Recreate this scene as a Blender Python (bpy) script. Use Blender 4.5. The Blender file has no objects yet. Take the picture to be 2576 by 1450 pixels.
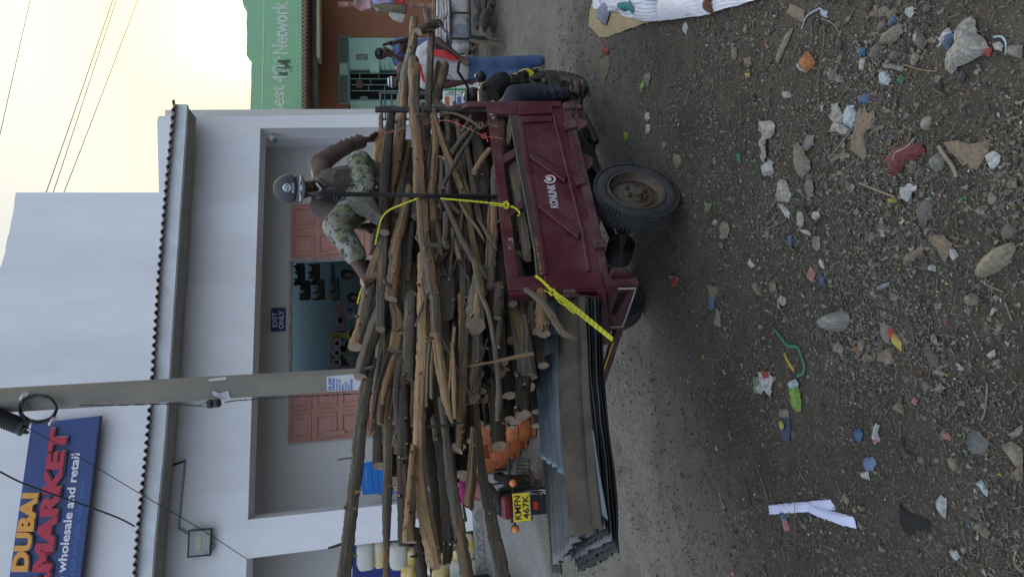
import bpy, bmesh, math, random
from mathutils import Vector, Matrix, noise
R = math.radians
rnd = random.Random(7)
SC = bpy.context.scene
COL = SC.collection
V3 = Vector

# ------------------------------------------------------------------ camera
CAM_H = 1.90
PITCH, ROLL, FPX = R(9.15), 0.045, 1789.0
_F = V3((0, math.cos(PITCH), -math.sin(PITCH)))
_U0 = V3((0, math.sin(PITCH), math.cos(PITCH)))
_R0 = V3((1, 0, 0))
_Rt = _R0 * math.cos(ROLL) - _U0 * math.sin(ROLL)
_Up = _R0 * math.sin(ROLL) + _U0 * math.cos(ROLL)
CAM = V3((0, 0, CAM_H))
cam_d = bpy.data.cameras.new("camera")
cam = bpy.data.objects.new("camera", cam_d)
COL.objects.link(cam)
m = Matrix.Identity(4)
for i, col in enumerate((-_Up, _Rt, -_F)):      # the phone was held upright, the file lies on its side
    for j in range(3):
        m[j][i] = col[j]
m.translation = CAM
cam.matrix_world = m
cam_d.sensor_fit = 'HORIZONTAL'
cam_d.sensor_width = 36.0
cam_d.lens = 36.0 * FPX / 2576.0
cam_d.clip_start = 0.05
cam_d.clip_end = 2000
SC.camera = cam

# ------------------------------------------------------------------ sky and sun
SUN_AZ, SUN_EL = R(24), R(24)                   # azimuth to the right of the view, elevation
w = bpy.data.worlds.new("World")
SC.world = w
w.use_nodes = True
nt = w.node_tree
nt.nodes.clear()
def N(nt, t, **kw):
    n = nt.nodes.new(t)
    for k, v in kw.items():
        if k == 'inp':
            for a, b in v.items():
                n.inputs[a].default_value = b
        else:
            setattr(n, k, v)
    return n
def L(nt, a, b):
    nt.links.new(a, b)
out = N(nt, 'ShaderNodeOutputWorld')
bg = N(nt, 'ShaderNodeBackground')
sky = N(nt, 'ShaderNodeTexSky')
sky.sky_type = 'NISHITA'
sky.sun_disc = False
sky.sun_elevation = SUN_EL
sky.sun_rotation = SUN_AZ
sky.air_density = 1.6
sky.dust_density = 4.0
sky.ozone_density = 1.5
sdir = V3((math.sin(SUN_AZ) * math.cos(SUN_EL), math.cos(SUN_AZ) * math.cos(SUN_EL), math.sin(SUN_EL)))
gdir = V3((.343, .923, .185)).normalized()       # where the veiled sun glows, just over the green parapet
tc = N(nt, 'ShaderNodeTexCoord')
dt = N(nt, 'ShaderNodeVectorMath', operation='DOT_PRODUCT')
dt.inputs[1].default_value = gdir
nrm_ = N(nt, 'ShaderNodeVectorMath', operation='NORMALIZE')
L(nt, tc.outputs['Generated'], nrm_.inputs[0])
L(nt, nrm_.outputs[0], dt.inputs[0])
ac = N(nt, 'ShaderNodeMath', operation='ARCCOSINE')
L(nt, dt.outputs['Value'], ac.inputs[0])
mr = N(nt, 'ShaderNodeMath', operation='DIVIDE')
mr.inputs[1].default_value = math.pi
L(nt, ac.outputs[0], mr.inputs[0])
cr = N(nt, 'ShaderNodeValToRGB')                # thin high cloud, glowing round the hidden sun
e = cr.color_ramp.elements
e[0].position = 0.0; e[0].color = (16, 15, 12, 1)
e[1].position = 1.0; e[1].color = (5.6, 6.8, 9.2, 1)
for p, c in ((2, (11.5, 11, 8.4)), (4.5, (9.0, 8.6, 5.3)), (7.5, (7.4, 7.05, 4.5)), (12, (6.1, 6.0, 4.8)), (20, (4.7, 4.8, 4.6)), (32, (3.95, 4.15, 4.35)), (60, (4.4, 4.8, 5.25)), (100, (5.9, 6.7, 7.6))):
    x = cr.color_ramp.elements.new(p / 180.0); x.color = c + (1,)
L(nt, mr.outputs[0], cr.inputs[0])
nz = N(nt, 'ShaderNodeTexNoise', inp={'Scale': 2.2, 'Detail': 4.0, 'Roughness': 0.5})
mp = N(nt, 'ShaderNodeMapping', inp={'Scale': (1, 1, 2.2)})
L(nt, tc.outputs['Generated'], mp.inputs[0]); L(nt, mp.outputs[0], nz.inputs[0])
nr = N(nt, 'ShaderNodeMapRange', inp={'From Min': 0.3, 'From Max': 0.7, 'To Min': 0.93, 'To Max': 1.07})
L(nt, nz.outputs[0], nr.inputs[0])
sz_ = N(nt, 'ShaderNodeSeparateXYZ')             # an overcast sky is brightest overhead
L(nt, nrm_.outputs[0], sz_.inputs[0])
zr = N(nt, 'ShaderNodeMapRange', inp={'From Min': 0.0, 'From Max': 1.0, 'To Min': 0.84, 'To Max': 1.55})
L(nt, sz_.outputs[2], zr.inputs[0])
zm = N(nt, 'ShaderNodeMath', operation='MULTIPLY')
L(nt, nr.outputs[0], zm.inputs[0]); L(nt, zr.outputs[0], zm.inputs[1])
mul = N(nt, 'ShaderNodeVectorMath', operation='SCALE')
L(nt, cr.outputs[0], mul.inputs[0]); L(nt, zm.outputs[0], mul.inputs['Scale'])
mx = N(nt, 'ShaderNodeMix', data_type='RGBA')
mx.inputs[0].default_value = 0.96
L(nt, sky.outputs[0], mx.inputs[6]); L(nt, mul.outputs[0], mx.inputs[7])
L(nt, mx.outputs[2], bg.inputs['Color'])
bg.inputs['Strength'].default_value = 0.12
L(nt, bg.outputs[0], out.inputs[0])

sun_d = bpy.data.lights.new("sun", 'SUN')
sun_d.energy = 1.5
sun_d.angle = R(11)
sun_d.color = (1.0, 0.86, 0.66)
sun = bpy.data.objects.new("sun", sun_d)
sun.rotation_euler = sdir.to_track_quat('Z', 'Y').to_euler()
sun.location = (6, 12, 9)
COL.objects.link(sun)
SC.view_settings.view_transform = 'Standard'
SC.view_settings.look = 'None'
SC.view_settings.gamma = 1
SC.view_settings.exposure = 0.32

# ------------------------------------------------------------------ where a line of sight meets the place
def ray(x, y):
    return (_F * FPX + _Rt * (725.0 - y) + _Up * (1288.0 - x)).normalized()
def atY(x, y, Y):
    d = ray(x, y); return CAM + d * (Y / d.y)
def plane(x, y, a, c):                          # vertical plane Y = a X + c
    d = ray(x, y); t = c / (d.y - a * d.x); return CAM + d * t
def smooth(a, b, x):
    t = max(0.0, min(1.0, (x - a) / (b - a))); return t * t * (3 - 2 * t)
def pw(pts, y):
    if y <= pts[0][0]: return pts[0][1]
    for (a, b), (c, d) in zip(pts, pts[1:]):
        if y <= c: return b + (d - b) * (y - a) / (c - a)
    return pts[-1][1]
ZL = [(5.3, 0), (7.0, .17), (8.1, .42), (8.35, .5), (9.2, .93), (60, .97)]
ZR = [(5.5, 0), (8.0, .15), (12.0, .5), (60, .6)]
def gz(X, Y):
    t = smooth(-0.4, 1.4, X)
    z = pw(ZL, Y) * (1 - t) + pw(ZR, Y) * t
    if Y < 7:
        k = smooth(7, 5, Y)
        z += k * (0.035 * noise.noise(V3((X * .8, Y * .8, 3))) + 0.02 * noise.noise(V3((X * 2.3, Y * 2.3, 5))))
        z += 0.05 * math.exp(-((X - .1) ** 2 + (Y - 2.6) ** 2) / .6) * k
    return z
def G(x, y, up=0.0):                            # ground point seen at a pixel
    d = ray(x, y)
    t = (0 - CAM_H) / d.z if d.z < 0 else 20
    lo, hi = 0.5, 60.0
    for i in range(50):
        mid = (lo + hi) / 2
        p = CAM + d * mid
        if p.z - up > gz(p.x, p.y): lo = mid
        else: hi = mid
    return CAM + d * lo

# ------------------------------------------------------------------ mesh building
class MB:
    def __init__(s):
        s.v = []; s.f = []; s.mi = []; s.uv = {}
    def add(s, vs, fs, mi=0):
        b = len(s.v); s.v += [tuple(q) for q in vs]
        for f in fs:
            s.f.append(tuple(i + b for i in f)); s.mi.append(mi)
        return b
    def hexa(s, a, b, mi=0):                    # a = 4 front points, b = 4 back points
        s.add(list(a) + list(b), [(0, 1, 2, 3), (7, 6, 5, 4), (0, 4, 5, 1), (1, 5, 6, 2), (2, 6, 7, 3), (3, 7, 4, 0)], mi)
        return s
    def box(s, c, d, rz=0, M=None, mi=0):
        cx, cy, cz = c; x, y, z = d[0] / 2, d[1] / 2, d[2] / 2
        P = []
        for k in (-z, z):
            for (i, j) in ((-x, -y), (x, -y), (x, y), (-x, y)):
                q = V3((i, j, k))
                if rz: q = Matrix.Rotation(rz, 3, 'Z') @ q
                if M is not None: q = M @ q
                P.append(q + V3(c))
        s.add(P, [(3, 2, 1, 0), (4, 5, 6, 7), (0, 1, 5, 4), (1, 2, 6, 5), (2, 3, 7, 6), (3, 0, 4, 7)], mi)
        return s
    def tube(s, pts, rad, n=8, caps=True, mi=0, capmi=None, squash=1.0, wob=0.0, seed=0, capslant=0):
        pts = [V3(p) for p in pts]
        if not isinstance(rad, (list, tuple)): rad = [rad] * len(pts)
        rr = random.Random(seed)
        t0 = (pts[1] - pts[0]).normalized()
        up = V3((0, 0, 1)) if abs(t0.z) < .9 else V3((1, 0, 0))
        nrm = t0.cross(up).normalized()
        rings = []; ln = 0
        fo = len(s.v)
        per = [1 + wob * rr.uniform(-1, 1) for _ in range(n)]
        lens = []
        for i, p in enumerate(pts):
            if i: ln += (p - pts[i - 1]).length
            lens.append(ln)
            if i == 0: t = pts[1] - pts[0]
            elif i == len(pts) - 1: t = pts[-1] - pts[-2]
            else: t = pts[i + 1] - pts[i - 1]
            t.normalize()
            nrm = (nrm - t * nrm.dot(t)).normalized()
            bi = t.cross(nrm)
            sl = 0
            ring = []
            for k in range(n):
                a = 2 * math.pi * k / n
                r = rad[i] * per[k] * (1 + wob * .5 * rr.uniform(-1, 1))
                q = p + nrm * math.cos(a) * r + bi * math.sin(a) * r * squash
                if capslant and i in (0, len(pts) - 1):
                    q += t * (math.cos(a + seed) * r * capslant)
                ring.append(q)
            rings.append(ring)
        b = s.add([q for r_ in rings for q in r_], [])
        for i in range(len(pts) - 1):
            for k in range(n):
                k2 = (k + 1) % n
                s.f.append((b + i * n + k, b + i * n + k2, b + (i + 1) * n + k2, b + (i + 1) * n + k)); s.mi.append(mi)
                s.uv[len(s.f) - 1] = [(k / n, lens[i]), ((k + 1) / n, lens[i]), ((k + 1) / n, lens[i + 1]), (k / n, lens[i + 1])]
        if caps:
            cm = mi if capmi is None else capmi
            uvc = [(math.cos(2 * math.pi * k / n) * .5, math.sin(2 * math.pi * k / n) * .5) for k in range(n)]
            s.f.append(tuple(b + k for k in range(n - 1, -1, -1))); s.mi.append(cm); s.uv[len(s.f) - 1] = uvc[::-1]
            o = b + (len(pts) - 1) * n
            s.f.append(tuple(o + k for k in range(n))); s.mi.append(cm); s.uv[len(s.f) - 1] = uvc
        return s
    def lathe(s, prof, c, axis=(0, 0, 1), n=24, mi=0, closed=False):  # prof = [(radius, height)]
        ax = V3(axis).normalized()
        up = V3((0, 0, 1)) if abs(ax.z) < .9 else V3((1, 0, 0))
        a1 = ax.cross(up).normalized(); a2 = ax.cross(a1)
        c = V3(c); vs = []
        for (r, h) in prof:
            for k in range(n):
                a = 2 * math.pi * k / n
                vs.append(c + ax * h + a1 * math.cos(a) * r + a2 * math.sin(a) * r)
        fs = []
        m_ = len(prof)
        for i in range(m_ - 1 if not closed else m_):
            i2 = (i + 1) % m_
            for k in range(n):
                k2 = (k + 1) % n
                fs.append((i * n + k, i * n + k2, i2 * n + k2, i2 * n + k))
        s.add(vs, fs, mi)
        return s
    def prism(s, pts, off, mi=0):               # polygon of 3-D points extruded by a vector
        n = len(pts); off = V3(off)
        s.add([V3(p) for p in pts] + [V3(p) + off for p in pts],
              [tuple(range(n)), tuple(range(2 * n - 1, n - 1, -1))] + [(i, n + i, n + (i + 1) % n, (i + 1) % n) for i in range(n)], mi)
        return s
    def ball(s, c, r, n=10, m_=7, mi=0, M=None):
        if not isinstance(r, (list, tuple)): r = (r, r, r)
        vs = []; fs = []
        for i in range(1, m_):
            th = math.pi * i / m_
            for k in range(n):
                a = 2 * math.pi * k / n
                q = V3((r[0] * math.sin(th) * math.cos(a), r[1] * math.sin(th) * math.sin(a), r[2] * math.cos(th)))
                if M is not None: q = M @ q
                vs.append(q + V3(c))
        t = V3((0, 0, r[2])); bt = V3((0, 0, -r[2]))
        if M is not None: t = M @ t; bt = M @ bt
        vs += [t + V3(c), bt + V3(c)]
        T = len(vs) - 2
        for i in range(m_ - 2):
            for k in range(n):
                fs.append((i * n + k, (i + 1) * n + k, (i + 1) * n + (k + 1) % n, i * n + (k + 1) % n))
        for k in range(n):
            fs.append((T, k, (k + 1) % n)); fs.append((T + 1, (m_ - 2) * n + (k + 1) % n, (m_ - 2) * n + k))
        s.add(vs, fs, mi); return s
    def grid(s, fn, nu, nv, mi=0, uvs=None):    # fn(u, v) -> point
        b = s.add([fn(i / nu, j / nv) for j in range(nv + 1) for i in range(nu + 1)], [])
        for j in range(nv):
            for i in range(nu):
                a = b + j * (nu + 1) + i
                s.f.append((a, a + 1, a + nu + 2, a + nu + 1)); s.mi.append(mi)
                if uvs: s.uv[len(s.f) - 1] = [(i / nu * uvs[0], j / nv * uvs[1]), ((i + 1) / nu * uvs[0], j / nv * uvs[1]), ((i + 1) / nu * uvs[0], (j + 1) / nv * uvs[1]), (i / nu * uvs[0], (j + 1) / nv * uvs[1])]
        return s
    def build(s, name, mats, parent=None, smooth_=False, bevel=0, bseg=2, solid=0, sub=0, local=False):
        off = V3((0, 0, 0))
        if parent is not None and not local:
            off = parent['_base'] if '_base' in parent else V3((0, 0, 0))
            off = V3(off)
        me = bpy.data.meshes.new(name)
        me.from_pydata([V3(q) - off for q in s.v], [], s.f)
        if not isinstance(mats, (list, tuple)): mats = [mats]
        for mm in mats: me.materials.append(mm)
        for p, i in zip(me.polygons, s.mi): p.material_index = i
        if s.uv:
            ul = me.uv_layers.new(name='uv')
            for fi, uvs in s.uv.items():
                for li, c in zip(me.polygons[fi].loop_indices, uvs): ul.data[li].uv = c
        me.update()
        if smooth_ == 'auto':
            for p in me.polygons: p.use_smooth = True
            try: me.set_sharp_from_angle(angle=R(42))
            except Exception: pass
        elif smooth_:
            for p in me.polygons: p.use_smooth = True
        o = bpy.data.objects.new(name, me)
        COL.objects.link(o)
        if parent is not None: o.parent = parent
        if solid:
            md = o.modifiers.new('solid', 'SOLIDIFY'); md.thickness = solid; md.offset = 0
        if bevel:
            md = o.modifiers.new('bevel', 'BEVEL'); md.width = bevel; md.segments = bseg; md.limit_method = 'ANGLE'; md.angle_limit = R(35)
        if sub:
            md = o.modifiers.new('sub', 'SUBSURF'); md.levels = sub; md.render_levels = sub
        return o
def tag(o, label=None, cat=None, group=None, kind=None):
    if label: o['label'] = label
    if cat: o['category'] = cat
    if group: o['group'] = group
    if kind: o['kind'] = kind
    return o
def thing(name, label, cat, loc=(0, 0, 0), group=None, rz=0):
    o = bpy.data.objects.new(name, None); COL.objects.link(o)
    o.location = loc; o.rotation_euler = (0, 0, rz); o.empty_display_size = .1
    o['_base'] = tuple(loc)
    return tag(o, label, cat, group)
def dup(root, loc=None, rz=None, label=None, group=None):
    r = root.copy(); COL.objects.link(r)
    if loc is not None: r.location = loc
    if rz is not None: r.rotation_euler = (0, 0, rz)
    tag(r, label, None, group)
    for ch in list(root.children):
        c = ch.copy(); COL.objects.link(c); c.parent = r
        for g in list(ch.children):
            d = g.copy(); COL.objects.link(d); d.parent = c
    return r

# ------------------------------------------------------------------ materials
MATS = {}
def mat(name, col, rough=.7, metal=0., var=0.0, vs=6.0, col2=None, bump=0.0, bs=40.0, dust=0.0, dustcol=(.22, .20, .17), spec=.4, coord='Object', det=4.0, stretch=None, emit=None, alpha=None, trans=0):
    if name in MATS: return MATS[name]
    m = bpy.data.materials.new(name); m.use_nodes = True
    nt = m.node_tree; b = nt.nodes['Principled BSDF']
    b.inputs['Roughness'].default_value = rough; b.inputs['Metallic'].default_value = metal
    b.inputs['Specular IOR Level'].default_value = spec
    c = N(nt, 'ShaderNodeRGB'); c.outputs[0].default_value = tuple(col) + (1,)
    src = c.outputs[0]
    t = N(nt, 'ShaderNodeTexCoord'); co = t.outputs[coord]
    if stretch:
        mp = N(nt, 'ShaderNodeMapping', inp={'Scale': stretch}); L(nt, co, mp.inputs[0]); co = mp.outputs[0]
    if var or col2:
        nz = N(nt, 'ShaderNodeTexNoise', inp={'Scale': vs, 'Detail': det, 'Roughness': .6}); L(nt, co, nz.inputs[0])
        r_ = N(nt, 'ShaderNodeMapRange', inp={'From Min': .35, 'From Max': .65}); L(nt, nz.outputs[0], r_.inputs[0])
        mx = N(nt, 'ShaderNodeMix', data_type='RGBA'); L(nt, r_.outputs[0], mx.inputs[0])
        c2 = col2 if col2 else tuple(x * (1 - var) for x in col)
        L(nt, src, mx.inputs[6]); mx.inputs[7].default_value = tuple(c2) + (1,)
        src = mx.outputs[2]
    if dust:
        nz2 = N(nt, 'ShaderNodeTexNoise', inp={'Scale': vs * .6, 'Detail': 8.0, 'Roughness': .7}); L(nt, co, nz2.inputs[0])
        r2 = N(nt, 'ShaderNodeMapRange', inp={'From Min': .42, 'From Max': .7, 'To Max': dust}); L(nt, nz2.outputs[0], r2.inputs[0])
        mx2 = N(nt, 'ShaderNodeMix', data_type='RGBA'); L(nt, r2.outputs[0], mx2.inputs[0])
        L(nt, src, mx2.inputs[6]); mx2.inputs[7].default_value = tuple(dustcol) + (1,); src = mx2.outputs[2]
        rr = N(nt, 'ShaderNodeMapRange', inp={'From Max': max(dust, .01), 'To Min': rough, 'To Max': min(1, rough + .35)}); L(nt, r2.outputs[0], rr.inputs[0]); L(nt, rr.outputs[0], b.inputs['Roughness'])
    L(nt, src, b.inputs['Base Color'])
    if bump:
        nb = N(nt, 'ShaderNodeTexNoise', inp={'Scale': bs, 'Detail': 6.0, 'Roughness': .6}); L(nt, co, nb.inputs[0])
        bp = N(nt, 'ShaderNodeBump', inp={'Strength': bump, 'Distance': .01}); L(nt, nb.outputs[0], bp.inputs['Height']); L(nt, bp.outputs[0], b.inputs['Normal'])
    if emit: b.inputs['Emission Color'].default_value = tuple(emit[:3]) + (1,); b.inputs['Emission Strength'].default_value = emit[3]
    if trans: b.inputs['Transmission Weight'].default_value = trans
    MATS[name] = m
    return m

def text_mesh(body, off=0.0, res=3):
    cu = bpy.data.curves.new('t', 'FONT'); cu.body = body; cu.size = 1; cu.offset = off; cu.resolution_u = res; cu.fill_mode = 'FRONT'
    o = bpy.data.objects.new('t', cu); COL.objects.link(o)
    dg = bpy.context.evaluated_depsgraph_get(); me = bpy.data.meshes.new_from_object(o.evaluated_get(dg))
    vs = [v.co.copy() for v in me.vertices]; fs = [tuple(p.vertices) for p in me.polygons]
    bpy.data.objects.remove(o); bpy.data.curves.remove(cu); bpy.data.meshes.remove(me)
    return vs, fs
def text_on(mb, body, quad, thick=0.0, off=0.0, mi=0, w_override=None, mn_mx=None, push=0.002):
    """quad: bottom-left, bottom-right, top-right, top-left 3-D corners of the text's ink box"""
    vs, fs = text_mesh(body, off)
    x0 = min(v.x for v in vs); x1 = max(v.x for v in vs); y0 = min(v.y for v in vs); y1 = max(v.y for v in vs)
    bl, br, tr, tl = [V3(q) for q in quad]
    nrm = (br - bl).cross(tl - bl).normalized()
    def mp(v, d):
        a = (v.x - x0) / (x1 - x0); b = (v.y - y0) / (y1 - y0)
        return (bl * (1 - a) + br * a) * (1 - b) + (tl * (1 - a) + tr * a) * b + nrm * d
    if thick <= 0:
        mb.add([mp(v, push) for v in vs], fs, mi)
    else:
        mb.add([mp(v, push + thick) for v in vs], fs, mi)
        # edge walls
        cnt = {}
        for f in fs:
            for a, b in zip(f, f[1:] + f[:1]):
                cnt[(a, b)] = cnt.get((a, b), 0) + 1
        ed = [(a, b) for (a, b) in cnt if (b, a) not in cnt]
        bb = mb.add([mp(v, push + thick) for v in vs] + [mp(v, push) for v in vs], [])
        n = len(vs)
        for a, b in ed:
            mb.f.append((bb + a, bb + n + a, bb + n + b, bb + b)); mb.mi.append(mi)
    return mb
def text_letters(body, quad, thick, off, name, m, parent):
    """raised lettering, every letter a part of its own"""
    mb = MB(); text_on(mb, body, quad, thick=thick, off=off)
    par = list(range(len(mb.v)))
    key = {}
    for i, q in enumerate(mb.v): par[i] = key.setdefault(tuple(round(c, 5) for c in q), i)
    def fd(a):
        while par[a] != a: par[a] = par[par[a]]; a = par[a]
        return a
    for f in mb.f:
        for a in f[1:]: par[fd(a)] = fd(f[0])
    grp = {}
    for f in mb.f: grp.setdefault(fd(f[0]), []).append(f)
    for fs in grp.values():
        ids = sorted({i for f in fs for i in f}); ix = {a: k for k, a in enumerate(ids)}
        b = MB(); b.add([mb.v[i] for i in ids], [tuple(ix[i] for i in f) for f in fs]); b.build(name, m, parent)
def lerp(a, b, t): return a + (b - a) * t
# ------------------------------------------------------------------ ground
def spaced(lo, hi, f0, f1, step, grow):
    v = [f0]
    while v[-1] < f1: v.append(v[-1] + step)
    s_ = step
    while v[-1] < hi: s_ *= grow; v.append(v[-1] + s_)
    s_ = step; a = []
    x = f0
    while x > lo: s_ *= grow; x -= s_; a.append(x)
    return a[::-1] + v
def ground_mat():
    m = bpy.data.materials.new('dirt_ground'); m.use_nodes = True; nt = m.node_tree; b = nt.nodes['Principled BSDF']
    b.inputs['Roughness'].default_value = .95; b.inputs['Specular IOR Level'].default_value = .15
    g = N(nt, 'ShaderNodeNewGeometry'); P = g.outputs['Position']
    def nz(sc, de=8., ro=.6):
        n = N(nt, 'ShaderNodeTexNoise', inp={'Scale': sc, 'Detail': de, 'Roughness': ro}); L(nt, P, n.inputs[0]); return n.outputs[0]
    def rng(s, a, b_, c=0., d=1.):
        n = N(nt, 'ShaderNodeMapRange', inp={'From Min': a, 'From Max': b_, 'To Min': c, 'To Max': d}); L(nt, s, n.inputs[0]); return n.outputs[0]
    def mix(f, a, b_):
        n = N(nt, 'ShaderNodeMix', data_type='RGBA')
        L(nt, f, n.inputs[0])
        for k, q in ((6, a), (7, b_)):
            if isinstance(q, tuple): n.inputs[k].default_value = q + (1,)
            else: L(nt, q, n.inputs[k])
        return n.outputs[2]
    soil = mix(rng(nz(1.7), .35, .65), (.055, .047, .038), (.088, .077, .062))
    soil = mix(rng(nz(9), .45, .7), soil, (.052, .047, .043))
    soil = mix(rng(nz(60, 4), .56, .68, 0, .8), soil, (.17, .15, .12))
    soil = mix(rng(nz(130, 3), .62, .70, 0, .75), soil, (.30, .27, .21))
    # compacted grey road dust towards the building, paler where carts drive
    sp = N(nt, 'ShaderNodeSeparateXYZ'); L(nt, P, sp.inputs[0])
    ad = N(nt, 'ShaderNodeMath', operation='MULTIPLY_ADD'); L(nt, sp.outputs[0], ad.inputs[0]); ad.inputs[1].default_value = -.42; L(nt, sp.outputs[1], ad.inputs[2])
    ad2 = N(nt, 'ShaderNodeMath', operation='MULTIPLY_ADD'); L(nt, nz(.9), ad2.inputs[0]); ad2.inputs[1].default_value = 1.6; L(nt, ad.outputs[0], ad2.inputs[2])
    road = mix(rng(nz(25), .4, .62), (.225, .208, .178), (.155, .143, .123))
    road = mix(rng(nz(90, 4), .58, .7, 0, .7), road, (.32, .30, .27))
    road = mix(rng(nz(5), .45, .7, 0, .75), road, (.25, .225, .185)); road = mix(rng(nz(2.2), .5, .66, 0, .6), road, (.125, .112, .094))
    allc = mix(rng(ad2.outputs[0], 5.0, 6.9), soil, road)
    # poured concrete apron in front of the porch
    ap = N(nt, 'ShaderNodeMath', operation='MULTIPLY_ADD'); L(nt, sp.outputs[0], ap.inputs[0]); ap.inputs[1].default_value = -.55; L(nt, sp.outputs[1], ap.inputs[2])
    conc = mix(rng(nz(4), .35, .65), (.27, .265, .255), (.33, .32, .305))
    conc = mix(rng(nz(55, 6), .5, .75, 0, .5), conc, (.17, .165, .16))
    lft = rng(sp.outputs[0], -.6, -.9)
    apm = N(nt, 'ShaderNodeMath', operation='MULTIPLY'); L(nt, rng(ap.outputs[0], 9.55, 9.75), apm.inputs[0]); L(nt, lft, apm.inputs[1])
    allc = mix(apm.outputs[0], allc, conc)
    L(nt, allc, b.inputs['Base Color'])
    bp = N(nt, 'ShaderNodeBump', inp={'Strength': 1.0, 'Distance': .035}); 
    mh = N(nt, 'ShaderNodeMath', operation='MULTIPLY_ADD'); L(nt, nz(22), mh.inputs[0]); mh.inputs[1].default_value = 1.0
    q = N(nt, 'ShaderNodeMath', operation='MULTIPLY'); L(nt, nz(95, 4), q.inputs[0]); q.inputs[1].default_value = .45; L(nt, q.outputs[0], mh.inputs[2])
    L(nt, mh.outputs[0], bp.inputs['Height']); L(nt, bp.outputs[0], b.inputs['Normal'])
    return m
xs = spaced(-400, 400, -2.6, 2.9, .035, 1.35); ys = spaced(-60, 900, 1.2, 8.6, .035, 1.3)
gb = MB()
vs_ = []
for Y in ys:
    for X in xs:
        z = gz(X, Y)
        if -4 < X < 5 and .8 < Y < 9.5:
            z += (noise.noise(V3((X * 9, Y * 9, 1))) * .006 + noise.noise(V3((X * 21, Y * 21, 2))) * .0045) * smooth(9.3, 5, Y) + noise.noise(V3((X * 14, Y * 14, 2))) * .002
        vs_.append((X, Y, z))
nx = len(xs)
gb.add(vs_, [(j * nx + i, j * nx + i + 1, (j + 1) * nx + i + 1, (j + 1) * nx + i) for j in range(len(ys) - 1) for i in range(nx - 1)])
g_ = gb.build('ground', ground_mat(), smooth_=True); g_['kind'] = 'structure'

# ------------------------------------------------------------------ white supermarket building
FA, FC = .15, 9.8
def F(x, y, back=0.0): return plane(x, y, FA, FC + back)
FN = V3((-FA, 1, 0)).normalized()
def slab(mb, px, back=0., thick=.1, fn=None, mi=0):
    fn = fn or F
    a = [fn(x, y, back) for x, y in px]
    # order so the front faces the camera
    n = (a[1] - a[0]).cross(a[3] - a[0])
    if n.dot(a[0] - CAM) > 0: a = a[::-1]
    mb.hexa(a, [q + FN * thick for q in a], mi)
    return mb
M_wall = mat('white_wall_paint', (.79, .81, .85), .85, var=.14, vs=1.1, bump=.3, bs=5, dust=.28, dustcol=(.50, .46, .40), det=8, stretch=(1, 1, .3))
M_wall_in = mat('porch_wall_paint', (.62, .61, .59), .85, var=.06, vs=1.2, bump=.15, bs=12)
M_fascia = mat('fascia_paint', (.68, .74, .78), .6, var=.2, vs=3.5, dust=.4, dustcol=(.45, .43, .38), bump=.1)
M_conc = mat('concrete', (.33, .32, .30), .9, var=.3, vs=8, bump=.4, bs=30)
bldg = thing('supermarket_building', 'white walled supermarket with corrugated roof edge, blue sign and open porch behind the loaded cart', 'building', (0, 9.8, .9))
wl = MB()
slab(wl, [(466, 292), (396, 1760), (609, 1760), (656, 292)], thick=.4)
slab(wl, [(656, 291.5), (655, 322), (1260, 318), (1260, 284)], thick=.4)
slab(wl, [(623, 1306), (619.8, 1404), (1192, 1333), (1192, 1246)], thick=.4)
slab(wl, [(609, 1760), (606, 1830), (1250, 1760), (1250, 1690)], thick=.4)
facade = wl.build('wall', M_wall, bldg)
# return of the wall along the right end of the building
rt = MB()
a_, b_ = F(466, 292), F(1260, 284)
a2_, b2_ = a_ + V3((0.0, 7, 0)), b_ + V3((0.0, 7, 0))
rt.hexa([a_ + V3((0, .41, 0)), b_ + V3((0, .41, 0)), b2_, a2_], [q + V3((-.2, 0, 0)) for q in (a_ + V3((0, .41, 0)), b_ + V3((0, .41, 0)), b2_, a2_)])
rt.build('side_wall', M_wall, bldg)
# upper wall, its top edge rough
up_ = MB()
edge = [(434, 480), (398, 291), (396, 300)]
rr = random.Random(3)
top = []
pts = [(398, 293), (400, 484)]
px_ = [(470, 291), (404, 291), (397, 293), (395, 305), (400, 484), (40, 484), (37, 500)]
for k in range(9): px_.append((36 - k * 3.3 + rr.uniform(-1.5, 1.5), 520 + k * 16))
px_ += [(-5, 690), (-120, 1200), (-260, 1900), (430, 1900)]
up_.prism([F(x, y, .12) for x, y in px_], FN * .25)
up_.build('upper_wall', M_wall, bldg)
# fascia and corrugated roof sheet
fs_ = MB()
fa = [(440.5, 261.6), (471, 262)]
FB = [(471, 262), (458, 451), (441, 699), (425, 948), (413, 1112), (388, 1361), (360, 1760)]
FT = [(441, 262), (423, 451), (402, 699), (386, 948), (372, 1112), (347, 1361), (318, 1760)]
for (b0, b1, t0, t1) in zip(FB, FB[1:], FT, FT[1:]):
    a = [F(*b0, -.55), F(*b1, -.55), F(*t1, -.55), F(*t0, -.55)]
    fs_.hexa(a, [q + FN * .08 for q in a])
fs_.build('fascia_board', M_fascia, bldg)
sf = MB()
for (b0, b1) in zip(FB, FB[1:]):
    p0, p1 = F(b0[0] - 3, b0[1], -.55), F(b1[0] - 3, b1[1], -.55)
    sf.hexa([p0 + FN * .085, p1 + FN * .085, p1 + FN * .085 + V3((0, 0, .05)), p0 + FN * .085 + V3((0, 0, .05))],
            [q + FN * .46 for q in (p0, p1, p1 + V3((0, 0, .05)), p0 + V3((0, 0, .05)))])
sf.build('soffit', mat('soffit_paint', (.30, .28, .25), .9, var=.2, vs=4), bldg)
rf = MB()
NU = 560
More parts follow.
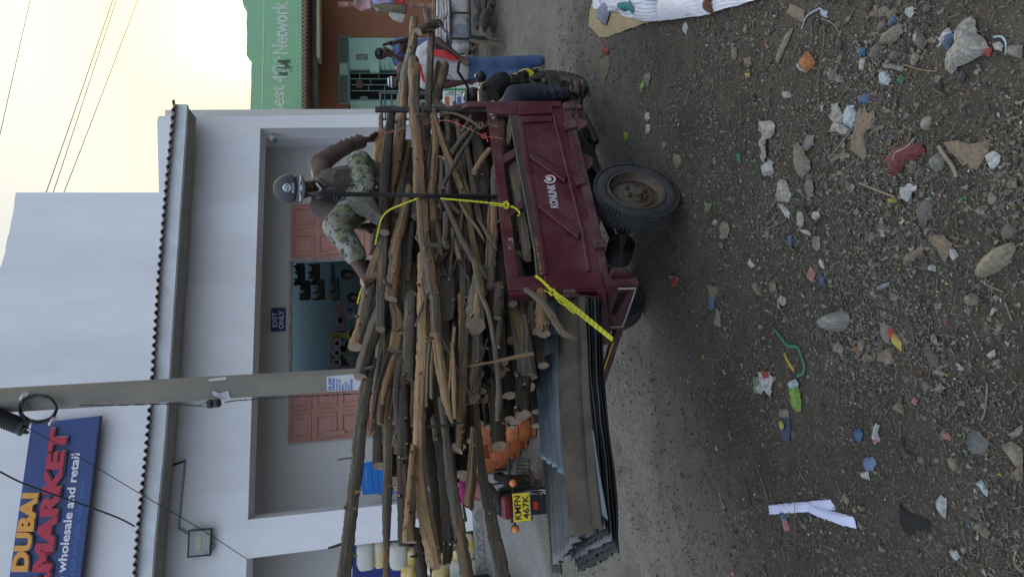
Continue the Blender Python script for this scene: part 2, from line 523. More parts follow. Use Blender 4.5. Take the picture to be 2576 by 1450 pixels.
def roof(u, v):
    s_ = u * 6.999; i = min(5, int(s_ / 7 * 6)); 
    # along the top line
    yy = 250 + u * (1760 - 250)
    k = max(j for j in range(len(FT)) if FT[j][1] <= max(yy, 262.0)); k = min(k, len(FT) - 2)
    t = (yy - FT[k][1]) / (FT[k + 1][1] - FT[k][1]); x = FT[k][0] + t * (FT[k + 1][0] - FT[k][0])
    p = F(x - 3.5, yy, -.62)
    return p + FN * (v * .72) + V3((0, 0, v * .16 + .022 * math.sin(u * 2 * math.pi * 74)))
rf.grid(roof, NU, 2)
rf.build('corrugated_roof', mat('roof_sheet', (.16, .14, .13), .6, .3, var=.4, vs=5, dust=.5, dustcol=(.3, .22, .17)), bldg, smooth_=True, solid=.012)
# porch floor, kerb, back wall with a door hole
zf = 1.06
pf = MB()
def onz(p, z): return V3((p.x, p.y, z))
L0 = F(1100, 1900); R0_ = F(1100, 284)
L0, R0_ = onz(L0, zf), onz(R0_, zf)
pf.hexa([L0 + FN * -.10 + V3((0, 0, -1.1)), R0_ + FN * -.10 + V3((0, 0, -1.1)), R0_ - FN * .10, L0 - FN * .10],
        [L0 + FN * 1.4 + V3((0, 0, -1.1)), R0_ + FN * 1.4 + V3((0, 0, -1.1)), R0_ + FN * 1.4, L0 + FN * 1.4])
pf.build('porch_floor', M_conc, bldg)
BK = 1.2
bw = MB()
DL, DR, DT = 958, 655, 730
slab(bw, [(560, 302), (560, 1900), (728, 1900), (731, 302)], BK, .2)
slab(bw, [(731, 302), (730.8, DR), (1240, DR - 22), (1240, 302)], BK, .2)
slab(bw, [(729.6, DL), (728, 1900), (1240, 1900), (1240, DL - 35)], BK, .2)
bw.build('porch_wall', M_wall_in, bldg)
cl_ = MB()
zc = F(600, 700, .4).z
pA, pB = F(600, 1850, .4), F(600, 285, .4)
pA, pB = onz(pA, zc + .25), onz(pB, zc + .25)
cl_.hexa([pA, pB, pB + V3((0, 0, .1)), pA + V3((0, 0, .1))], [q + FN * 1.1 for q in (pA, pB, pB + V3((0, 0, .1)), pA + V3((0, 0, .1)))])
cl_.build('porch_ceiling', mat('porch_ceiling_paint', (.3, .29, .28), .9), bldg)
# porch end wall at the right
pe = MB()
q0 = F(700, 300, .4); q1 = F(1200, 298, .4)
pe.hexa([onz(q1, zf), onz(q1, 5), onz(q1, 5) + FN * .9, onz(q1, zf) + FN * .9], [q + V3((.15, 0, 0)) for q in (onz(q1, zf), onz(q1, 5), onz(q1, 5) + FN * .9, onz(q1, zf) + FN * .9)])
pe.build('porch_end_wall', M_wall_in, bldg)

# shop room behind the door
M_teal = mat('teal_shop_wall', (.15, .23, .26), .8, var=.15, vs=.8)
rm = MB()
RX0, RX1, RY0, RY1, RZ1 = F(900, 1250, BK).x, F(900, 420, BK).x, F(900, 420, BK + .2).y + .75, 15.6, 4.6
rm.box(((RX0 + RX1) / 2, RY1 + .05, 2.6), (RX1 - RX0, .1, 4.2))
rm.box((RX0 - .05, (RY0 + RY1) / 2 - .4, 2.6), (.1, RY1 - RY0 + .9, 4.2))
rm.box((RX1 + .05, (RY0 + RY1) / 2, 2.6), (.1, RY1 - RY0 + .8, 4.2))
rm.box(((RX0 + RX1) / 2, (RY0 + RY1) / 2 - .75, 4.35), (RX1 - RX0, RY1 - RY0 + .3, .1))  # ceiling stops short: gap added at the back so sky lights the back wall
rm.build('shop_room_wall', M_teal, bldg)
rm = MB(); rm.box(((RX0 + RX1) / 2, (RY0 + RY1) / 2, zf - .06), (RX1 - RX0, RY1 - RY0 + .8, .1)); rm.build('shop_floor', M_conc, bldg)

# ---- porch doors
M_pink = mat('salmon_door_paint', (.50, .26, .20), .55, var=.14, vs=3, dust=.25, dustcol=(.35, .2, .17), bump=.08)
M_pinkd = mat('salmon_door_recess', (.50, .235, .195), .5, var=.12, vs=3)
def leaf(name, label, xt, yr, yl, skew_r, skew_l, rows, cols, xb, off):
    """door leaf seen between y=yr (right) and y=yl (left); x from xt down to xb"""
    t = thing(name, label, 'door', F(1150, (yr + yl) / 2, BK), 'salmon metal shop doors')
    def pt(a, b, bk):       # a: 0 right..1 left, b: 0 top..1 bottom
        yt = yr + (yl - yr) * a; yb_ = yr - skew_r + (yl - skew_l - yr + skew_r) * a
        return F(xt[0] + (xt[1] - xt[0]) * a + b * (xb - xt[0]), yt + (yb_ - yt) * b, bk)
    def q(mb, a0, a1, b0, b1, bk, th):
        c = [pt(a0, b0, bk), pt(a1, b0, bk), pt(a1, b1, bk), pt(a0, b1, bk)]
        if (c[1] - c[0]).cross(c[3] - c[0]).dot(c[0] - CAM) > 0: c = c[::-1]
        mb.hexa(c, [k + FN * th for k in c])
    mb = MB(); q(mb, 0, 1, 0, 1, BK + off - .05, .03); mb.build('door_frame', M_pink, t)
    for r_ in range(rows):
        for c_ in range(cols):
            a0, a1 = c_ / cols, (c_ + 1) / cols; b0, b1 = r_ / rows, (r_ + 1) / rows
            da, db = .05, .014
            mb = MB()
            A0, A1, B0, B1 = a0 + da, a1 - da, b0 + db, b1 - db
            w_ = .028; h_ = w_ * .27
            q(mb, A0, A1, B0, B0 + h_, BK + off - .075, .024); q(mb, A0, A1, B1 - h_, B1, BK + off - .075, .024)
            q(mb, A0, A0 + w_ * 1.5, B0 + h_, B1 - h_, BK + off - .075, .024); q(mb, A1 - w_ * 1.5, A1, B0 + h_, B1 - h_, BK + off - .075, .024)
            mb.build('panel_rim', M_pink, t)
            mb = MB()
            e1, e2 = .085 / 1.0, .022
            q(mb, A0 + e1, A1 - e1, B0 + e2, B1 - e2, BK + off - .058, .007)
            mb.build('panel', M_pinkd, t)
    mb = MB(); mid = rows * .5
    for bb in (0.33,):
        q(mb, .86, .93, .2, .32, BK + off - .09, .035)
    mb.build('bolt', M_pink, t)
    return t
leaf('metal_door', 'salmon panelled metal door leaf right of the shop doorway, behind the seated man', (733, 732), 513, 648, 4, 8, 7, 2, 1175, 0)
leaf('metal_door', 'salmon panelled metal door leaf left of the concrete pole', (727, 724.5), 962, 1115, 34, 40, 7, 2, 1175, 0)
mb = MB()
slab(mb, [(733, 648), (733, 655.5), (1240, 634), (1240, 627)], BK - .02, .06)
slab(mb, [(727, 655), (725, 962), (731, 962), (733, 655)], BK - .02, .06)
fr = mb.build('door_jamb', mat('chipped_jamb', (.50, .46, .44), .7, col2=(.34, .2, .17), vs=12), bldg)

# ---- exit sign
M_navy = mat('navy_sign', (.022, .035, .16), .45, var=.1, vs=4)
M_let = mat('sign_white', (.62, .62, .66), .5)
es = thing('exit_sign', 'small navy EXIT ONLY sign on the porch wall above the shop doorway', 'sign', F(700, 804, BK))
mb = MB(); slab(mb, [(682, 775), (681, 833), (718, 831), (718.5, 773)], BK - .03, .025); mb.build('sign_board', M_navy, es)
def Fq(px, back): return [F(x, y, back) for x, y in px]
mb = MB()
text_on(mb, 'EXIT', Fq([(697, 822), (697, 784), (685, 784.5), (685, 822)], BK - .03), off=.03)
text_on(mb, 'ONLY', Fq([(714, 826), (714, 780), (701, 780), (701, 826.5)], BK - .03), off=.03)
mb.build('lettering', M_let, es)

# ---- supermarket sign
sg = thing('supermarket_sign', 'large blue DUBAI SUPERMARKET sign board with raised red and orange letters on the upper wall', 'sign', F(200, 1400, 0))
M_blue = mat('sign_blue', (.028, .06, .21), .35, var=.12, vs=1.5)
mb = MB()
SB = -.03
slab(mb, [(79, 1064), (-32, 1840), (155, 1840), (251, 1045)], SB, .06); mb.build('sign_board', M_blue, sg)
mb = MB()
slab(mb, [(249, 1046), (154, 1836), (157, 1836), (252.5, 1045)], SB - .012, .07); mb.build('sign_rim', mat('sign_rim', (.02, .03, .09), .5), sg)
M_red = mat('sign_red', (.42, .02, .055), .4); M_or = mat('sign_orange', (.70, .32, .05), .4); M_w2 = mat('sign_letter_white', (.70, .72, .78), .45); M_lb = mat('sign_light_blue', (.035, .16, .42), .45)
def shadowed(body, quad, m1, off, edge=(.55, .56, .58)):
    # a pale raised rim behind each raised letter face, as on the real sign
    mb = MB(); text_on(mb, body, quad, thick=.035, off=off); return mb
# DUBAI: x range 32..100, y 1438(D)..1238(I)
def SQ(yl, yr, xb_l, xt_l, xb_r, xt_r): return [F(xb_l, yl, SB), F(xb_r, yr, SB), F(xt_r, yr, SB), F(xt_l, yl, SB)]
text_letters('DUBAI', SQ(1433, 1238, 75, 33, 103, 61), .05, .05, 'letter', M_or, sg)
text_letters('DUBAI', SQ(1436, 1236.5, 77, 34.5, 104.5, 62), .03, .055, 'letter_rim', mat('letter_rim', (.30, .31, .33), .5), sg)
text_letters('SUPERMARKET', SQ(1715, 1076, 100, 50, 176, 131), .05, .055, 'letter', M_red, sg)
text_letters('SUPERMARKET', SQ(1718, 1073.5, 102, 51.5, 178, 132.5), .03, .06, 'letter_rim', MATS['letter_rim'], sg)
mb = MB(); text_on(mb, 'Welcome to wholesale and retail', SQ(1650, 1139, 140, 117, 202, 180), off=.025, push=.004); mb.build('lettering', M_w2, sg)
mb = MB(); text_on(mb, 'your everyday value store', SQ(1447, 1204, 193, 173, 221, 201), off=.008, push=.004); mb.build('lettering', M_lb, sg)
# ------------------------------------------------------------------ cargo tricycle
TX, TY, TH = .24, 5.004, .748
HD = V3((math.cos(TH), math.sin(TH), 0)); NI = V3((-math.sin(TH), math.cos(TH), 0))   # heading, inward (left)
TB = V3((TX, TY, 0))
def T(x, y, z): return TB + HD * x + NI * y + V3((0, 0, z - .041 * x))
SA = math.tan(TH); S0 = T(-.875, -.576, 0); SCc = S0.y - SA * S0.x
def S(x, y, d=0.): return plane(x, y, SA, SCc + d / math.cos(TH))
def Sq(px, d=0.): return [S(x, y, d) for x, y in px]
def pslab(mb, px, d, th, mi=0):                 # plate whose outer face is d from the side plane
    a = Sq(px, d)
    if (a[1] - a[0]).cross(a[2] - a[0]).dot(a[0] - CAM) > 0: a = a[::-1]
    mb.prism([q + NI * th for q in a][::-1], -NI * th, mi)
    return mb
M_mar = mat('maroon_paint', (.080, .0065, .015), .38, var=.3, vs=4, dust=.22, dustcol=(.23, .17, .16), bump=.06, bs=60, spec=.5)
M_mard = mat('dusty_maroon', (.075, .018, .026), .7, var=.3, vs=6, dust=.65, dustcol=(.17, .13, .115), bump=.2, bs=50)
M_blk = mat('black_steel', (.022, .022, .024), .5, .2, var=.3, vs=8, dust=.4, dustcol=(.10, .09, .08))
M_brn = mat('brown_rail', (.052, .038, .034), .6, var=.35, vs=6, dust=.35, dustcol=(.12, .10, .09))
M_rub = mat('tyre_rubber', (.024, .025, .028), .8, var=.2, vs=9, dust=.35, dustcol=(.12, .11, .10), bump=.15, bs=80)
M_rim = mat('rusty_rim', (.10, .082, .062), .55, .4, var=.5, vs=14, col2=(.075, .05, .035), dust=.3)
M_hub = mat('oily_hub', (.03, .024, .02), .5, .4, dust=.5, dustcol=(.12, .07, .04), vs=25)
M_chr = mat('chrome', (.6, .6, .6), .2, 1.)
M_blkp = mat('black_plastic', (.015, .015, .017), .35)
trike = thing('cargo_tricycle', 'maroon three wheeled motor cart loaded high with firewood, white lettering on its side panel', 'cargo tricycle', tuple(TB))

# side panel
sp = MB()
fr_t0, fr_t1 = (1224, 266), (1278.5, 729)
pslab(sp, [(1224, 266), (1278.5, 729), (1306, 729), (1306, 696), (1250, 286), (1247, 266)], 0, .035)
pslab(sp, [(1306, 696), (1306, 729), (1370, 728), (1367, 692)], 0, .035)
pslab(sp, [(1247, 266), (1250, 286), (1302, 286), (1299, 265)], 0, .035)
panel = sp.build('rail_frame', M_mar, trike, bevel=.004)
br = MB()
pslab(br, [(1263, 391), (1265.5, 412), (1296, 393), (1295, 372)], .004, .028)
pslab(br, [(1283, 526), (1285.5, 542), (1316, 521), (1314, 499)], .004, .028)
for k, q in enumerate(([(1263, 391), (1265.5, 412), (1296, 393), (1295, 372)], [(1283, 526), (1285.5, 542), (1316, 521), (1314, 499)])):
    b_ = MB(); pslab(b_, q, .004, .028); b_.build('diagonal_brace', M_mar, trike, bevel=.003)
b_ = MB(); pslab(b_, [(1281, 286.5), (1297, 380), (1343.6, 626), (1350, 691.5), (1366.5, 691.5), (1359, 626), (1312.5, 380), (1302, 286.5)], .010, .03)
midr = b_.build('middle_rail', M_brn, trike, bevel=.003)
b_ = MB(); pslab(b_, [(1280, 287), (1296, 380), (1342.6, 626), (1349, 691), (1352, 691), (1345.8, 626), (1299.2, 380), (1283, 287)], .004, .010)
b_.build('rail_edge_strip', mat('worn_steel', (.25, .24, .24), .5, .6, var=.4, vs=20), trike)
# body panel with pressed shape
b_ = MB()
pslab(b_, [(1302, 265), (1302.5, 286.5), (1313, 380), (1359.8, 626), (1370.5, 728.5), (1524, 725), (1498, 597), (1441, 367), (1420, 262)], .018, .03)
body = b_.build('side_panel', M_mar, trike)
b_ = MB()   # frame pressed proud
pslab(b_, [(1302.5, 288), (1313, 380), (1359.5, 626), (1367, 690), (1381, 688), (1371, 626), (1326, 380), (1316, 300)], 0.0, .018)
b_.build('panel_lip', M_mar, trike, bevel=.006)
b_ = MB(); pslab(b_, [(1367, 691), (1370.5, 728), (1520, 724.5), (1511, 681)], -.001, .019); b_.build('panel_lip', M_mar, trike, bevel=.006)
b_ = MB(); pslab(b_, [(1302, 265), (1303, 287), (1392, 283), (1388, 262)], -.001, .019); b_.build('panel_lip', M_mar, trike, bevel=.006)
b_ = MB(); pslab(b_, [(1310, 291), (1314, 307), (1390, 303), (1388, 289)], .004, .014); b_.build('pressed_rib', M_mar, trike, bevel=.006)
b_ = MB(); pslab(b_, [(1388, 284), (1393, 305), (1426, 439), (1460, 580), (1476, 680), (1487, 680), (1470, 578), (1435, 437), (1401, 305), (1396, 284)], .002, .016); b_.build('pressed_rib', M_mar, trike, bevel=.008)
for q in ([(1331, 393), (1339, 383), (1427, 439), (1421, 455)], [(1353.5, 518), (1361, 506), (1461, 580), (1455, 598)]):
    b_ = MB(); pslab(b_, q, -.004, .022); b_.build('diagonal_rib', M_mar, trike, bevel=.007)
for q in ([(1335, 377), (1337, 374), (1400, 411), (1424, 420), (1428, 436), (1425, 437), (1421, 423), (1398, 414)], [(1357, 505), (1359, 502), (1430, 545), (1452, 552), (1457, 572), (1454, 573), (1449, 555), (1428, 548)]):
    b_ = MB(); pslab(b_, q, .012, .006); b_.build('crease', M_mar, trike, bevel=.002)
b_ = MB(); pslab(b_, [(1415, 262), (1437, 367), (1496, 597), (1511, 681), (1528, 727), (1537, 720), (1516, 597), (1462, 367), (1432, 258)], .012, .05)
b_.build('bottom_sill', M_mard, trike, bevel=.006)
for q in ([(1418, 305), (1425, 325), (1452, 318), (1446, 298)], [(1445, 443), (1450, 465), (1474, 458), (1469, 436)], [(1491, 600), (1497, 622), (1528, 620), (1521, 596)], [(1416, 258), (1419, 272), (1447, 270), (1443, 255)]):
    b_ = MB(); pslab(b_, q, -.008, .02); h_ = b_.build('hinge', M_mard, trike, bevel=.003)
    c = sum((S(x, y, -.012) for x, y in q), V3()) / 4
    b_ = MB()
    for dz in (-.018, .018): b_.lathe([(0, -.006), (.009, -.006), (.009, 0), (0, 0)], c + HD * .004 + V3((0, 0, dz)), -NI, 8)
    b_.build('bolt', M_rim, h_, local=False).parent = h_
# the bolts carry world coordinates: shift them to their hinge's frame
for o in bpy.data.objects:
    if o.name.startswith('bolt') and o.parent and o.parent.name.startswith('hinge'):
        o.location = -TB
# plate and lettering
M_wht = mat('white_vinyl', (.55, .55, .57), .5, var=.12, vs=30)
M_redv = mat('red_vinyl', (.45, .03, .03), .5)
b_ = MB()
text_on(b_, 'KONLINK', [S(1406, 523, .012), S(1396, 464, .012), S(1375, 464.5, .012), S(1384.5, 523, .012)], off=.025)
b_.build('lettering', M_wht, trike)
b_ = MB()
cc, rx, ry = (1383, 450.5), 15.5, 11
ring = []
for k in range(26):
    a = R(130) - 2 * math.pi * k / 30
    ring.append((cc[0] + rx * math.cos(a), cc[1] - ry * math.sin(a)))
inner = [(cc[0] + (x - cc[0]) * .68, cc[1] + (y - cc[1]) * .68) for x, y in ring]
for k in range(25):
    b_.add([S(*ring[k], .011), S(*ring[k + 1], .011), S(*inner[k + 1], .011), S(*inner[k], .011)], [(0, 1, 2, 3)])
b_.add([S(x, y, .011) for x, y in ((1371, 443), (1384, 441), (1388, 453), (1378, 456))], [(0, 1, 2, 3)])
b_.build('emblem', M_wht, trike)
b_ = MB()
b_.add([S(x, y, .0105) for x, y in ((1373, 441.5), (1391, 443), (1388, 446), (1374, 444))], [(0, 1, 2, 3)])
b_.build('emblem', M_redv, trike)
b_ = MB()
text_on(b_, 'IUMEO AME Y 0A44', [S(1366, 690, .006), S(1351, 598, .006), S(1344, 600, .006), S(1357.5, 690, .006)], off=.01)
b_.build('lettering', mat('orange_paint', (.50, .20, .07), .6, var=.5, vs=60, col2=(.2, .1, .06)), trike)
b_ = MB()
rr = random.Random(5)
for (bx, by, n_, ex, ey) in ((1238, 292, 5, 5, 9), (1285, 611, 12, 6, 14)):
    for _ in range(n_):
        x, y = bx + rr.uniform(-ex, ex), by + rr.uniform(-ey, ey); a, b = rr.uniform(.8, 2.6), rr.uniform(.8, 2.8)
        b_.add([S(x - a, y - b, -.002), S(x + a * .6, y - b * .4, -.002), S(x + a, y + b, -.002), S(x - a * .3, y + b * .7, -.002)], [(0, 1, 2, 3)])
b_.build('sticker_scrap', M_wht, trike)

# other sides of the bed, floor, headboard
zb, zt, wd = .643, 1.241, .576
def tbox(mb, x0, x1, y0, y1, z0, z1, mi=0):
    P = [T(x, y, z) for z in (z0, z1) for (x, y) in ((x0, y0), (x1, y0), (x1, y1), (x0, y1))]
    mb.add(P, [(3, 2, 1, 0), (4, 5, 6, 7), (0, 1, 5, 4), (1, 2, 6, 5), (2, 3, 7, 6), (3, 0, 4, 7)], mi); return mb
b_ = MB(); tbox(b_, -.87, 1.0, wd - .03, wd, zb, zt); b_.build('far_side_panel', M_mar, trike)
b_ = MB(); tbox(b_, -.87, 1.0, -wd + .055, wd - .035, zb - .01, zb + .03); b_.build('bed_floor', M_mard, trike)
b_ = MB()
hp = [(-wd, zb), (wd, zb), (wd, zt + .05), (wd - .1, zt + .33), (-wd + .1, zt + .33), (-wd, zt + .12)]
b_.prism([T(1.005, y, z) for y, z in hp], HD * .045); b_.build('headboard', M_mar, trike, bevel=.006)
b_ = MB(); b_.tube([T(1.06, -wd + .02, zb), T(1.06, -wd + .02, zt + .1), T(1.06, -wd + .06, zt + .30)], [.022, .022, .012], 8); b_.build('corner_post', M_mar, trike, smooth_='auto')
# tail: posts, latch, lamp frame, bumper beam, lowered tailgate
b_ = MB(); tbox(b_, -.905, -.878, -wd + .005, -wd + .06, zb - .02, zt - .01); b_.build('tail_post', M_mar, trike, bevel=.004)
b_ = MB()
b_.tube([T(-.92, -.55, .94), T(-.93, -.57, .90), T(-.92, -.56, .84)], .012, 6); tbox(b_, -.925, -.90, -.59, -.52, .86, .93)
b_.tube([T(-.925, -.56, .86), T(-.935, -.55, .76), T(-.92, -.53, .70)], .009, 6)
b_.build('latch', M_mard, trike)
def z9(x, y): return (1094.8 + .311 * x, 579.6 + .311 * y)
def TP(x, y, xo=-.87):                           # pixel on the tail plane (local x = xo)
    p0 = T(xo, 0, 0); d = ray(x, y); n = HD
    return CAM + d * ((p0 - CAM).dot(n) / d.dot(n))
def tp(mb, px, xo, th):
    a = [TP(x, y, xo) for x, y in px]
    if (a[1] - a[0]).cross(a[2] - a[0]).dot(a[0] - CAM) > 0: a = a[::-1]
    mb.prism([q + HD * th for q in a][::-1], -HD * th); return mb
lamp = MB()
A = [z9(*q) for q in ((1395, 470), (1620, 440), (1655, 430), (1520, 800), (1400, 800), (1420, 700))]
o1, o2, o3, o4 = z9(1400, 440), z9(1655, 425), z9(1525, 805), z9(1400, 800)
i1, i2, i3, i4 = z9(1480, 505), z9(1570, 490), z9(1460, 690), z9(1420, 690)
for q in ((o1, o2, i2, i1), (o2, o3, i3, i2), (o3, o4, i4, i3), (o4, o1, i1, i4)): tp(lamp, q, -.93, .05)
lamp.build('lamp_bracket', M_mard, trike, bevel=.004)
b_ = MB(); b_.tube([TP(*z9(1480, 470), -.945), TP(*z9(1620, 466), -.945), TP(*z9(1600, 540), -.945), TP(*z9(1515, 775), -.945), TP(*z9(1415, 782), -.945)], .0045, 6); b_.build('bracket_wire', mat('pale_wire', (.4, .38, .34), .6), trike)
b_ = MB(); tp(b_, [z9(1655, 425), z9(1530, 780), z9(1350, 1330), z9(1320, 1330), z9(1325, 1300), z9(1470, 790)], -.90, .06); b_.build('rear_beam', M_mard, trike, bevel=.004)
b_ = MB(); tp(b_, [z9(1440, 330), z9(1560, 340), z9(1655, 425), z9(1400, 440)], -.87, .04); b_.build('sill_end', M_mard, trike, bevel=.004)
b_ = MB(); tp(b_, [z9(1320, 500), z9(1385, 500), z9(1425, 920), z9(1350, 930)], -.98, .03); gate = b_.build('tailgate', M_mar, trike, bevel=.004)
b_ = MB()
g1, g2, g3, g4 = TP(*z9(1320, 500), -.95), TP(*z9(1350, 930), -.95), TP(*z9(1300, 1000), -.90), TP(*z9(1265, 660), -.90)
b_.prism([g1, g2, g3, g4], V3((0, 0, -.01))); b_.build('tailgate_inner_face', mat('dusty_steel', (.12, .11, .11), .7, .3, var=.3, vs=5), trike)
b_ = MB(); b_.tube([TP(*z9(1440, 900), -.96), TP(*z9(1335, 1215), -.96)], .005, 6); b_.build('wire', mat('yellow_wire', (.5, .42, .02), .6), trike)
# chassis, springs, axle
b_ = MB()
for yy in (-.33, .33): tbox(b_, -.9, 1.9, yy - .03, yy + .03, zb - .11, zb - .03)
for xx in (-.8, -.2, .45, 1.0): tbox(b_, xx - .025, xx + .025, -.5, .5, zb - .08, zb - .012)
b_.build('chassis', M_blk, trike)
b_ = MB(); b_.tube([T(0, -.5, .285), T(0, -.12, .285), T(0, -.08, .285), T(0, .08, .285), T(0, .12, .285), T(0, .5, .285)], [.032, .032, .10, .10, .032, .032], 12); b_.build('rear_axle', M_blk, trike, smooth_='auto')
for sgn in (-1, 1):
    b_ = MB()
    for k in range(6):
        ln = .52 - .07 * k
        pts = [T(q * ln, sgn * .37, .33 + .012 * k + .16 * q * q * (ln / .52) ** 2 + .0) for q in (-1, -.6, -.2, .2, .6, 1)]
        for p, q in zip(pts, pts[1:]):
            b_.hexa([p - NI * .03, q - NI * .03, q - NI * .03 + V3((0, 0, .010)), p - NI * .03 + V3((0, 0, .010))], [p + NI * .03, q + NI * .03, q + NI * .03 + V3((0, 0, .010)), p + NI * .03 + V3((0, 0, .010))])
    b_.build('leaf_spring', M_blk, trike)
b_ = MB(); b_.tube([T(.1, 0, .30), T(1.1, 0, .42)], .03, 8); b_.tube([T(.2, -.28, .30), T(1.3, -.3, .48)], .008, 6); b_.build('drive_shaft', M_blk, trike, smooth_=True)
b_ = MB(); tbox(b_, 1.02, 1.5, -.20, .2, .30, .60); tbox(b_, .55, .9, -.3, -.05, .36, .56); b_.build('engine', M_blk, trike, bevel=.03)
b_ = MB(); b_.tube([T(.75, -.42, .40), T(1.0, -.45, .44), T(1.25, -.36, .42)], .03, 8); b_.build('exhaust', M_hub, trike, smooth_=True)
b_ = MB(); b_.prism([S(x, y, .02) for x, y in ((1440, 262), (1452, 330), (1480, 312), (1474, 302), (1458, 296), (1452, 276), (1466, 268), (1462, 262))], NI * .02); b_.build('step_bracket', M_mard, trike, bevel=.003)
b_ = MB(); b_.prism([S(x, y, .05) for x, y in ((1466, 385), (1492, 398), (1489, 416), (1478, 428), (1474, 425))], NI * .008); b_.build('mudflap_scrap', M_mard, trike)

# wheels -----------------------------------------------------------
def tyre_mb(r, wt, c, ax, n=44, tread=4, block=0):
    mb = MB(); h = wt / 2
    prof = [(r * .66, -h * .62), (r * .72, -h * .95), (r * .84, -h * 1.04), (r * .93, -h * .93), (r * .975, -h * .74)]
    for k in range(tread):
        a = -h * .72 + 1.44 * h * k / tread; b = a + 1.44 * h / tread
        prof += [(r * .992, a + .003), (r, a + .005), (r, b - .005), (r * .992, b - .003), (r * .972, b)]
    prof += [(r * .93, h * .93), (r * .84, h * 1.04), (r * .72, h * .95), (r * .66, h * .62)]
    mb.lathe(prof, c, ax, n); return mb
def wheel(name, c, r, wt, ax, outer, knob=False):
    """ax = unit axis pointing to the outer side"""
    w_ = tyre_mb(r, wt, c, ax, 56, 4).build('wheel', M_rub, trike, smooth_='auto')
    w_['_base'] = tuple(TB)
    a1 = ax.cross(V3((0, 0, 1))).normalized(); a2 = ax.cross(a1)
    b_ = MB(); n = 40 if knob else 64
    for k in range(n):
        a = 2 * math.pi * k / n; rd = a1 * math.cos(a) + a2 * math.sin(a); tg = ax.cross(rd)
        for sgn in (-1, 1):
            p = V3(c) + rd * (r * .985) + ax * (sgn * wt * (.36 if not knob else .30))
            sz = (.010, wt * .14, .008) if not knob else (.014, wt * .17, .012)
            P = []
            for q in (-1, 1):
                for (i, j) in ((-1, -1), (1, -1), (1, 1), (-1, 1)):
                    P.append(p + tg * (i * sz[0]) + ax * (j * sz[1]) + rd * (q * sz[2]))
            b_.add(P, [(3, 2, 1, 0), (4, 5, 6, 7), (0, 1, 5, 4), (1, 2, 6, 5), (2, 3, 7, 6), (3, 0, 4, 7)])
    tr = b_.build('tread', M_rub, w_); tr['kind'] = 'stuff'
    b_ = MB(); b_.lathe([(r * .70, wt * .42), (r * .69, wt * .5), (r * .655, wt * .50), (r * .64, wt * .30), (r * .60, wt * .16), (r * .56, wt * .10), (r * .565, -wt * .2), (r * .64, -wt * .45), (r * .70, -wt * .45)], c, ax, 40)
    b_.build('rim', M_rim, w_, smooth_='auto')
    b_ = MB(); b_.lathe([(r * .57, wt * .02), (r * .45, wt * .06), (r * .42, wt * .14), (r * .30, wt * .16), (r * .27, wt * .28), (r * .15, wt * .30), (r * .14, wt * .42), (0, wt * .42)], c, ax, 28)
    b_.build('wheel_disc', M_rim if not knob else M_hub, w_, smooth_='auto')
    b_ = MB()
    for k in range(5):
        a = 2 * math.pi * k / 5 + .3; p = V3(c) + (a1 * math.cos(a) + a2 * math.sin(a)) * r * .225 + ax * wt * .27
        b_.lathe([(.013, 0), (.013, .018), (.008, .022), (.008, .032), (0, .032)], p, ax, 6)
    b_.build('wheel_nuts', M_hub, w_)
    return w_
wheel('wheel', T(0, -.50, .282), .288, .145, -NI, 1)
wheel('wheel', T(0, .50, .282), .288, .145, NI, 1)
FW = T(2.239, .0, .355) ; FW.z = gz(FW.x, FW.y) + .275
Hs = Matrix.Rotation(R(10), 3, 'Z') @ HD          # front wheel steered a little
Hn = V3((-Hs.y, Hs.x, 0))
wheel('wheel', FW, .278, .105, -Hn, 1, knob=True)
# fork, fender, springs, handlebar, lamps
M_spr = mat('red_spring', (.33, .03, .02), .4)
b_ = MB()
for sgn in (-1, 1):
    o = Hn * (sgn * .085)
    b_.tube([FW + o, FW + o + V3((0, 0, .30)) - Hs * .10, FW + o * 1.2 + V3((0, 0, .62)) - Hs * .22], [.018, .022, .026], 8)
b_.tube([FW + V3((0, 0, .60)) - Hs * .22 - Hn * .11, FW + V3((0, 0, .60)) - Hs * .22 + Hn * .11], .02, 8)
b_.tube([FW + V3((0, 0, .60)) - Hs * .22, FW + V3((0, 0, .86)) - Hs * .33], .025, 8)
b_.build('fork', M_blk, trike, smooth_='auto')
b_ = MB()
def fender(u, v):
    a = R(25 + 110 * u); w_ = (v - .5) * .15
    return FW - Hn * w_ + (Hs * math.cos(a) * 1.0 + V3((0, 0, math.sin(a)))) * (.325 - .35 * abs(w_) ** 1.5 * 4)
b_.grid(fender, 14, 6); b_.build('fender', mat('grey_fender', (.10, .10, .10), .45, var=.3, vs=8), trike, smooth_=True, solid=.004)
b_ = MB(); pts = []
top = FW + V3((0, 0, .56)) - Hs * .19 - Hn * .13; bot = FW + V3((0, 0, .30)) - Hs * .10 - Hn * .13
for k in range(97):
    t = k / 96; a = t * 2 * math.pi * 8; c = bot.lerp(top, t)
    pts.append(c + Hn * math.cos(a) * .032 + Hs * math.sin(a) * .032)
b_.tube(pts, .007, 6); b_.build('coil_spring', M_spr, trike, smooth_=True)
HB = FW + V3((0, 0, .84)) - Hs * .33
b_ = MB(); b_.tube([HB - Hn * .42 - Hs * .22 + V3((0, 0, .14)), HB - Hn * .30 - Hs * .12 + V3((0, 0, .14)), HB - Hn * .12 + V3((0, 0, .04)), HB + Hn * .12 + V3((0, 0, .04)), HB + Hn * .3 - Hs * .12 + V3((0, 0, .14)), HB + Hn * .42 - Hs * .22 + V3((0, 0, .14))], .013, 8)
hb = b_.build('handlebar', M_blk, trike, smooth_=True)
b_ = MB(); b_.ball(HB + Hs * .08 - V3((0, 0, .02)), (.085, .085, .09), 12, 8); b_.build('headlight', M_blkp, trike, smooth_=True)
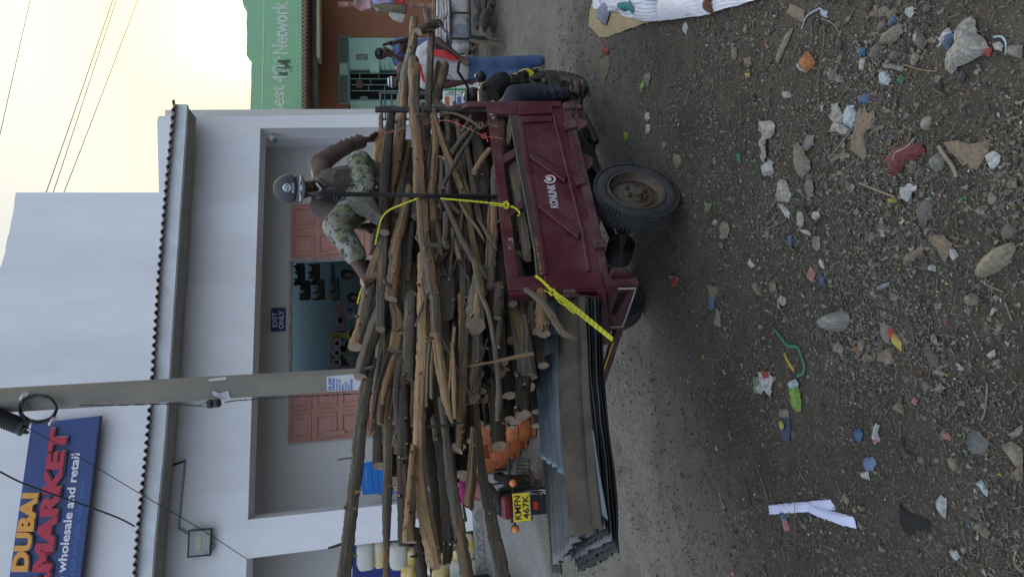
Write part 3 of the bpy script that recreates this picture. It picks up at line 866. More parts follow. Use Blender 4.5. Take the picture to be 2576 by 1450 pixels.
M_orl = mat('orange_lens', (.65, .20, .06), .25)
def indicator(p, r, lens):
    b_ = MB(); b_.ball(p, (r, r, r), 12, 8); o = b_.build('indicator', M_blkp, trike, smooth_=True)
    b_ = MB(); b_.ball(p + Hs * .02, (r * .85, r * .85, r * .85), 12, 8); q = b_.build('lens', lens, o, smooth_=True); q.location = -TB
indicator(atY(1209, 193, 6.05), .052, M_orl)
indicator(atY(1318, 189, 6.25), .048, M_chr)
indicator(atY(1372, 208, 6.15), .044, M_chr)
b_ = MB(); p = atY(1290, 205, 6.2); b_.ball(p, (.07, .05, .075), 10, 7); b_.box(p + V3((.03, 0, -.07)), (.10, .06, .07)); b_.tube([p, atY(1320, 189, 6.25)], .012, 6); b_.tube([atY(1350, 215, 6.15), atY(1318, 190, 6.25)], .015, 6)
b_.build('lamp_cluster', M_blkp, trike, bevel=.006)
b_ = MB(); p = [atY(*q, 6.35) for q in ((1283, 188), (1300, 184), (1318, 174), (1332, 173), (1345, 182), (1340, 192), (1300, 200))]; b_.prism(p, V3((.02, .05, 0))); b_.build('front_cowl', mat('yellow_plastic', (.55, .46, .02), .35), trike, bevel=.008)
# front edge of the driver's platform and seat
b_ = MB(); tbox(b_, 1.05, 1.95, -.25, .25, .34, .38); b_.build('footboard', M_blk, trike)
b_ = MB(); tbox(b_, 1.10, 1.50, -.2, .2, .66, .80); b_.build('driver_seat', mat('black_vinyl', (.02, .02, .022), .5), trike, bevel=.04)

# black pipe and ribbed bar standing at the side of the load
pp = thing('steel_pipe', 'scuffed black steel pipe upright at the front corner of the cart bed', 'pipe', tuple(S(1226, 276, .05)))
b_ = MB(); b_.tube([S(944, 275.5, .05), S(1090, 276, .05), S(1225, 279, .05), S(1300, 280, .05)], .0235, 12); b_.build('pipe', mat('scuffed_black_pipe', (.025, .025, .027), .45, .2, var=.2, vs=30, dust=.5, dustcol=(.14, .15, .15)), pp, smooth_='auto')
b_ = MB()
for xx in (1152, 1188): b_.tube([S(xx, 277, .05), S(xx + 10, 277.4, .05)], .028, 12)
b_.build('clamp', M_blk, pp, smooth_='auto')
rb = thing('ribbed_bar', 'dark ribbed steel bar with a tapered tip standing before the logs and seated man', 'steel bar', tuple(S(1245, 494, -.02)))
b_ = MB()
def RBp(x): t = (x - 775) / (1262 - 775); return S(x, 486.5 + 8.5 * t, .012 - .035 * math.sin(math.pi * min(1, t)))
b_.tube([RBp(775), RBp(785), RBp(800), RBp(1262)], [.004, .009, .0125, .0125], 8); b_.build('bar', M_blk, rb, smooth_='auto')
b_ = MB()
for k in range(150):
    x = 803 + k * 3.02
    b_.tube([RBp(x), RBp(x + 1.1)], .0162, 8)
q = b_.build('ribs', M_blk, rb); q['kind'] = 'stuff'
# ------------------------------------------------------------------ firewood
def log_mat(name, bark, tan, peel, streak=1.0):
    m = bpy.data.materials.new(name); m.use_nodes = True; nt = m.node_tree; b = nt.nodes['Principled BSDF']
    b.inputs['Roughness'].default_value = .85; b.inputs['Specular IOR Level'].default_value = .2
    uv = N(nt, 'ShaderNodeUVMap'); oi = N(nt, 'ShaderNodeObjectInfo')
    # seam-free coordinates: angle -> circle, length kept
    sx = N(nt, 'ShaderNodeSeparateXYZ'); L(nt, uv.outputs[0], sx.inputs[0])
    ang = N(nt, 'ShaderNodeMath', operation='MULTIPLY'); ang.inputs[1].default_value = 2 * math.pi; L(nt, sx.outputs[0], ang.inputs[0])
    cs = N(nt, 'ShaderNodeMath', operation='COSINE'); sn = N(nt, 'ShaderNodeMath', operation='SINE'); L(nt, ang.outputs[0], cs.inputs[0]); L(nt, ang.outputs[0], sn.inputs[0])
    rn = N(nt, 'ShaderNodeMath', operation='MULTIPLY_ADD'); rn.inputs[1].default_value = 37.0; L(nt, oi.outputs['Random'], rn.inputs[0]); L(nt, sx.outputs[1], rn.inputs[2])
    cb = N(nt, 'ShaderNodeCombineXYZ'); L(nt, cs.outputs[0], cb.inputs[0]); L(nt, sn.outputs[0], cb.inputs[1]); L(nt, rn.outputs[0], cb.inputs[2])
    def nz(sc, st, de=6., ro=.6):
        mp = N(nt, 'ShaderNodeMapping', inp={'Scale': st}); L(nt, cb.outputs[0], mp.inputs[0])
        n = N(nt, 'ShaderNodeTexNoise', inp={'Scale': sc, 'Detail': de, 'Roughness': ro}); L(nt, mp.outputs[0], n.inputs[0]); return n.outputs[0]
    def rng(s, a, b_, c=0., d=1.):
        n = N(nt, 'ShaderNodeMapRange', inp={'From Min': a, 'From Max': b_, 'To Min': c, 'To Max': d}); L(nt, s, n.inputs[0]); return n.outputs[0]
    def mix(f, a, b_, fac=None):
        n = N(nt, 'ShaderNodeMix', data_type='RGBA'); L(nt, f, n.inputs[0])
        for k, q in ((6, a), (7, b_)):
            if isinstance(q, tuple): n.inputs[k].default_value = q + (1,)
            else: L(nt, q, n.inputs[k])
        return n.outputs[2]
    fine = nz(3.2, (1.6, 1.6, 1.5))
    c = mix(rng(fine, .35, .68), bark, tuple(x * .36 for x in bark))
    c = mix(rng(nz(1.3, (1, 1, 2.0)), .5, .62, 0, .6), c, (.17, .125, .09))
    tn = mix(rng(nz(4, (2, 2, 1.2)), .35, .65), tan, tuple(x * y for x, y in zip(tan, (.62, .52, .45))))
    pm = rng(nz(1.0, (.7, .7, 1.5), 5, .55), peel, peel + .035)
    c = mix(pm, c, tn)
    c = mix(rng(nz(7, (2.4, 2.4, .5)), .60, .66, 0, .8), c, (.035, .03, .026))
    c = mix(rng(nz(2.6, (1, 1, 3.5), 3, .5), .70, .74, 0, .9), c, (.03, .022, .018))
    hv = N(nt, 'ShaderNodeHueSaturation'); L(nt, c, hv.inputs['Color'])
    L(nt, rng(oi.outputs['Random'], 0, 1, .72, 1.25), hv.inputs['Value'])
    L(nt, hv.outputs[0], b.inputs['Base Color'])
    bp = N(nt, 'ShaderNodeBump', inp={'Strength': 1.0, 'Distance': .02})
    h = N(nt, 'ShaderNodeMath', operation='MULTIPLY_ADD'); L(nt, nz(6, (2.6, 2.6, 1.1), 8., .7), h.inputs[0]); h.inputs[1].default_value = 1; 
    inv = N(nt, 'ShaderNodeMath', operation='MULTIPLY'); inv.inputs[1].default_value = -.5; L(nt, pm, inv.inputs[0]); L(nt, inv.outputs[0], h.inputs[2])
    L(nt, h.outputs[0], bp.inputs['Height']); L(nt, bp.outputs[0], b.inputs['Normal'])
    return m
LM = {'g': log_mat('grey_bark', (.30, .265, .22), (.50, .345, .20), .57),
      'd': log_mat('dark_bark', (.145, .122, .096), (.32, .225, .14), .63),
      'p': log_mat('half_peeled_bark', (.30, .25, .195), (.53, .345, .185), .49),
      't': log_mat('peeled_wood', (.33, .255, .18), (.57, .40, .235), .40)}
M_cut = mat('sawn_wood', (.33, .235, .155), .85, var=.4, vs=16, bump=.4, bs=30, stretch=(1, 1, 1), col2=(.20, .15, .11))
LABS = []
def px_r(p, w):                                  # diameter in pixels -> radius in metres at a point
    return w / 2 / FPX * (p - CAM).dot(_F)
def resample(pts, n):
    out_ = []
    m_ = len(pts)
    if m_ == 2: pts = [pts[0], tuple(lerp(a, b, .5) for a, b in zip(*pts)), pts[1]]; m_ = 3
    for k in range(n):
        t = k / (n - 1) * (m_ - 1); i = min(m_ - 2, int(t)); f = t - i
        p0 = pts[max(0, i - 1)]; p1 = pts[i]; p2 = pts[i + 1]; p3 = pts[min(m_ - 1, i + 2)]
        out_.append(tuple(.5 * ((2 * b) + (c - a) * f + (2 * a - 5 * b + 4 * c - d) * f * f + (3 * b - a - 3 * c + d) * f ** 3) for a, b, c, d in zip(p0, p1, p2, p3)))
    return out_
lseed = [0]
def log(label, pts, d, kind='g', knots=1, group=None, name='log', d2=None, n=14, wob=.10, slant=.25, fn=None, cat=None):
    """pts = [(x, y, width px)] traced along the log, d = metres behind the cart's near side"""
    lseed[0] += 1; sd = lseed[0]; rr = random.Random(sd * 31)
    d2 = d if d2 is None else d2
    fn = fn or S
    m_ = max(7, int(sum(math.hypot(a[0] - b[0], a[1] - b[1]) for a, b in zip(pts, pts[1:])) / 8))
    q = resample(pts, m_)
    P = []; Rr = []
    for k, (x, y, w_) in enumerate(q):
        p = fn(x, y, lerp(d, d2, k / (m_ - 1)))
        r = max(.003, px_r(p, w_))
        j = r * .07
        p = p + V3((rr.uniform(-j, j), rr.uniform(-j, j), rr.uniform(-j, j)))
        P.append(p); Rr.append(r * (1.04 + .06 * noise.noise(V3((k * .35, sd, 0))) + rr.uniform(-.05, .05)))
    mb = MB(); mb.tube(P, Rr, n, mi=0, capmi=1, wob=wob, seed=sd, capslant=slant)
    o = mb.build(name, [LM[kind], M_cut], None, smooth_='auto')
    tag(o, label, cat or ('log' if max(w_ for _, _, w_ in pts) > 11 else 'stick'), group)
    # knots and snapped twigs belong to the log
    for _ in range(knots * 2):
        k = rr.randrange(1, m_ - 1); r = Rr[k]
        if r < .012: continue
        dr = V3((rr.uniform(-1, 1), rr.uniform(-1, 1), rr.uniform(-1, 1))) - (CAM - P[k]).normalized() * -.9
        ax = (P[k + 1] - P[k]).normalized(); dr = (dr - ax * dr.dot(ax)).normalized()
        kb = MB(); ln = rr.uniform(.25, .6) * r if rr.random() < .8 else rr.uniform(1, 2.2) * r
        kb.tube([P[k] + dr * r * .75, P[k] + dr * (r * .98) + ax * ln * .2, P[k] + dr * (r + ln) + ax * ln * .5], [r * .42, r * .30, r * .16], 7, mi=0, capmi=1, wob=.15, seed=sd)
        kb.build('knot', [LM[kind], M_cut], o, smooth_='auto')
    return o
G1 = 'firewood logs and poles on the cart'
# --- long poles, top of the load
log('longest grey pole, reaching forward over the driver along the top of the load', [(1042, 47, 19), (1037, 120, 22), (1020, 190, 24), (1011, 280, 26), (1002, 360, 31), (987, 440, 33), (973, 500, 32), (962, 560, 26), (950, 612, 12)], .30, 'g', 3)
log('cracked grey brown log along the top of the load under the seated man', [(1027, 357, 18), (1006, 453, 26), (1001, 501, 30), (983, 572, 31), (956, 643, 32), (935, 700, 32), (918, 780, 31), (910, 822, 31), (892, 872, 33)], .36, 'p', 3)
log('smooth brown log ending in a pale round cut face beside the concrete pole', [(975, 720, 22), (961, 773, 30), (941, 833, 32), (920, 893, 31), (907, 949, 30)], .30, 'g', 1)
log('thick shaggy log with orange peeled bark, sawn end facing left below the crossing root', [(1030, 470, 20), (1027, 500, 26), (1013, 563, 31), (998, 625, 34), (992, 700, 34), (984, 752, 32)], .20, 'p', 2)
log('long centre log with many knots, its front half still in bark', [(1043, 165, 24), (1042, 282, 26), (1052, 382, 27), (1056, 485, 27), (1061, 501, 27), (1068, 607, 27), (1081, 678, 27), (1086, 714, 27), (1094, 755, 27), (1098, 846, 27)], .04, 'p', 5)
log('peeled pale orange end of the long centre log, splintered tip hanging out at the rear', [(1097, 846, 25), (1104, 890, 26), (1112, 940, 26), (1121, 995, 22), (1130, 1035, 16), (1138, 1062, 7)], .045, 't', 2)
log('tan log with a hollow dark end just right of the ribbed bar', [(1089, 290, 16), (1095, 357, 17), (1091, 435, 18), (1084, 488, 18), (1088, 520, 20), (1088, 561, 20)], .07, 't', 2)
log('grey pole pointing forward beside the block that hangs across it', [(1071, 25, 14), (1078, 60, 16), (1083, 93, 18), (1081, 186, 18), (1077, 264, 17), (1074, 364, 15)], .16, 'g', 2)
log('thin yellowish pole farthest forward at the front of the load', [(1093, -8, 9), (1091, 56, 9), (1090, 110, 9)], .30, 't', 1)
log('short split block lying across the forward poles', [(1052, 80, 20), (1075, 68, 24), (1108, 57, 20)], .10, 'd', 1)
log('small curved twig stub on the cross block in front', [(1104, 60, 8), (1115, 72, 5), (1124, 84, 3)], .08, 'g', 0)
log('stub log with a snapped grey end above the carton stack', [(1121, 163, 20), (1110, 205, 22), (1096, 258, 21)], .18, 'g', 1)
log('short brown stub log next to the carton stack, nearer the long pole', [(1103, 160, 14), (1096, 200, 16), (1089, 242, 15)], .25, 'g', 0)
log('round sawn butt of a brown log under the long pole, in front of the jersey', [(1040, 150, 24), (1040, 180, 27), (1043, 212, 27)], .22, 'g', 0)
# --- front half, side face
log('long slanting log with forked tip rising from the front, crossing behind the smooth stick', [(1091, 274, 9), (1107, 338, 13), (1125, 391, 16), (1145, 435, 16), (1164, 487, 16), (1170, 500, 16), (1177, 527, 15), (1187, 590, 15), (1198, 643, 15), (1206, 690, 17), (1214, 742, 20)], .03, 'p', 3)
log('smooth straight grey stick crossing in front of the other sticks', [(1201, 318, 7), (1176, 358, 10), (1152, 396, 11), (1113, 471, 12)], -.03, 'g', 0, wob=.03)
log('thick grey stick just above the crossing smooth stick', [(1187, 320, 11), (1160, 352, 13), (1136, 384, 14)], .03, 'g', 0)
log('short tan stick slanting against the maroon rail', [(1231, 376, 12), (1211, 403, 15), (1191, 433, 15)], .02, 't', 0)
log('grey stick running back from the crossing point, blunt sawn tip', [(1166, 340, 11), (1175, 382, 13), (1187, 453, 14), (1193, 492, 15), (1205, 550, 16)], .06, 'g', 2)
log('cracked grey log with sawn ends close along the rail by the rear wheel', [(1240, 515, 24), (1239, 560, 27), (1238, 600, 28), (1234, 661, 27), (1234, 719, 22)], .06, 'g', 2)
log('forked branch winding down across the middle of the load', [(1114, 500, 10), (1134, 542, 12), (1155, 590, 13), (1179, 634, 14), (1188, 652, 15), (1208, 668, 11), (1222, 698, 6)], -.02, 'g', 3)
log('lumpy grey stick with a knobbed broken end in the middle', [(1121, 535, 15), (1123, 560, 16), (1122, 588, 15), (1118, 605, 14), (1125, 622, 17)], .03, 'g', 2)
log('stick with a freshly cut orange tip in the middle of the load', [(1136, 575, 12), (1147, 622, 14), (1157, 652, 13)], .05, 't', 0)
log('thin grey stick with a pale sharp tip pointing at the rail', [(1205, 552, 8), (1226, 590, 9), (1248, 626, 5)], -.01, 'g', 0)
log('purple brown splintered stick with a sharp broken point', [(1157, 510, 8), (1178, 545, 10), (1201, 575, 9), (1211, 592, 7), (1218, 606, 2)], .0, 'g', 0)
log('curved root stub lying across the long centre log', [(1067, 624, 6), (1080, 618, 10), (1095, 616, 10), (1111, 621, 7)], -.04, 'g', 0)
log('dark straight stick in the shadow beside the shaggy log', [(1036, 560, 12), (1031, 630, 14), (1027, 700, 13)], .22, 'd', 1)
log('slender grey stick near the front, left of the tan log', [(1083, 368, 8), (1075, 417, 12), (1076, 495, 12)], .08, 'g', 1)
log('grey stick ending in a jagged stub near the front pipe', [(1062, 276, 9), (1063, 320, 13), (1063, 360, 13), (1061, 395, 12)], .10, 'g', 1)
log('knotted stick with torn orange bark near the front', [(1073, 325, 9), (1075, 355, 12), (1079, 378, 9), (1070, 420, 16), (1069, 480, 17)], .13, 'p', 1)
log('grey stick standing out under the brown twine', [(1128, 292, 10), (1126, 364, 14), (1113, 435, 14), (1108, 480, 12)], .08, 'g', 1)
log('grey stick behind the slanting log, under the pink string', [(1149, 305, 12), (1159, 364, 13), (1165, 400, 12)], .10, 'g', 0)
log('short dark stick between the front sticks', [(1136, 322, 9), (1141, 382, 10), (1142, 400, 8)], .12, 'd', 0)
log('stub poking up towards the front pipe over the twine', [(1193, 274, 10), (1176, 310, 11), (1160, 336, 11)], .09, 'g', 0)
log('upright stub at the front pipe, left of the twine', [(1144, 258, 10), (1141, 285, 10), (1137, 315, 10)], .12, 'g', 0)
log('short stub slanting away behind the front pipe', [(1107, 258, 8), (1118, 270, 10), (1132, 284, 10)], .13, 'g', 0)
log('grey stick low in the front half, left of the slanting log', [(1122, 405, 10), (1127, 440, 13), (1128, 520, 13), (1133, 548, 12)], .05, 'g', 1)
log('stick between the slanting log and the rear facing stub', [(1155, 422, 12), (1168, 460, 14), (1178, 495, 13), (1186, 560, 13)], .07, 'g', 1)
log('big dark rotten log low against the front rail', [(1196, 330, 20), (1206, 380, 30), (1214, 430, 32), (1216, 500, 28), (1218, 560, 20)], .12, 'd', 2)
log('weathered pale split log tight against the rail', [(1242, 420, 12), (1244, 460, 20), (1247, 520, 18)], .06, 'g', 0)
log('hooked white twig in the front sticks', [(1104, 393, 5), (1115, 396, 5), (1121, 400, 5)], -.03, 't', 0)
log('forked bleached twig below the crossing stick', [(1152, 424, 5), (1160, 411, 6), (1170, 410, 4)], -.02, 'g', 0)
log('small snapped stub right of the ribbed bar', [(1135, 512, 9), (1144, 526, 10), (1153, 534, 8)], .0, 'g', 0)
log('grey stick just behind the forked branch', [(1168, 560, 14), (1171, 600, 16), (1175, 645, 15)], .08, 'g', 0)
log('dark stick behind the cracked grey log', [(1204, 585, 12), (1210, 630, 14), (1215, 670, 14)], .09, 'd', 0)
log('narrow stick ending in a frayed tip in the upper middle', [(1100, 500, 10), (1097, 545, 14), (1104, 590, 14), (1109, 625, 12), (1113, 642, 6)], .09, 'g', 1)
log('small dark stick hanging in the gap beside the metal plate', [(1100, 640, 12), (1105, 668, 12), (1109, 690, 12)], .12, 'd', 0)
log('thin dark stick beside the metal plate', [(1112, 628, 6), (1111, 660, 8), (1121, 690, 9)], .10, 'd', 0)
log('dark barked log in the shadow behind the tail corner of the rail', [(1256, 620, 16), (1262, 680, 24), (1264, 735, 24), (1262, 770, 20), (1254, 798, 22)], .12, 'd', 1)
# --- top left, near the man
log('upright grained stump under the seated man\'s hand', [(956, 338, 25), (953, 398, 27), (955, 450, 24)], .62, 'p', 1)
log('small shaggy stub standing behind the stump', [(957, 293, 10), (959, 330, 13)], .66, 'g', 0)
log('curved grey root behind the stump top', [(997, 283, 5), (975, 310, 8), (962, 352, 8)], .62, 'g', 0)
log('dark plank edge under the stump', [(1000, 290, 10), (985, 330, 11), (972, 400, 11), (962, 470, 8)], .55, 'd', 0)
log('pale bark slab beside the longest pole', [(998, 300, 9), (990, 350, 11), (980, 400, 10), (970, 470, 9)], .50, 't', 0)
log('log under the man\'s boots, sawn off beside the doorway', [(952, 545, 22), (948, 600, 24), (938, 650, 22)], .62, 'g', 0)
log('upturned cut block standing up by the rope on top of the load', [(950, 690, 14), (930, 700, 18), (912, 712, 24)], .28, 'p', 0, d2=.30)
# --- rear half
log('long pale pole with a flat axe cut wedge end, lowest bright log at the rear', [(1060, 640, 18), (1064, 773, 27), (1063, 900, 30), (1057, 1010, 29), (1054, 1100, 28), (1056, 1196, 29), (1070, 1303, 34), (1085, 1375, 36), (1098, 1425, 24)], .16, 't', 2)
log('smooth brown log with both ends sawn, above the bright pole', [(1034, 738, 26), (1031, 820, 30), (1027, 963, 29)], .22, 'g', 1)
log('cracked brown log ending in two nails beside the thin branches', [(990, 760, 22), (1003, 810, 30), (1001, 850, 34), (994, 882, 34)], .26, 'p', 1)
log('thick dark knotty log ending at the white pillar', [(1014, 940, 24), (1014, 1063, 34), (1016, 1196, 35), (1019, 1372, 35)], .22, 'd', 4)
log('tan knotty log with a grey sawn end beside the thick dark log', [(1040, 1120, 14), (1035, 1200, 20), (1031, 1290, 28), (1029, 1363, 34)], .12, 't', 3)
log('grey pole leaving the picture at the upper rear, highest of the rear poles', [(936, 900, 26), (922, 968, 29), (909, 1060, 31), (900, 1165, 31), (888, 1250, 31), (877, 1356, 31), (866, 1450, 32), (857, 1540, 32)], .34, 'g', 4)
log('straight slim pole below the highest rear pole, its end split pale', [(984, 985, 20), (979, 1063, 24), (976, 1196, 23), (973, 1303, 22), (972, 1380, 14)], .30, 'g', 2)
log('pale split strip sticking out past the slim pole', [(975, 1350, 12), (971, 1420, 14), (969, 1530, 14)], .30, 't', 0)
log('smooth grey pole leaving the picture over the motorcycle', [(1108, 1000, 14), (1120, 1076, 20), (1134, 1196, 27), (1150, 1303, 30), (1168, 1410, 33), (1183, 1500, 34)], .10, 'g', 2)
log('grey pole nearest the ground at the rear, crossing the motorcycle seat', [(1196, 990, 14), (1206, 1116, 18), (1219, 1223, 26), (1238, 1316, 32), (1257, 1410, 37), (1276, 1500, 40)], .18, 'g', 3)
log('splintered bright yellow log end in front of the motorcycle', [(1192, 1076, 18), (1188, 1156, 22), (1183, 1220, 26), (1178, 1276, 24)], .06, 't', 1, slant=.6)
log('long middle log with a shattered pale end', [(1162, 745, 20), (1166, 800, 24), (1167, 895, 24), (1164, 1005, 22), (1160, 1063, 22), (1155, 1134, 17)], .08, 'p', 3, slant=.6)
log('thick stub with a broad oval sawn face at the tail of the cart', [(1204, 700, 30), (1198, 760, 42), (1196, 822, 46)], .05, 'g', 1)
log('barky log directly under the broad sawn stub', [(1197, 830, 28), (1196, 900, 32), (1192, 1002, 31)], .12, 'g', 2)
log('thin crooked branch hanging down past the broad sawn stub', [(1192, 655, 12), (1208, 735, 10), (1228, 785, 10), (1244, 870, 11), (1254, 968, 12), (1254, 1010, 16), (1251, 1056, 9)], -.06, 'g', 2)
log('small twisted tan stick with a hooked tip above the peeled end', [(1137, 861, 7), (1141, 905, 9), (1143, 980, 13), (1145, 1052, 9)], .0, 't', 0)
log('orange splinter crossing the rear of the load', [(1178, 920, 3), (1215, 914, 6), (1250, 908, 6), (1300, 897, 10), (1342, 889, 8)], -.10, 't', 0, slant=0)
log('curved bleached driftwood branch with a split tip at the tailgate', [(1322, 727, 12), (1345, 744, 15), (1368, 766, 18), (1392, 800, 19), (1412, 832, 18), (1432, 846, 14), (1452, 852, 7)], -.12, 'p', 1)
log('bulky weathered stump on the folded sheets at the tail', [(1362, 736, 26), (1366, 790, 34), (1367, 838, 36)], .02, 'p', 2)
log('rough bark stump beside the bulky stump', [(1338, 738, 18), (1340, 790, 24), (1350, 832, 24)], .08, 'd', 1)
log('round sawn log end peeping out behind the tail corner', [(1287, 700, 20), (1289, 735, 22), (1291, 764, 22)], .10, 'g', 0)
log('dark log with a chewed pale end below the forked branch', [(1258, 715, 26), (1255, 760, 28), (1252, 800, 20)], .05, 'd', 1)
log('thin twig beside the sheets at the tail', [(1320, 790, 6), (1327, 840, 8), (1325, 884, 7)], .0, 'g', 0)
log('frayed brown stick above the sheets', [(1260, 800, 12), (1254, 840, 14), (1250, 872, 14)], .08, 'p', 0)
log('dark charred log with a round grey end in front of the gas cylinders', [(1240, 960, 28), (1248, 1040, 36), (1254, 1121, 39)], .30, 'd', 2)
log('dark log ending in a pale sawn face just above the sheets', [(1318, 846, 28), (1317, 940, 36), (1312, 1044, 36)], .30, 'd', 2)
log('short dark stub with a pale oval end in the gap', [(1238, 880, 22), (1248, 920, 26), (1264, 940, 26)], .20, 'd', 0)
log('dark log running under the bright pole to the wedge end', [(1072, 1000, 20), (1078, 1100, 26), (1090, 1196, 27), (1104, 1303, 28), (1112, 1390, 22)], .28, 'd', 1)
log('dark log with tan streaks and a pointed tip next to the wedge end', [(1096, 1060, 18), (1110, 1150, 24), (1120, 1240, 27), (1128, 1350, 28), (1124, 1420, 18)], .20, 'd', 2)
log('grey log in the middle of the rear gap', [(1108, 1000, 18), (1114, 1060, 22), (1121, 1130, 22), (1126, 1180, 20)], .26, 'g', 1)
log('brown log leaving the picture past the wedge end', [(1050, 1330, 24), (1056, 1390, 26), (1064, 1460, 27), (1070, 1540, 27)], .24, 'd', 1)
log('thin crooked branch among the upper thin branches', [(960, 885, 7), (952, 930, 9), (945, 985, 7)], .25, 'd', 0)
log('longest thin dark branch of the upper thin branches', [(978, 890, 7), (963, 930, 9), (950, 980, 9), (944, 1020, 8), (939, 1056, 6)], .22, 'd', 1)
log('pale shaggy stick among the upper thin branches', [(992, 895, 12), (981, 935, 17), (970, 970, 18), (962, 1014, 12)], .20, 'p', 1)
log('grey shaggy stick right of the upper thin branches', [(1008, 905, 8), (999, 950, 12), (995, 993, 15), (998, 1030, 13), (1000, 1063, 12)], .20, 'g', 1)
log('torn pale stub under the upper thin branches', [(963, 985, 16), (960, 1020, 18), (956, 1066, 15)], .25, 't', 0, slant=.5)
log('thin twig beside the torn pale stub', [(986, 1000, 7), (984, 1030, 8), (980, 1050, 6)], .22, 'g', 0)
log('pale strip of wood beside the bright pole', [(1040, 960, 10), (1038, 1020, 14), (1037, 1070, 10)], .20, 'g', 0)
log('curved brown stick below the bright pole', [(1088, 830, 6), (1086, 920, 9), (1085, 1000, 8)], .12, 't', 0)
log('short pale stub under the bright pole', [(1088, 1050, 10), (1093, 1080, 13), (1096, 1104, 13)], .12, 'g', 0)
log('short thin stub poking from the highest rear pole', [(886, 1150, 4), (868, 1152, 4), (849, 1156, 3)], .28, 'g', 0)
log('thin stick crossing under the long middle log', [(1075, 1072, 6), (1118, 1070, 7), (1163, 1062, 6)], .0, 'd', 0)
log('thin pale twig across the middle rear logs', [(1150, 1022, 3), (1180, 1016, 4), (1212, 1010, 3)], .0, 'g', 0)
log('grey log between the stub and the dark plate', [(1163, 650, 18), (1167, 700, 23), (1168, 765, 22)], .10, 'g', 0)
log('dark sooty log beside the forked branch', [(1191, 655, 16), (1193, 700, 18), (1194, 745, 18)], .16, 'd', 0)
log('grey log under the cracked brown log at the rear', [(985, 750, 14), (1010, 880, 26), (1016, 960, 28)], .30, 'd', 1)
log('yellow split plank seen through the side slot', [(1262, 284, 20), (1262, 330, 21), (1260, 392, 14)], .09, 't', 0, wob=.2)
log('pointed grey wood splitting in the side slot by the headboard', [(1284, 262, 4), (1287, 290, 14), (1283, 330, 17), (1278, 362, 8)], .05, 'g', 0)
log('grey log lying along the bed behind the middle rail', [(1288, 400, 22), (1304, 500, 25), (1320, 600, 26), (1326, 650, 22)], .08, 'g', 1)
log('brown log low in the bed, seen through the slot', [(1276, 420, 18), (1290, 520, 22), (1300, 640, 24)], .16, 'd', 0)
rr = random.Random(64)
for k in range(46):                              # slim sticks jammed between the logs of the side face
    x, y = rr.uniform(1050, 1232), rr.uniform(300, 930); ln = rr.uniform(30, 95); a = rr.gauss(0, .28); w_ = rr.uniform(4, 9)
    log('slim stick jammed between the logs on the near side of the load', [(x - ln * math.sin(a), y - ln * math.cos(a), w_), (x + rr.uniform(-3, 3), y, w_ * 1.1), (x + ln * math.sin(a), y + ln * math.cos(a), w_ * .8)], rr.uniform(.03, .12), rr.choice('ggdpt'), 0, 'slim sticks jammed in the side of the load', n=8)
# metal plate in the load
pl = MB()
a = [S(x, y, .13) for x, y in ((1128, 640), (1155, 657), (1146, 742), (1140, 800), (1125, 806), (1108, 800), (1102, 742))]
pl.prism(a, NI * .006)
tag(pl.build('metal_plate', mat('brown_plate', (.075, .062, .05), .6, .2, var=.3, vs=4, dust=.3)), 'flat brown metal plate wedged upright among the logs in the middle of the load', 'plate')
# inner fill: logs nobody can tell apart
rr = random.Random(21)
GF = 'dark logs buried inside the load'
for k in range(150):
    t0 = rr.uniform(-1.5, .2); ln = rr.uniform(1.2, 2.2); t1 = min(t0 + ln, 1.15)
    if k >= 70: t0 = rr.uniform(-1.75, -1.3); t1 = t0 + rr.uniform(.8, 1.4)
    if t0 < -.9:
        z = rr.uniform(1.45, 1.97) if t0 < -1.3 else rr.uniform(1.25, 1.97)
    else: z = rr.uniform(.85, 1.98)
    y = rr.uniform(-.36, .5); r = rr.uniform(.03, .055)
    if z > 1.25: t1 = min(t1 + rr.uniform(0, .3), 1.3)
    if k >= 120: t0 = rr.uniform(-1.3, -.95); t1 = t0 + 1.3; z = rr.uniform(1.02, 1.32)
    a = rr.uniform(-.05, .05)
    P = [T(lerp(t0, t1, q), y + a * (q - .5) * 3, z - .02 * q + .01 * math.sin(q * 5 + k)) for q in (0, .25, .5, .75, 1)]
    mb = MB(); mb.tube(P, [r * .9, r, r * 1.05, r, r * .85], 8, mi=0, capmi=1, wob=.08, seed=k)
    tag(mb.build('log', [LM['d' if rr.random() < .7 else 'g'], M_cut], None, smooth_='auto'), 'dark log buried inside the firewood load behind the outer logs', 'log', GF)
# ------------------------------------------------------------------ people
M_skin = mat('dark_skin', (.060, .032, .021), .5, var=.15, vs=14, spec=.45)
M_skin2 = mat('brown_skin', (.085, .046, .030), .5, var=.15, vs=14)
M_hair = mat('black_hair', (.010, .009, .008), .9, bump=.6, bs=90)
def chain(mb, pts, n=12):
    """pts = [(Vector, radius)] ; tapered limb with round joints"""
    for (a, ra), (b, rb) in zip(pts, pts[1:]):
        mb.tube([a, a.lerp(b, .5), b], [ra, (ra + rb) / 2, rb], n)
    for a, r in pts: mb.ball(a, r, 12, 8)
def fuse(mb, name, m, parent, vox=.012, it=4, base=None):
    o = mb.build(name, m, parent, smooth_=True)
    md = o.modifiers.new('remesh', 'REMESH'); md.mode = 'VOXEL'; md.voxel_size = vox; md.use_smooth_shade = True
    md = o.modifiers.new('smooth', 'SMOOTH'); md.factor = .6; md.iterations = it
    return o
def frame(f, u):
    f = V3(f).normalized(); u = V3(u); s = f.cross(u).normalized(); u = s.cross(f).normalized()
    return s, f, u                                # right, forward, up of the head
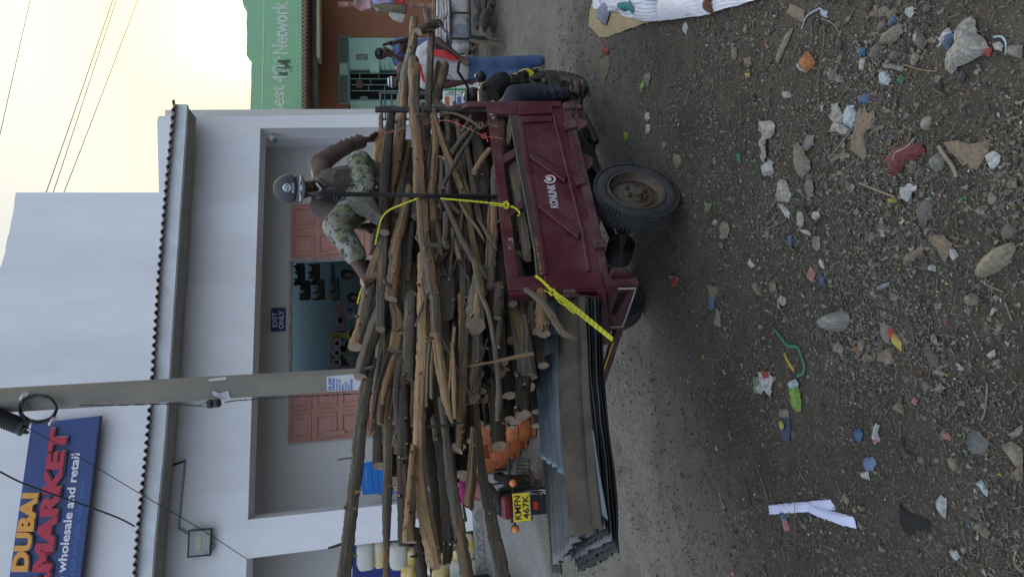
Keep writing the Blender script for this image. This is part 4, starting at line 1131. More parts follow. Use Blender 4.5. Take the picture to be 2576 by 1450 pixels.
def head_shape(mb, c, f, u, k=1.0):
    s, f, u = frame(f, u)
    M = Matrix((s, f, u)).transposed()
    def P(a, b, d): return c + (s * a + f * b + u * d) * k
    mb.ball(P(0, -.012, .035), (.076 * k, .094 * k, .088 * k), 16, 12, M=M)
    mb.ball(P(0, .020, -.030), (.058 * k, .066 * k, .072 * k), 14, 10, M=M)
    mb.ball(P(0, .052, -.085), (.028 * k, .026 * k, .020 * k), 10, 8, M=M)          # chin
    mb.tube([P(0, .078, .018), P(0, .100, -.018), P(0, .088, -.028)], [.009 * k, .017 * k, .015 * k], 8)   # nose
    mb.ball(P(0, .080, -.055), (.026 * k, .012 * k, .010 * k), 8, 6, M=M)           # lips
    for q in (-1, 1):
        mb.ball(P(.075 * q, -.012, -.012), (.010 * k, .020 * k, .030 * k), 8, 6, M=M)  # ears
        mb.ball(P(.030 * q, .072, .026), (.022 * k, .012 * k, .009 * k), 8, 6, M=M)   # brow
        mb.ball(P(.040 * q, .055, -.022), (.020 * k, .018 * k, .016 * k), 8, 6, M=M)  # cheeks
    return P, M
def eyes(P, M, k, parent):
    for q in (-1, 1):
        mb = MB(); mb.ball(P(.030 * q, .074, .008), (.012 * k, .008 * k, .008 * k), 8, 6, M=M)
        mb.build('eye', mat('eye_white', (.5, .45, .40), .3), parent, smooth_=True)
def hand(mb, w, d, pn, curl=.5, k=1.0, spread=.022, side=1):
    """w wrist, d finger direction, pn palm normal (towards what is held)"""
    d = V3(d).normalized(); pn = V3(pn); pn = (pn - d * pn.dot(d)).normalized(); s = d.cross(pn) * side
    pc = w + d * .055 * k
    for q in (-.028, -.01, .01, .028):
        mb.tube([w + s * q * .7 * k, w + d * .09 * k + s * q * k], [.017 * k, .014 * k], 8)
    for q, ln in ((-.030, .062), (-.010, .078), (.010, .074), (.030, .055)):
        a = w + d * .088 * k + s * q * k
        b = a + (d * math.cos(curl * .9) + pn * math.sin(curl * .9)) * ln * .45 * k
        c = b + (d * math.cos(curl * 2) + pn * math.sin(curl * 2)) * ln * .32 * k
        e = c + (d * math.cos(curl * 2.8) + pn * math.sin(curl * 2.8)) * ln * .26 * k
        mb.tube([a, b, c, e], [.0105 * k, .0095 * k, .0085 * k, .007 * k], 7)
    t = w + d * .025 * k - s * .030 * k
    mb.tube([t, t + (d * .6 - s * .7 + pn * .3).normalized() * .04 * k, t + (d * .8 - s * .6 + pn * .3).normalized() * .04 * k + (d + pn * .8).normalized() * .032 * k], [.015 * k, .012 * k, .009 * k], 7)

# ---- the man sitting on the load ----
def Q(x, y, d=.42): return S(x, y, d)
man = thing('person', 'man in brown shirt, camouflage trousers and dark lettered cap sitting on top of the firewood', 'person', tuple(Q(930, 460)))
hc = Q(744, 476, .34)
hf = (CAM - hc).normalized() + V3((.05, 0, -.50)); hu = V3((0.02, -.55, 1))
mb = MB()
P_, M_ = head_shape(mb, hc, hf, hu, 1.12)
neck, ch, bel, hip = Q(806, 470, .44), Q(850, 470, .45), Q(905, 462, .48), Q(940, 458, .50)
chain(mb, [(hc - V3((0, 0, .03)), .055), (neck, .058), (ch, .11), (bel, .12), (hip, .12)])
ls, le, lw, lh = Q(800, 412, .44), Q(858, 376, .46), Q(922, 351, .56), Q(944, 346, .60)
chain(mb, [(neck, .055), (ls, .062), (le, .043), (lw, .028)])
hand(mb, lw.lerp(lh, .3), lh - lw, V3((0, 0, -1)) + NI * .3, curl=.55, side=1)
rs, re_, rw = Q(803, 522, .44), Q(858, 548, .50), Q(912, 572, .60)
chain(mb, [(neck, .055), (rs, .062), (re_, .043), (rw, .028)])
hand(mb, rw, V3((.1, 0, -1)), NI, curl=.3)
rk, ra = Q(845, 571, .26), Q(918, 692, .40)
chain(mb, [(Q(930, 492, .48), .10), (rk, .06), (Q(878, 622, .30), .058), (ra, .038)])
mb.ball(ra + V3((-.03, 0, -.03)), (.06, .04, .03), 10, 8)
mb.tube([ra, ra + V3((-.10, -.05, -.05))], [.04, .03], 8)
lk, la = Q(905, 408, .34), Q(922, 492, .30)
chain(mb, [(Q(930, 440, .48), .10), (lk, .06), (la, .045)])
body_ = fuse(mb, 'body', M_skin, man, .010, 3)
eyes(P_, M_, 1.12, man)
M_bsh = mat('brown_shirt', (.125, .092, .078), .9, var=.4, vs=9, bump=.6, bs=11, col2=(.062, .05, .046))
M_dsh = mat('dark_shirt_panel', (.04, .04, .044), .8, bump=.3, bs=12)
mb = MB()
chain(mb, [(neck + V3((0, 0, -.055)), .085), (ch + V3((0, 0, .02)), .145), (ch, .150), (bel, .158), (hip, .165)])
chain(mb, [(ls.lerp(neck, .45) + V3((0, 0, -.02)), .075), (ls + V3((0, 0, -.01)), .082), (ls.lerp(le, .5), .070), (le, .062), (lw.lerp(le, .25), .054)])
mb.tube([lw.lerp(le, .30), lw.lerp(le, .20)], .060, 12)
chain(mb, [(rs.lerp(neck, .45) + V3((0, 0, -.02)), .075), (rs + V3((0, 0, -.01)), .085), (rs.lerp(re_, .5), .078), (re_ + V3((0, 0, -.03)), .066)])
# folds
for k in range(9):
    t = k / 8; a = ch.lerp(hip, t) - _F * .12; mb.tube([a - _R0 * .10 + V3((0, 0, .02 * math.sin(k * 3))), a + _R0 * .02, a + _R0 * .11 + V3((0, 0, -.03))], .022, 6)
for (a, b) in ((ls, le), (le, lw), (rs, re_)):
    for k in range(4):
        c = a.lerp(b, .2 + .2 * k); mb.tube([c + V3((.05, -.03, .045)), c + V3((0, -.070, 0)), c + V3((-.05, -.04, -.02))], .014, 6)
shirt = fuse(mb, 'shirt', M_bsh, man, .010, 5)
mb = MB()
for q in ((796, 446, 832, 428, 872, 424), (796, 500, 832, 516, 868, 522)):
    mb.tube([Q(q[0], q[1], .33), Q(q[2], q[3], .285), Q(q[4], q[5], .30)], [.014, .022, .018], 8)
mb = MB()
mb.tube([Q(790, 448, .40), Q(806, 456, .33), Q(822, 468, .29)], [.020, .022, .010], 8)
mb.tube([Q(790, 500, .40), Q(806, 494, .33), Q(822, 482, .29)], [.020, .022, .010], 8)
fuse(mb, 'collar', M_dsh, man, .008, 2)
mb = MB()
mb.tube([Q(796, 462, .335), Q(808, 476, .30), Q(797, 490, .335)], .008, 6)
mb.build('undershirt_edge', mat('pale_undershirt', (.35, .38, .42), .8), man, smooth_=True)
mb = MB(); mb.tube([Q(822, 475, .27), Q(850, 470, .265), Q(885, 466, .27), Q(915, 462, .30)], .007, 6); mb.build('button_placket', M_dsh, man, smooth_=True)
for (ya, yb) in ((438, 458), (484, 504)):
    mb = MB(); P = [Q(840, ya, .275), Q(840, yb, .265), Q(866, yb, .265), Q(866, ya, .275)]
    for a, b in zip(P, P[1:] + P[:1]): mb.tube([a, b], .0045, 5)
    mb.tube([P[0].lerp(P[3], .3), P[1].lerp(P[2], .3)], .004, 5); mb.build('chest_pocket', M_dsh, man)
# camouflage trousers
cm = bpy.data.materials.new('camouflage_cloth'); cm.use_nodes = True; nt = cm.node_tree; b = nt.nodes['Principled BSDF']; b.inputs['Roughness'].default_value = .85
tcn = N(nt, 'ShaderNodeTexCoord'); sn_ = N(nt, 'ShaderNodeVectorMath', operation='SNAP'); sn_.inputs[1].default_value = (.008, .008, .008); L(nt, tcn.outputs['Object'], sn_.inputs[0])
prev = None
for i, (sc, th, colr) in enumerate(((10., .53, (.13, .14, .08)), (12.5, .55, (.05, .08, .055)), (17., .60, (.16, .15, .085)), (21., .60, (.02, .028, .022)))):
    mp = N(nt, 'ShaderNodeMapping', inp={'Location': (i * 7.3, i * 3.1, i)}); L(nt, sn_.outputs[0], mp.inputs[0])
    nz_ = N(nt, 'ShaderNodeTexNoise', inp={'Scale': sc, 'Detail': 2.5}); L(nt, mp.outputs[0], nz_.inputs[0])
    r_ = N(nt, 'ShaderNodeMapRange', inp={'From Min': th, 'From Max': th + .01}); L(nt, nz_.outputs[0], r_.inputs[0])
    mx_ = N(nt, 'ShaderNodeMix', data_type='RGBA'); L(nt, r_.outputs[0], mx_.inputs[0])
    if prev is None: mx_.inputs[6].default_value = (.21, .205, .18, 1)
    else: L(nt, prev, mx_.inputs[6])
    mx_.inputs[7].default_value = colr + (1,); prev = mx_.outputs[2]
L(nt, prev, b.inputs['Base Color'])
mb = MB()
chain(mb, [(Q(930, 466, .52), .165), (Q(905, 512, .44), .125), (rk, .088), (Q(868, 600, .28), .080), (Q(893, 640, .33), .074)])
chain(mb, [(Q(930, 462, .52), .165), (Q(915, 432, .42), .120), (lk, .092), (Q(915, 450, .31), .085), (Q(922, 478, .30), .066)])
for k in range(7):
    c = rk.lerp(Q(893, 640, .33), k / 7); mb.tube([c + V3((.06, -.05, .03)), c + V3((0, -.085, 0)), c + V3((-.06, -.05, -.04))], .014, 6)
    c = lk + (Q(922, 478, .30) - lk) * (k / 7); mb.tube([c + V3((.0, -.07, .07)), c + V3((0.01, -.09, 0)), c + V3((.0, -.07, -.07))], .015, 6)
fuse(mb, 'trousers', cm, man, .010, 3)
# boot with its tread turned to the viewer
M_boot = mat('dusty_boot', (.085, .08, .068), .85, var=.4, vs=14, dust=.5, dustcol=(.17, .16, .13), bump=.4)
M_sole = mat('dusty_sole', (.12, .115, .10), .85, var=.4, vs=30, dust=.4, dustcol=(.2, .19, .16), bump=.3)
bt = MB()
toe, heel = Q(888, 506, .20), Q(958, 556, .20)
ax = (heel - toe); LN = ax.length; ax.normalize(); nrm = (CAM - toe).normalized(); nrm = (nrm - ax * nrm.dot(ax)).normalized(); sd = ax.cross(nrm)
outl = []
for t, w_ in ((0, .018), (.04, .034), (.12, .048), (.25, .053), (.40, .048), (.55, .037), (.70, .034), (.85, .038), (.95, .034), (1, .018)): outl.append((t, w_))
poly = [toe + ax * (t * LN) + sd * w_ for t, w_ in outl] + [toe + ax * (t * LN) - sd * w_ for t, w_ in outl[::-1]]
bt.prism([p for p in poly], nrm * -.022); bt.build('boot_sole', M_sole, man, bevel=.004)
lb = MB()
for k in range(11):
    t = .07 + .086 * k
    if .52 < t < .66: continue
    w_ = .040 if t < .5 else .028
    for q in (-1, 0, 1):
        c = toe + ax * (t * LN) + sd * (q * w_ * .72) + nrm * .004
        h = w_ * .22; a = ax * .007 + sd * (.004 * q)
        lb.hexa([c - sd * h - a, c + sd * h - a * .6, c + sd * h + a, c - sd * h + a * 1.2], [v - nrm * .008 for v in (c - sd * h - a, c + sd * h - a * .6, c + sd * h + a, c - sd * h + a * 1.2)])
q = lb.build('boot_lugs', M_sole, man); q['kind'] = 'stuff'
bt = MB()
bt.tube([toe + ax * .03 - nrm * .035, toe + ax * .12 - nrm * .05, heel - ax * .06 - nrm * .055], [.032, .044, .042], 10); bt.ball(toe + ax * .035 - nrm * .035, .036)
bt.tube([heel - ax * .07 - nrm * .05, la + V3((0, 0, .01))], [.048, .052], 10)
fuse(bt, 'boot', M_boot, man, .009, 3)
# cap
M_cap = mat('charcoal_cap', (.055, .058, .068), .8, var=.2, vs=18, bump=.2, bs=60)
s_, f_, u_ = frame(hf, hu); Mh = Matrix((s_, f_, u_)).transposed()
def cap_pt(az, el, r=(.100, .118, .112)):       # az 0 = front
    return hc + Mh @ V3((math.sin(az) * math.cos(el) * r[0], -.012 + math.cos(az) * math.cos(el) * r[1], .035 + math.sin(el) * r[2]))
mb = MB(); mb.grid(lambda u, v: cap_pt(u * 2 * math.pi, R(2 + 87 * v)), 28, 10)
cap = mb.build('cap', M_cap, man, smooth_=True, solid=.004)
mb = MB()
def brim(u, v):
    a = (u - .5) * R(136); r = .100 + v * .082 * math.cos(a * .95) ** .5
    return hc + Mh @ V3((math.sin(a) * (.094 + .010 * v), -.012 + math.cos(a) * (.112) + (r - .100), .040 - v * .026 - .012 * (abs(math.sin(a)) ** 2)))
mb.grid(brim, 16, 6); q = mb.build('cap_brim', M_cap, man, smooth_=True, solid=.004)
M_thr = mat('white_thread', (.60, .62, .66), .7)
def capt(u, v):                                  # u,v = horizontal, vertical on the front of the cap, metres
    az = u / .118; el = R(6) + v / .112
    return cap_pt(-az if False else az, el, (.103, .121, .115))
def ribbon(mb, fn, n, w_, closed=False):
    P = [fn(k / n) for k in range(n + 1)]
    for k in range(n):
        a, b = P[k], P[k + 1]; dx, dy = b[0] - a[0], b[1] - a[1]; l_ = math.hypot(dx, dy) or 1; nx_, ny_ = -dy / l_ * w_ / 2, dx / l_ * w_ / 2
        mb.add([capt(a[0] - nx_, a[1] - ny_), capt(b[0] - nx_, b[1] - ny_), capt(b[0] + nx_, b[1] + ny_), capt(a[0] + nx_, a[1] + ny_)], [(0, 1, 2, 3)])
mb = MB()
def ell(cx, cy, rx, ry): return lambda t: (cx + rx * math.cos(t * 2 * math.pi), cy + ry * math.sin(t * 2 * math.pi))
ribbon(mb, ell(0, .062, .036, .024), 30, .0055); ribbon(mb, ell(0, .062, .012, .021), 20, .0045); ribbon(mb, ell(0, .071, .026, .010), 20, .0045)
mb.build('cap_emblem', M_thr, man)
vs, fs = text_mesh('TOYOTA', .03)
x0, x1 = min(v.x for v in vs), max(v.x for v in vs); y0, y1 = min(v.y for v in vs), max(v.y for v in vs)
mb = MB(); mb.add([capt((v.x - (x0 + x1) / 2) / (x1 - x0) * .086, .012 + (v.y - y0) / (y1 - y0) * .016) for v in vs], fs); mb.build('lettering', M_thr, man)
mb = MB()
for j in range(4):
    for sg in (-1, 1):
        P = []
        for k in range(13):
            t = k / 12; u = .5 + sg * (.10 + .36 * t * (1 - .05 * j)); v = .30 + .55 * math.sin(t * math.pi * .5) * (1 - .13 * j)
            P.append(brim(u, v) + u_ * .004)
        mb.tube(P, .0011, 4)
mb.build('brim_piping', M_thr, man)
def brp(u, v): return brim(.5 + u, .55 + v) + u_ * .0045
mb = MB()
for (rx, ry, oy) in ((.085, .16, 0), (.028, .14, 0), (.06, .07, -.06)):
    P = [brp(rx * math.cos(k / 14 * 2 * math.pi), oy + ry * math.sin(k / 14 * 2 * math.pi)) for k in range(15)]
    mb.tube(P, .0014, 4)
mb.build('brim_emblem', M_thr, man)

# ---- standing people, simple builder from pixel joints at one depth ----
def person(label, Y, J, shirt, trous, skin, base, hat=None, face=(0, -1, 0), headk=1.0, holding=False, sleeves='short', vox=.014, dY=None):
    dY = dY or {}
    def A(k): x, y = J[k]; return atY(x, y, Y + dY.get(k, 0))
    t = thing('person', label, 'person', tuple(base))
    mb = MB()
    c = A('head'); P_, M_ = head_shape(mb, c, face, (0, 0, 1), headk)
    chain(mb, [(c, .05), (A('neck'), .055), (A('chest'), .11), (A('hip'), .12)])
    for s_ in 'lr':
        if s_ + 'el' in J:
            chain(mb, [(A(s_ + 'sh'), .055), (A(s_ + 'el'), .042), (A(s_ + 'wr'), .027)])
            d = A(s_ + 'wr') - A(s_ + 'el'); hand(mb, A(s_ + 'wr'), d, V3((0, -1, .2)), curl=.6)
        if s_ + 'kn' in J:
            chain(mb, [(A('hip').lerp(A(s_ + 'kn'), .15), .09), (A(s_ + 'kn'), .058), (A(s_ + 'an'), .04)])
            a = A(s_ + 'an'); mb.tube([a + V3((0, .03, -.05)), a + V3((0, -.12, -.07))], [.04, .03], 8)
    fuse(mb, 'body', skin, t, vox, 2); eyes(P_, M_, headk, t)
    mb = MB()
    n0 = A('neck') + V3((0, 0, -.05))
    chain(mb, [(n0, .07), (A('chest'), .145), (A('chest').lerp(A('hip'), .5), .14), (A('hip'), .15)])
    for s_ in 'lr':
        if s_ + 'sh' in J:
            a, b = A(s_ + 'sh'), (A(s_ + 'el') if s_ + 'el' in J else A(s_ + 'sh') + V3((0, 0, -.2)))
            e_ = a.lerp(b, .55 if sleeves == 'short' else 1.0)
            chain(mb, [(n0.lerp(a, .5), .075), (a, .075), (e_, .066)])
    sh = fuse(mb, 'shirt', shirt, t, vox, 3)
    if trous and 'lkn' in J:
        mb = MB()
        for s_ in 'lr':
            chain(mb, [(A('hip') + V3((0, 0, -.02)), .14), (A('hip').lerp(A(s_ + 'kn'), .4), .10), (A(s_ + 'kn'), .08), (A(s_ + 'an') + V3((0, 0, .04)), .068)])
        fuse(mb, 'trousers', trous, t, vox, 2)
    return t, A, P_, M_
M_blue = mat('blue_shirt', (.10, .14, .30), .8, var=.2, vs=8, bump=.3, bs=12)
M_navyt = mat('navy_trousers', (.02, .024, .045), .8, bump=.3, bs=10)
Yb = 11.4
t, A, P_, M_ = person('man in light blue shirt and black cap looking at a phone beside the green door', Yb,
    dict(head=(965, 134), neck=(988, 137), chest=(1018, 128), hip=(1075, 118), lsh=(1000, 156), lel=(1020, 160), lwr=(990, 138), rsh=(1000, 108), rel=(1030, 98), rwr=(992, 107),
         lkn=(1125, 130), lan=(1182, 130), rkn=(1125, 112), ran=(1182, 110)), M_blue, M_navyt, M_skin2, V3((atY(1180, 120, Yb).x, Yb, gz(3.8, Yb))), face=(.85, -.5, -.15), dY={'lel': -.2, 'lwr': -.28, 'rel': -.15, 'rwr': -.3})
mb = MB(); p = atY(974, 110, Yb - .35); mb.box(p, (.02, .08, .15), M=Matrix.Rotation(R(-20), 3, 'Y')); ph = mb.build('mobile_phone', M_blkp, None, bevel=.008); tag(ph, 'black mobile phone held up in front of the blue shirted man\'s face', 'phone')
mb = MB(); hcx = A('head'); mb.ball(hcx + V3((-.01, 0, .065)), (.092, .105, .075), 14, 8); mb.box(hcx + V3((-.10, .02, .06)), (.08, .10, .012)); mb.build('cap', M_blkp, t, smooth_=True)
mb = MB(); mb.tube([atY(988, 150, Yb - .15), atY(1012, 126, Yb - .2), atY(1035, 100, Yb - .18)], .012, 6); mb.ball(atY(1012, 118, Yb - .2), (.10, .04, .05), 10, 6); mb.build('shoulder_bag', mat('maroon_bag', (.07, .03, .035), .6), t, smooth_=True)
Yc = 10.9
t, A, P_, M_ = person('person in a black and white striped knit hat before the window grille', Yc,
    dict(head=(993, 206), neck=(1015, 206), chest=(1045, 200), hip=(1095, 196), lsh=(1026, 228), lel=(1062, 236), lwr=(1090, 220), rsh=(1026, 182), rel=(1012, 172), rwr=(1004, 190),
         lkn=(1140, 205), lan=(1190, 205), rkn=(1140, 190), ran=(1190, 188)), mat('black_shirt', (.02, .02, .023), .8), M_navyt, M_skin, V3((atY(1190, 200, Yc).x, Yc, gz(3.4, Yc))), face=(-.3, -1, -.1), dY={'rel': -.15, 'rwr': -.2})
hcx = A('head'); mb = MB()
for k in range(5):
    zz = .02 + k * .022; r = math.sqrt(max(.001, 1 - (zz / .135) ** 2)) * .092
    mb.lathe([(r, zz), (math.sqrt(max(.0004, 1 - ((zz + .022) / .135) ** 2)) * .092, zz + .022)], hcx + V3((0, .0, 0)), (0, 0, 1), 18, mi=k % 2)
mb.build('knit_hat', [M_blkp, M_thr], t, smooth_=True)
# man in the football jersey
Yj = 7.9
M_jer = mat('white_jersey', (.42, .41, .41), .8, var=.18, vs=5, bump=.35, bs=8)
t, A, P_, M_ = person('man in white jersey with red stripes and blue jeans standing hand on hip', Yj,
    dict(head=(1024, 176), neck=(1048, 176), chest=(1085, 166), hip=(1160, 172), rsh=(1062, 130), rel=(1100, 101), rwr=(1158, 146), lsh=(1068, 208), lel=(1125, 214), lwr=(1175, 205),
         lkn=(1262, 188), lan=(1362, 192), rkn=(1262, 160), ran=(1362, 153)), M_jer, mat('blue_jeans', (.030, .065, .16), .8, var=.45, vs=5, bump=.3, bs=10, col2=(.07, .12, .22)), M_skin, V3((atY(1372, 165, Yj).x, Yj, gz(2.4, Yj))), face=(-.5, .8, -.3), dY={'rel': -.1, 'rwr': -.15})
mb = MB()
mb.tube([atY(1090, 132, Yj - .19), atY(1118, 136, Yj - .19), atY(1150, 150, Yj - .17)], [.040, .042, .020], 10)
mb.tube([atY(1046, 148, Yj - .10), atY(1056, 166, Yj - .17), atY(1060, 186, Yj - .17), atY(1068, 208, Yj - .12)], [.012, .022, .02, .014], 8)
fuse(mb, 'jersey_stripe', mat('jersey_red', (.50, .035, .035), .7), t, .009, 2)
mb = MB()
hx = [(1110, 198), (1122, 186), (1134, 192), (1140, 206), (1122, 212)]
mb.tube([atY(x, y, Yj - .175) for x, y in hx + hx[:1]], .006, 5)
mb.tube([atY(1116 + 9 * math.cos(a / 8 * 6.28), 199 + 6 * math.sin(a / 8 * 6.28), Yj - .178) for a in range(9)], .005, 5)
mb.build('jersey_crest', mat('crest_purple', (.15, .05, .14), .6), t)
# driver
t = thing('person', 'driver in dark clothes and a sandal, hand on the grip, hidden behind the maroon headboard', 'person', tuple(atY(1440, 235, 5.75)))
def D_(x, y, Y=5.75): return atY(x, y, Y)
mb = MB()
hw = D_(1210, 232, 5.62)
chain(mb, [(T(1.30, .0, 1.42), .09), (T(1.27, -.02, 1.2), .11), (T(1.25, 0, .92), .13), (D_(1268, 290, 5.55), .10), (D_(1292, 238, 5.6), .062), (D_(1432, 240, 5.65), .042)])
chain(mb, [(T(1.28, -.2, 1.38), .055), (D_(1216, 272, 5.45), .042), (hw, .03)])
hand(mb, hw, D_(1204, 210, 5.8) - hw, V3((0, .3, -1)), curl=.75)
mb.tube([D_(1442, 248, 5.66), D_(1452, 228, 5.62), D_(1452, 206, 5.60)], [.042, .040, .028], 10)
for k in range(4): mb.ball(D_(1444 + k * 4, 200 + k, 5.6), .014)
P_, M_ = head_shape(mb, T(1.36, .0, 1.66), tuple(HD), (0, 0, 1), 1.0)
fuse(mb, 'body', M_skin2, t, .011, 3)
mb = MB()
chain(mb, [(D_(1274, 320, 5.5), .12), (D_(1296, 240, 5.6), .088), (D_(1345, 236, 5.62), .082), (D_(1420, 238, 5.65), .060)])
for k in range(6):
    c = D_(1310 + k * 20, 236, 5.62); mb.tube([c + V3((.05, -.03, .03)), c + V3((0, -.075, 0)), c + V3((-.05, -.03, -.02))], .015, 6)
fuse(mb, 'trousers', mat('navy_work_trousers', (.026, .028, .045), .8, bump=.4, bs=10, var=.3), t, .011, 3)
mb = MB()
chain(mb, [(T(1.28, 0, 1.42), .12), (T(1.25, 0, 1.2), .15), (T(1.22, 0, .92), .16)])
chain(mb, [(T(1.28, -.2, 1.38), .075), (D_(1222, 270, 5.45), .06), (D_(1218, 246, 5.55), .045)])
mb.tube([D_(1235, 232, 5.9), D_(1262, 205, 5.95), D_(1275, 190, 5.9)], [.10, .10, .05], 10)
fuse(mb, 'jacket', mat('black_jacket', (.012, .012, .014), .8, bump=.3, bs=9), t, .012, 3)
mb = MB(); mb.tube([D_(1461, 268, 5.66), D_(1464, 236, 5.62), D_(1466, 200, 5.6)], [.032, .038, .034], 10, squash=.35); mb.tube([D_(1440, 214, 5.54), D_(1436, 232, 5.55), D_(1448, 240, 5.58)], .016, 8)
mb.build('sandal', M_blkp, t, smooth_=True)
# heads of people inside the shop
for (lab, x, y, shc) in (('shopper\'s head and dark shoulders nearest the right side of the shop doorway', 872, 690, (.03, .03, .035)), ('shopper with cropped black hair in the middle of the shop doorway', 888, 748, (.10, .09, .08)), ('shopper in black lowest in the shop doorway near the pole', 893, 838, (.015, .015, .02))):
    Y = 12.2; c = atY(x + 6, y, Y)
    t = thing('person', lab, 'person', (c.x, Y, zf))
    mb = MB(); P_, M_ = head_shape(mb, c, (.2, -1, -.2), (0, 0, 1), 1.0)
    chain(mb, [(c, .05), (c + V3((0, 0, -.17)), .055), (c + V3((0, .02, -.35)), .12), (c + V3((0, .02, -.75)), .12), (c + V3((0, 0, -1.2)), .12)])
    fuse(mb, 'body', M_skin, t, .016, 2)
    mb = MB(); chain(mb, [(c + V3((0, 0, -.22)), .08), (c + V3((0, .02, -.36)), .15), (c + V3((0, .02, -.8)), .15)]); chain(mb, [(c + V3((-.2, 0, -.27)), .07), (c + V3((.2, 0, -.27)), .07)])
    fuse(mb, 'shirt', mat('shop_shirt_%d' % x, shc, .8), t, .016, 2)
    mb = MB(); mb.ball(c + V3((0, .015, .055)), (.088, .10, .085), 14, 9); fuse(mb, 'hair', M_hair, t, .014, 1)
# ------------------------------------------------------------------ corrugated sheets under the logs
def sheet(label, far, near, df, dn, n_ridge, amp, m, ragged=0, seed=0, curl=0, th=.0012):
    """far / near: pixel polylines along the sheet; df, dn: metres behind the cart's near side"""
    rr = random.Random(seed)
    def along(pl, t):
        k = t * (len(pl) - 1); i = min(len(pl) - 2, int(k)); f = k - i
        return lerp(pl[i][0], pl[i + 1][0], f), lerp(pl[i][1], pl[i + 1][1], f)
    nu = max(8, n_ridge * 8); nv = 22
    jit = [rr.uniform(-1, 1) for _ in range(nu + 1)]
    def fn(u, v):
        k = int(round(u * nu)); e = 1 - ragged * .014 * abs(jit[k]) if ragged else 1
        v2 = v * e
        a = S(*along(far, v2), df); b = S(*along(near, v2), dn)
        p = a.lerp(b, u)
        w_ = math.sin(u * n_ridge * 2 * math.pi) * amp + noise.noise(p * 4 + V3((seed, 0, 0))) * amp * .7
        return p + V3((0, 0, w_ + curl * (4 * u * (1 - u))))
    mb = MB(); mb.grid(fn, nu, nv)
    o = mb.build('corrugated_sheet', m, None, smooth_=True, solid=th * 2)
    return tag(o, label, 'metal sheet', 'roofing sheets under the firewood')
M_s1 = mat('galvanised_blue', (.19, .235, .285), .4, .5, var=.25, vs=4, dust=.3, dustcol=(.20, .19, .18), bump=.1, bs=14)
M_s2 = mat('galvanised_grey', (.15, .16, .175), .4, .5, var=.4, vs=5, dust=.4, dustcol=(.17, .15, .14), bump=.1, bs=14)
M_s3 = mat('old_dark_sheet', (.038, .043, .05), .5, .45, var=.5, vs=5, dust=.35, dustcol=(.10, .09, .08), bump=.1, bs=14)
M_s4 = mat('brown_dirty_sheet', (.085, .07, .054), .7, .2, var=.5, vs=7, dust=.45, dustcol=(.15, .128, .10), bump=.25, bs=20)
sheet('topmost blue grey roofing sheet with a torn slanting end', [(1340, 745), (1354, 966), (1368, 1151)], [(1416, 745), (1424, 966), (1442, 1214)], .62, .16, 5, .022, M_s1, 1, 1)
sheet('grey roofing sheet showing beyond the torn end of the topmost one', [(1352, 740), (1370, 1000), (1386, 1180), (1401, 1430)], [(1422, 740), (1432, 1000), (1446, 1220), (1454, 1360)], .68, .14, 5, .020, M_s2, 1, 2)
sheet('dark roofing sheet edge at the far side of the stack', [(1335, 740), (1351, 966), (1372, 1200), (1393, 1440)], [(1350, 740), (1362, 966), (1384, 1200), (1412, 1445)], .95, .66, 2, .012, M_s3, 1, 3)
sheet('long dark ridge cap sheet rolled round beside the topmost sheet', [(1418, 745), (1426, 966), (1442, 1180), (1460, 1350)], [(1456, 745), (1464, 966), (1480, 1180), (1508, 1345)], .17, .02, 1, .006, M_s4, 1, 4, curl=.075)
sheet('narrow brown bent sheet edge below the rolled sheet', [(1462, 745), (1468, 966), (1484, 1180), (1500, 1330)], [(1472, 745), (1482, 966), (1500, 1180), (1516, 1335)], .03, -.03, 1, .004, M_s4, 1, 5, curl=.02)
fars = [(1470, 750), (1482, 966), (1502, 1180), (1500, 1360)]
for k in range(5):
    o1 = k * 9
    sheet(['dark roofing sheet directly under the rolled one, its wavy end showing', 'dark roofing sheet second from the top of the lower stack', 'dark bent sheet in the middle of the lower stack', 'black roofing sheet second from the bottom of the stack', 'lowest black roofing sheet of the stack, longest towards the left'][k],
          [(1380 + o1, 750), (1395 + o1, 966), (1412 + o1, 1180), (1420 + o1 * 1.1, 1380 + 16 * k)],
          [(1478 + o1, 750), (1486 + o1 * .85, 966), (1510 + o1 * .9, 1180), (1520 + o1 * 1.05, 1330 + 15 * k)], .75, -.02 + .01 * (k % 2), 7, .013, [M_s2, M_s3, M_s2, M_s3, M_s3][k], 1, 10 + k)
sheet('thin shiny bent sheet edge sticking out of the lower stack', [(1484, 1080), (1492, 1180), (1505, 1290)], [(1492, 1080), (1510, 1200), (1530, 1310)], .0, -.05, 1, .004, M_s1, 1, 22)
sheet('torn dark flap of sheet metal folded over the topmost sheet by the stump', [(1370, 845), (1368, 900)], [(1404, 840), (1396, 880)], .10, .04, 1, .01, M_s3, 1, 24)

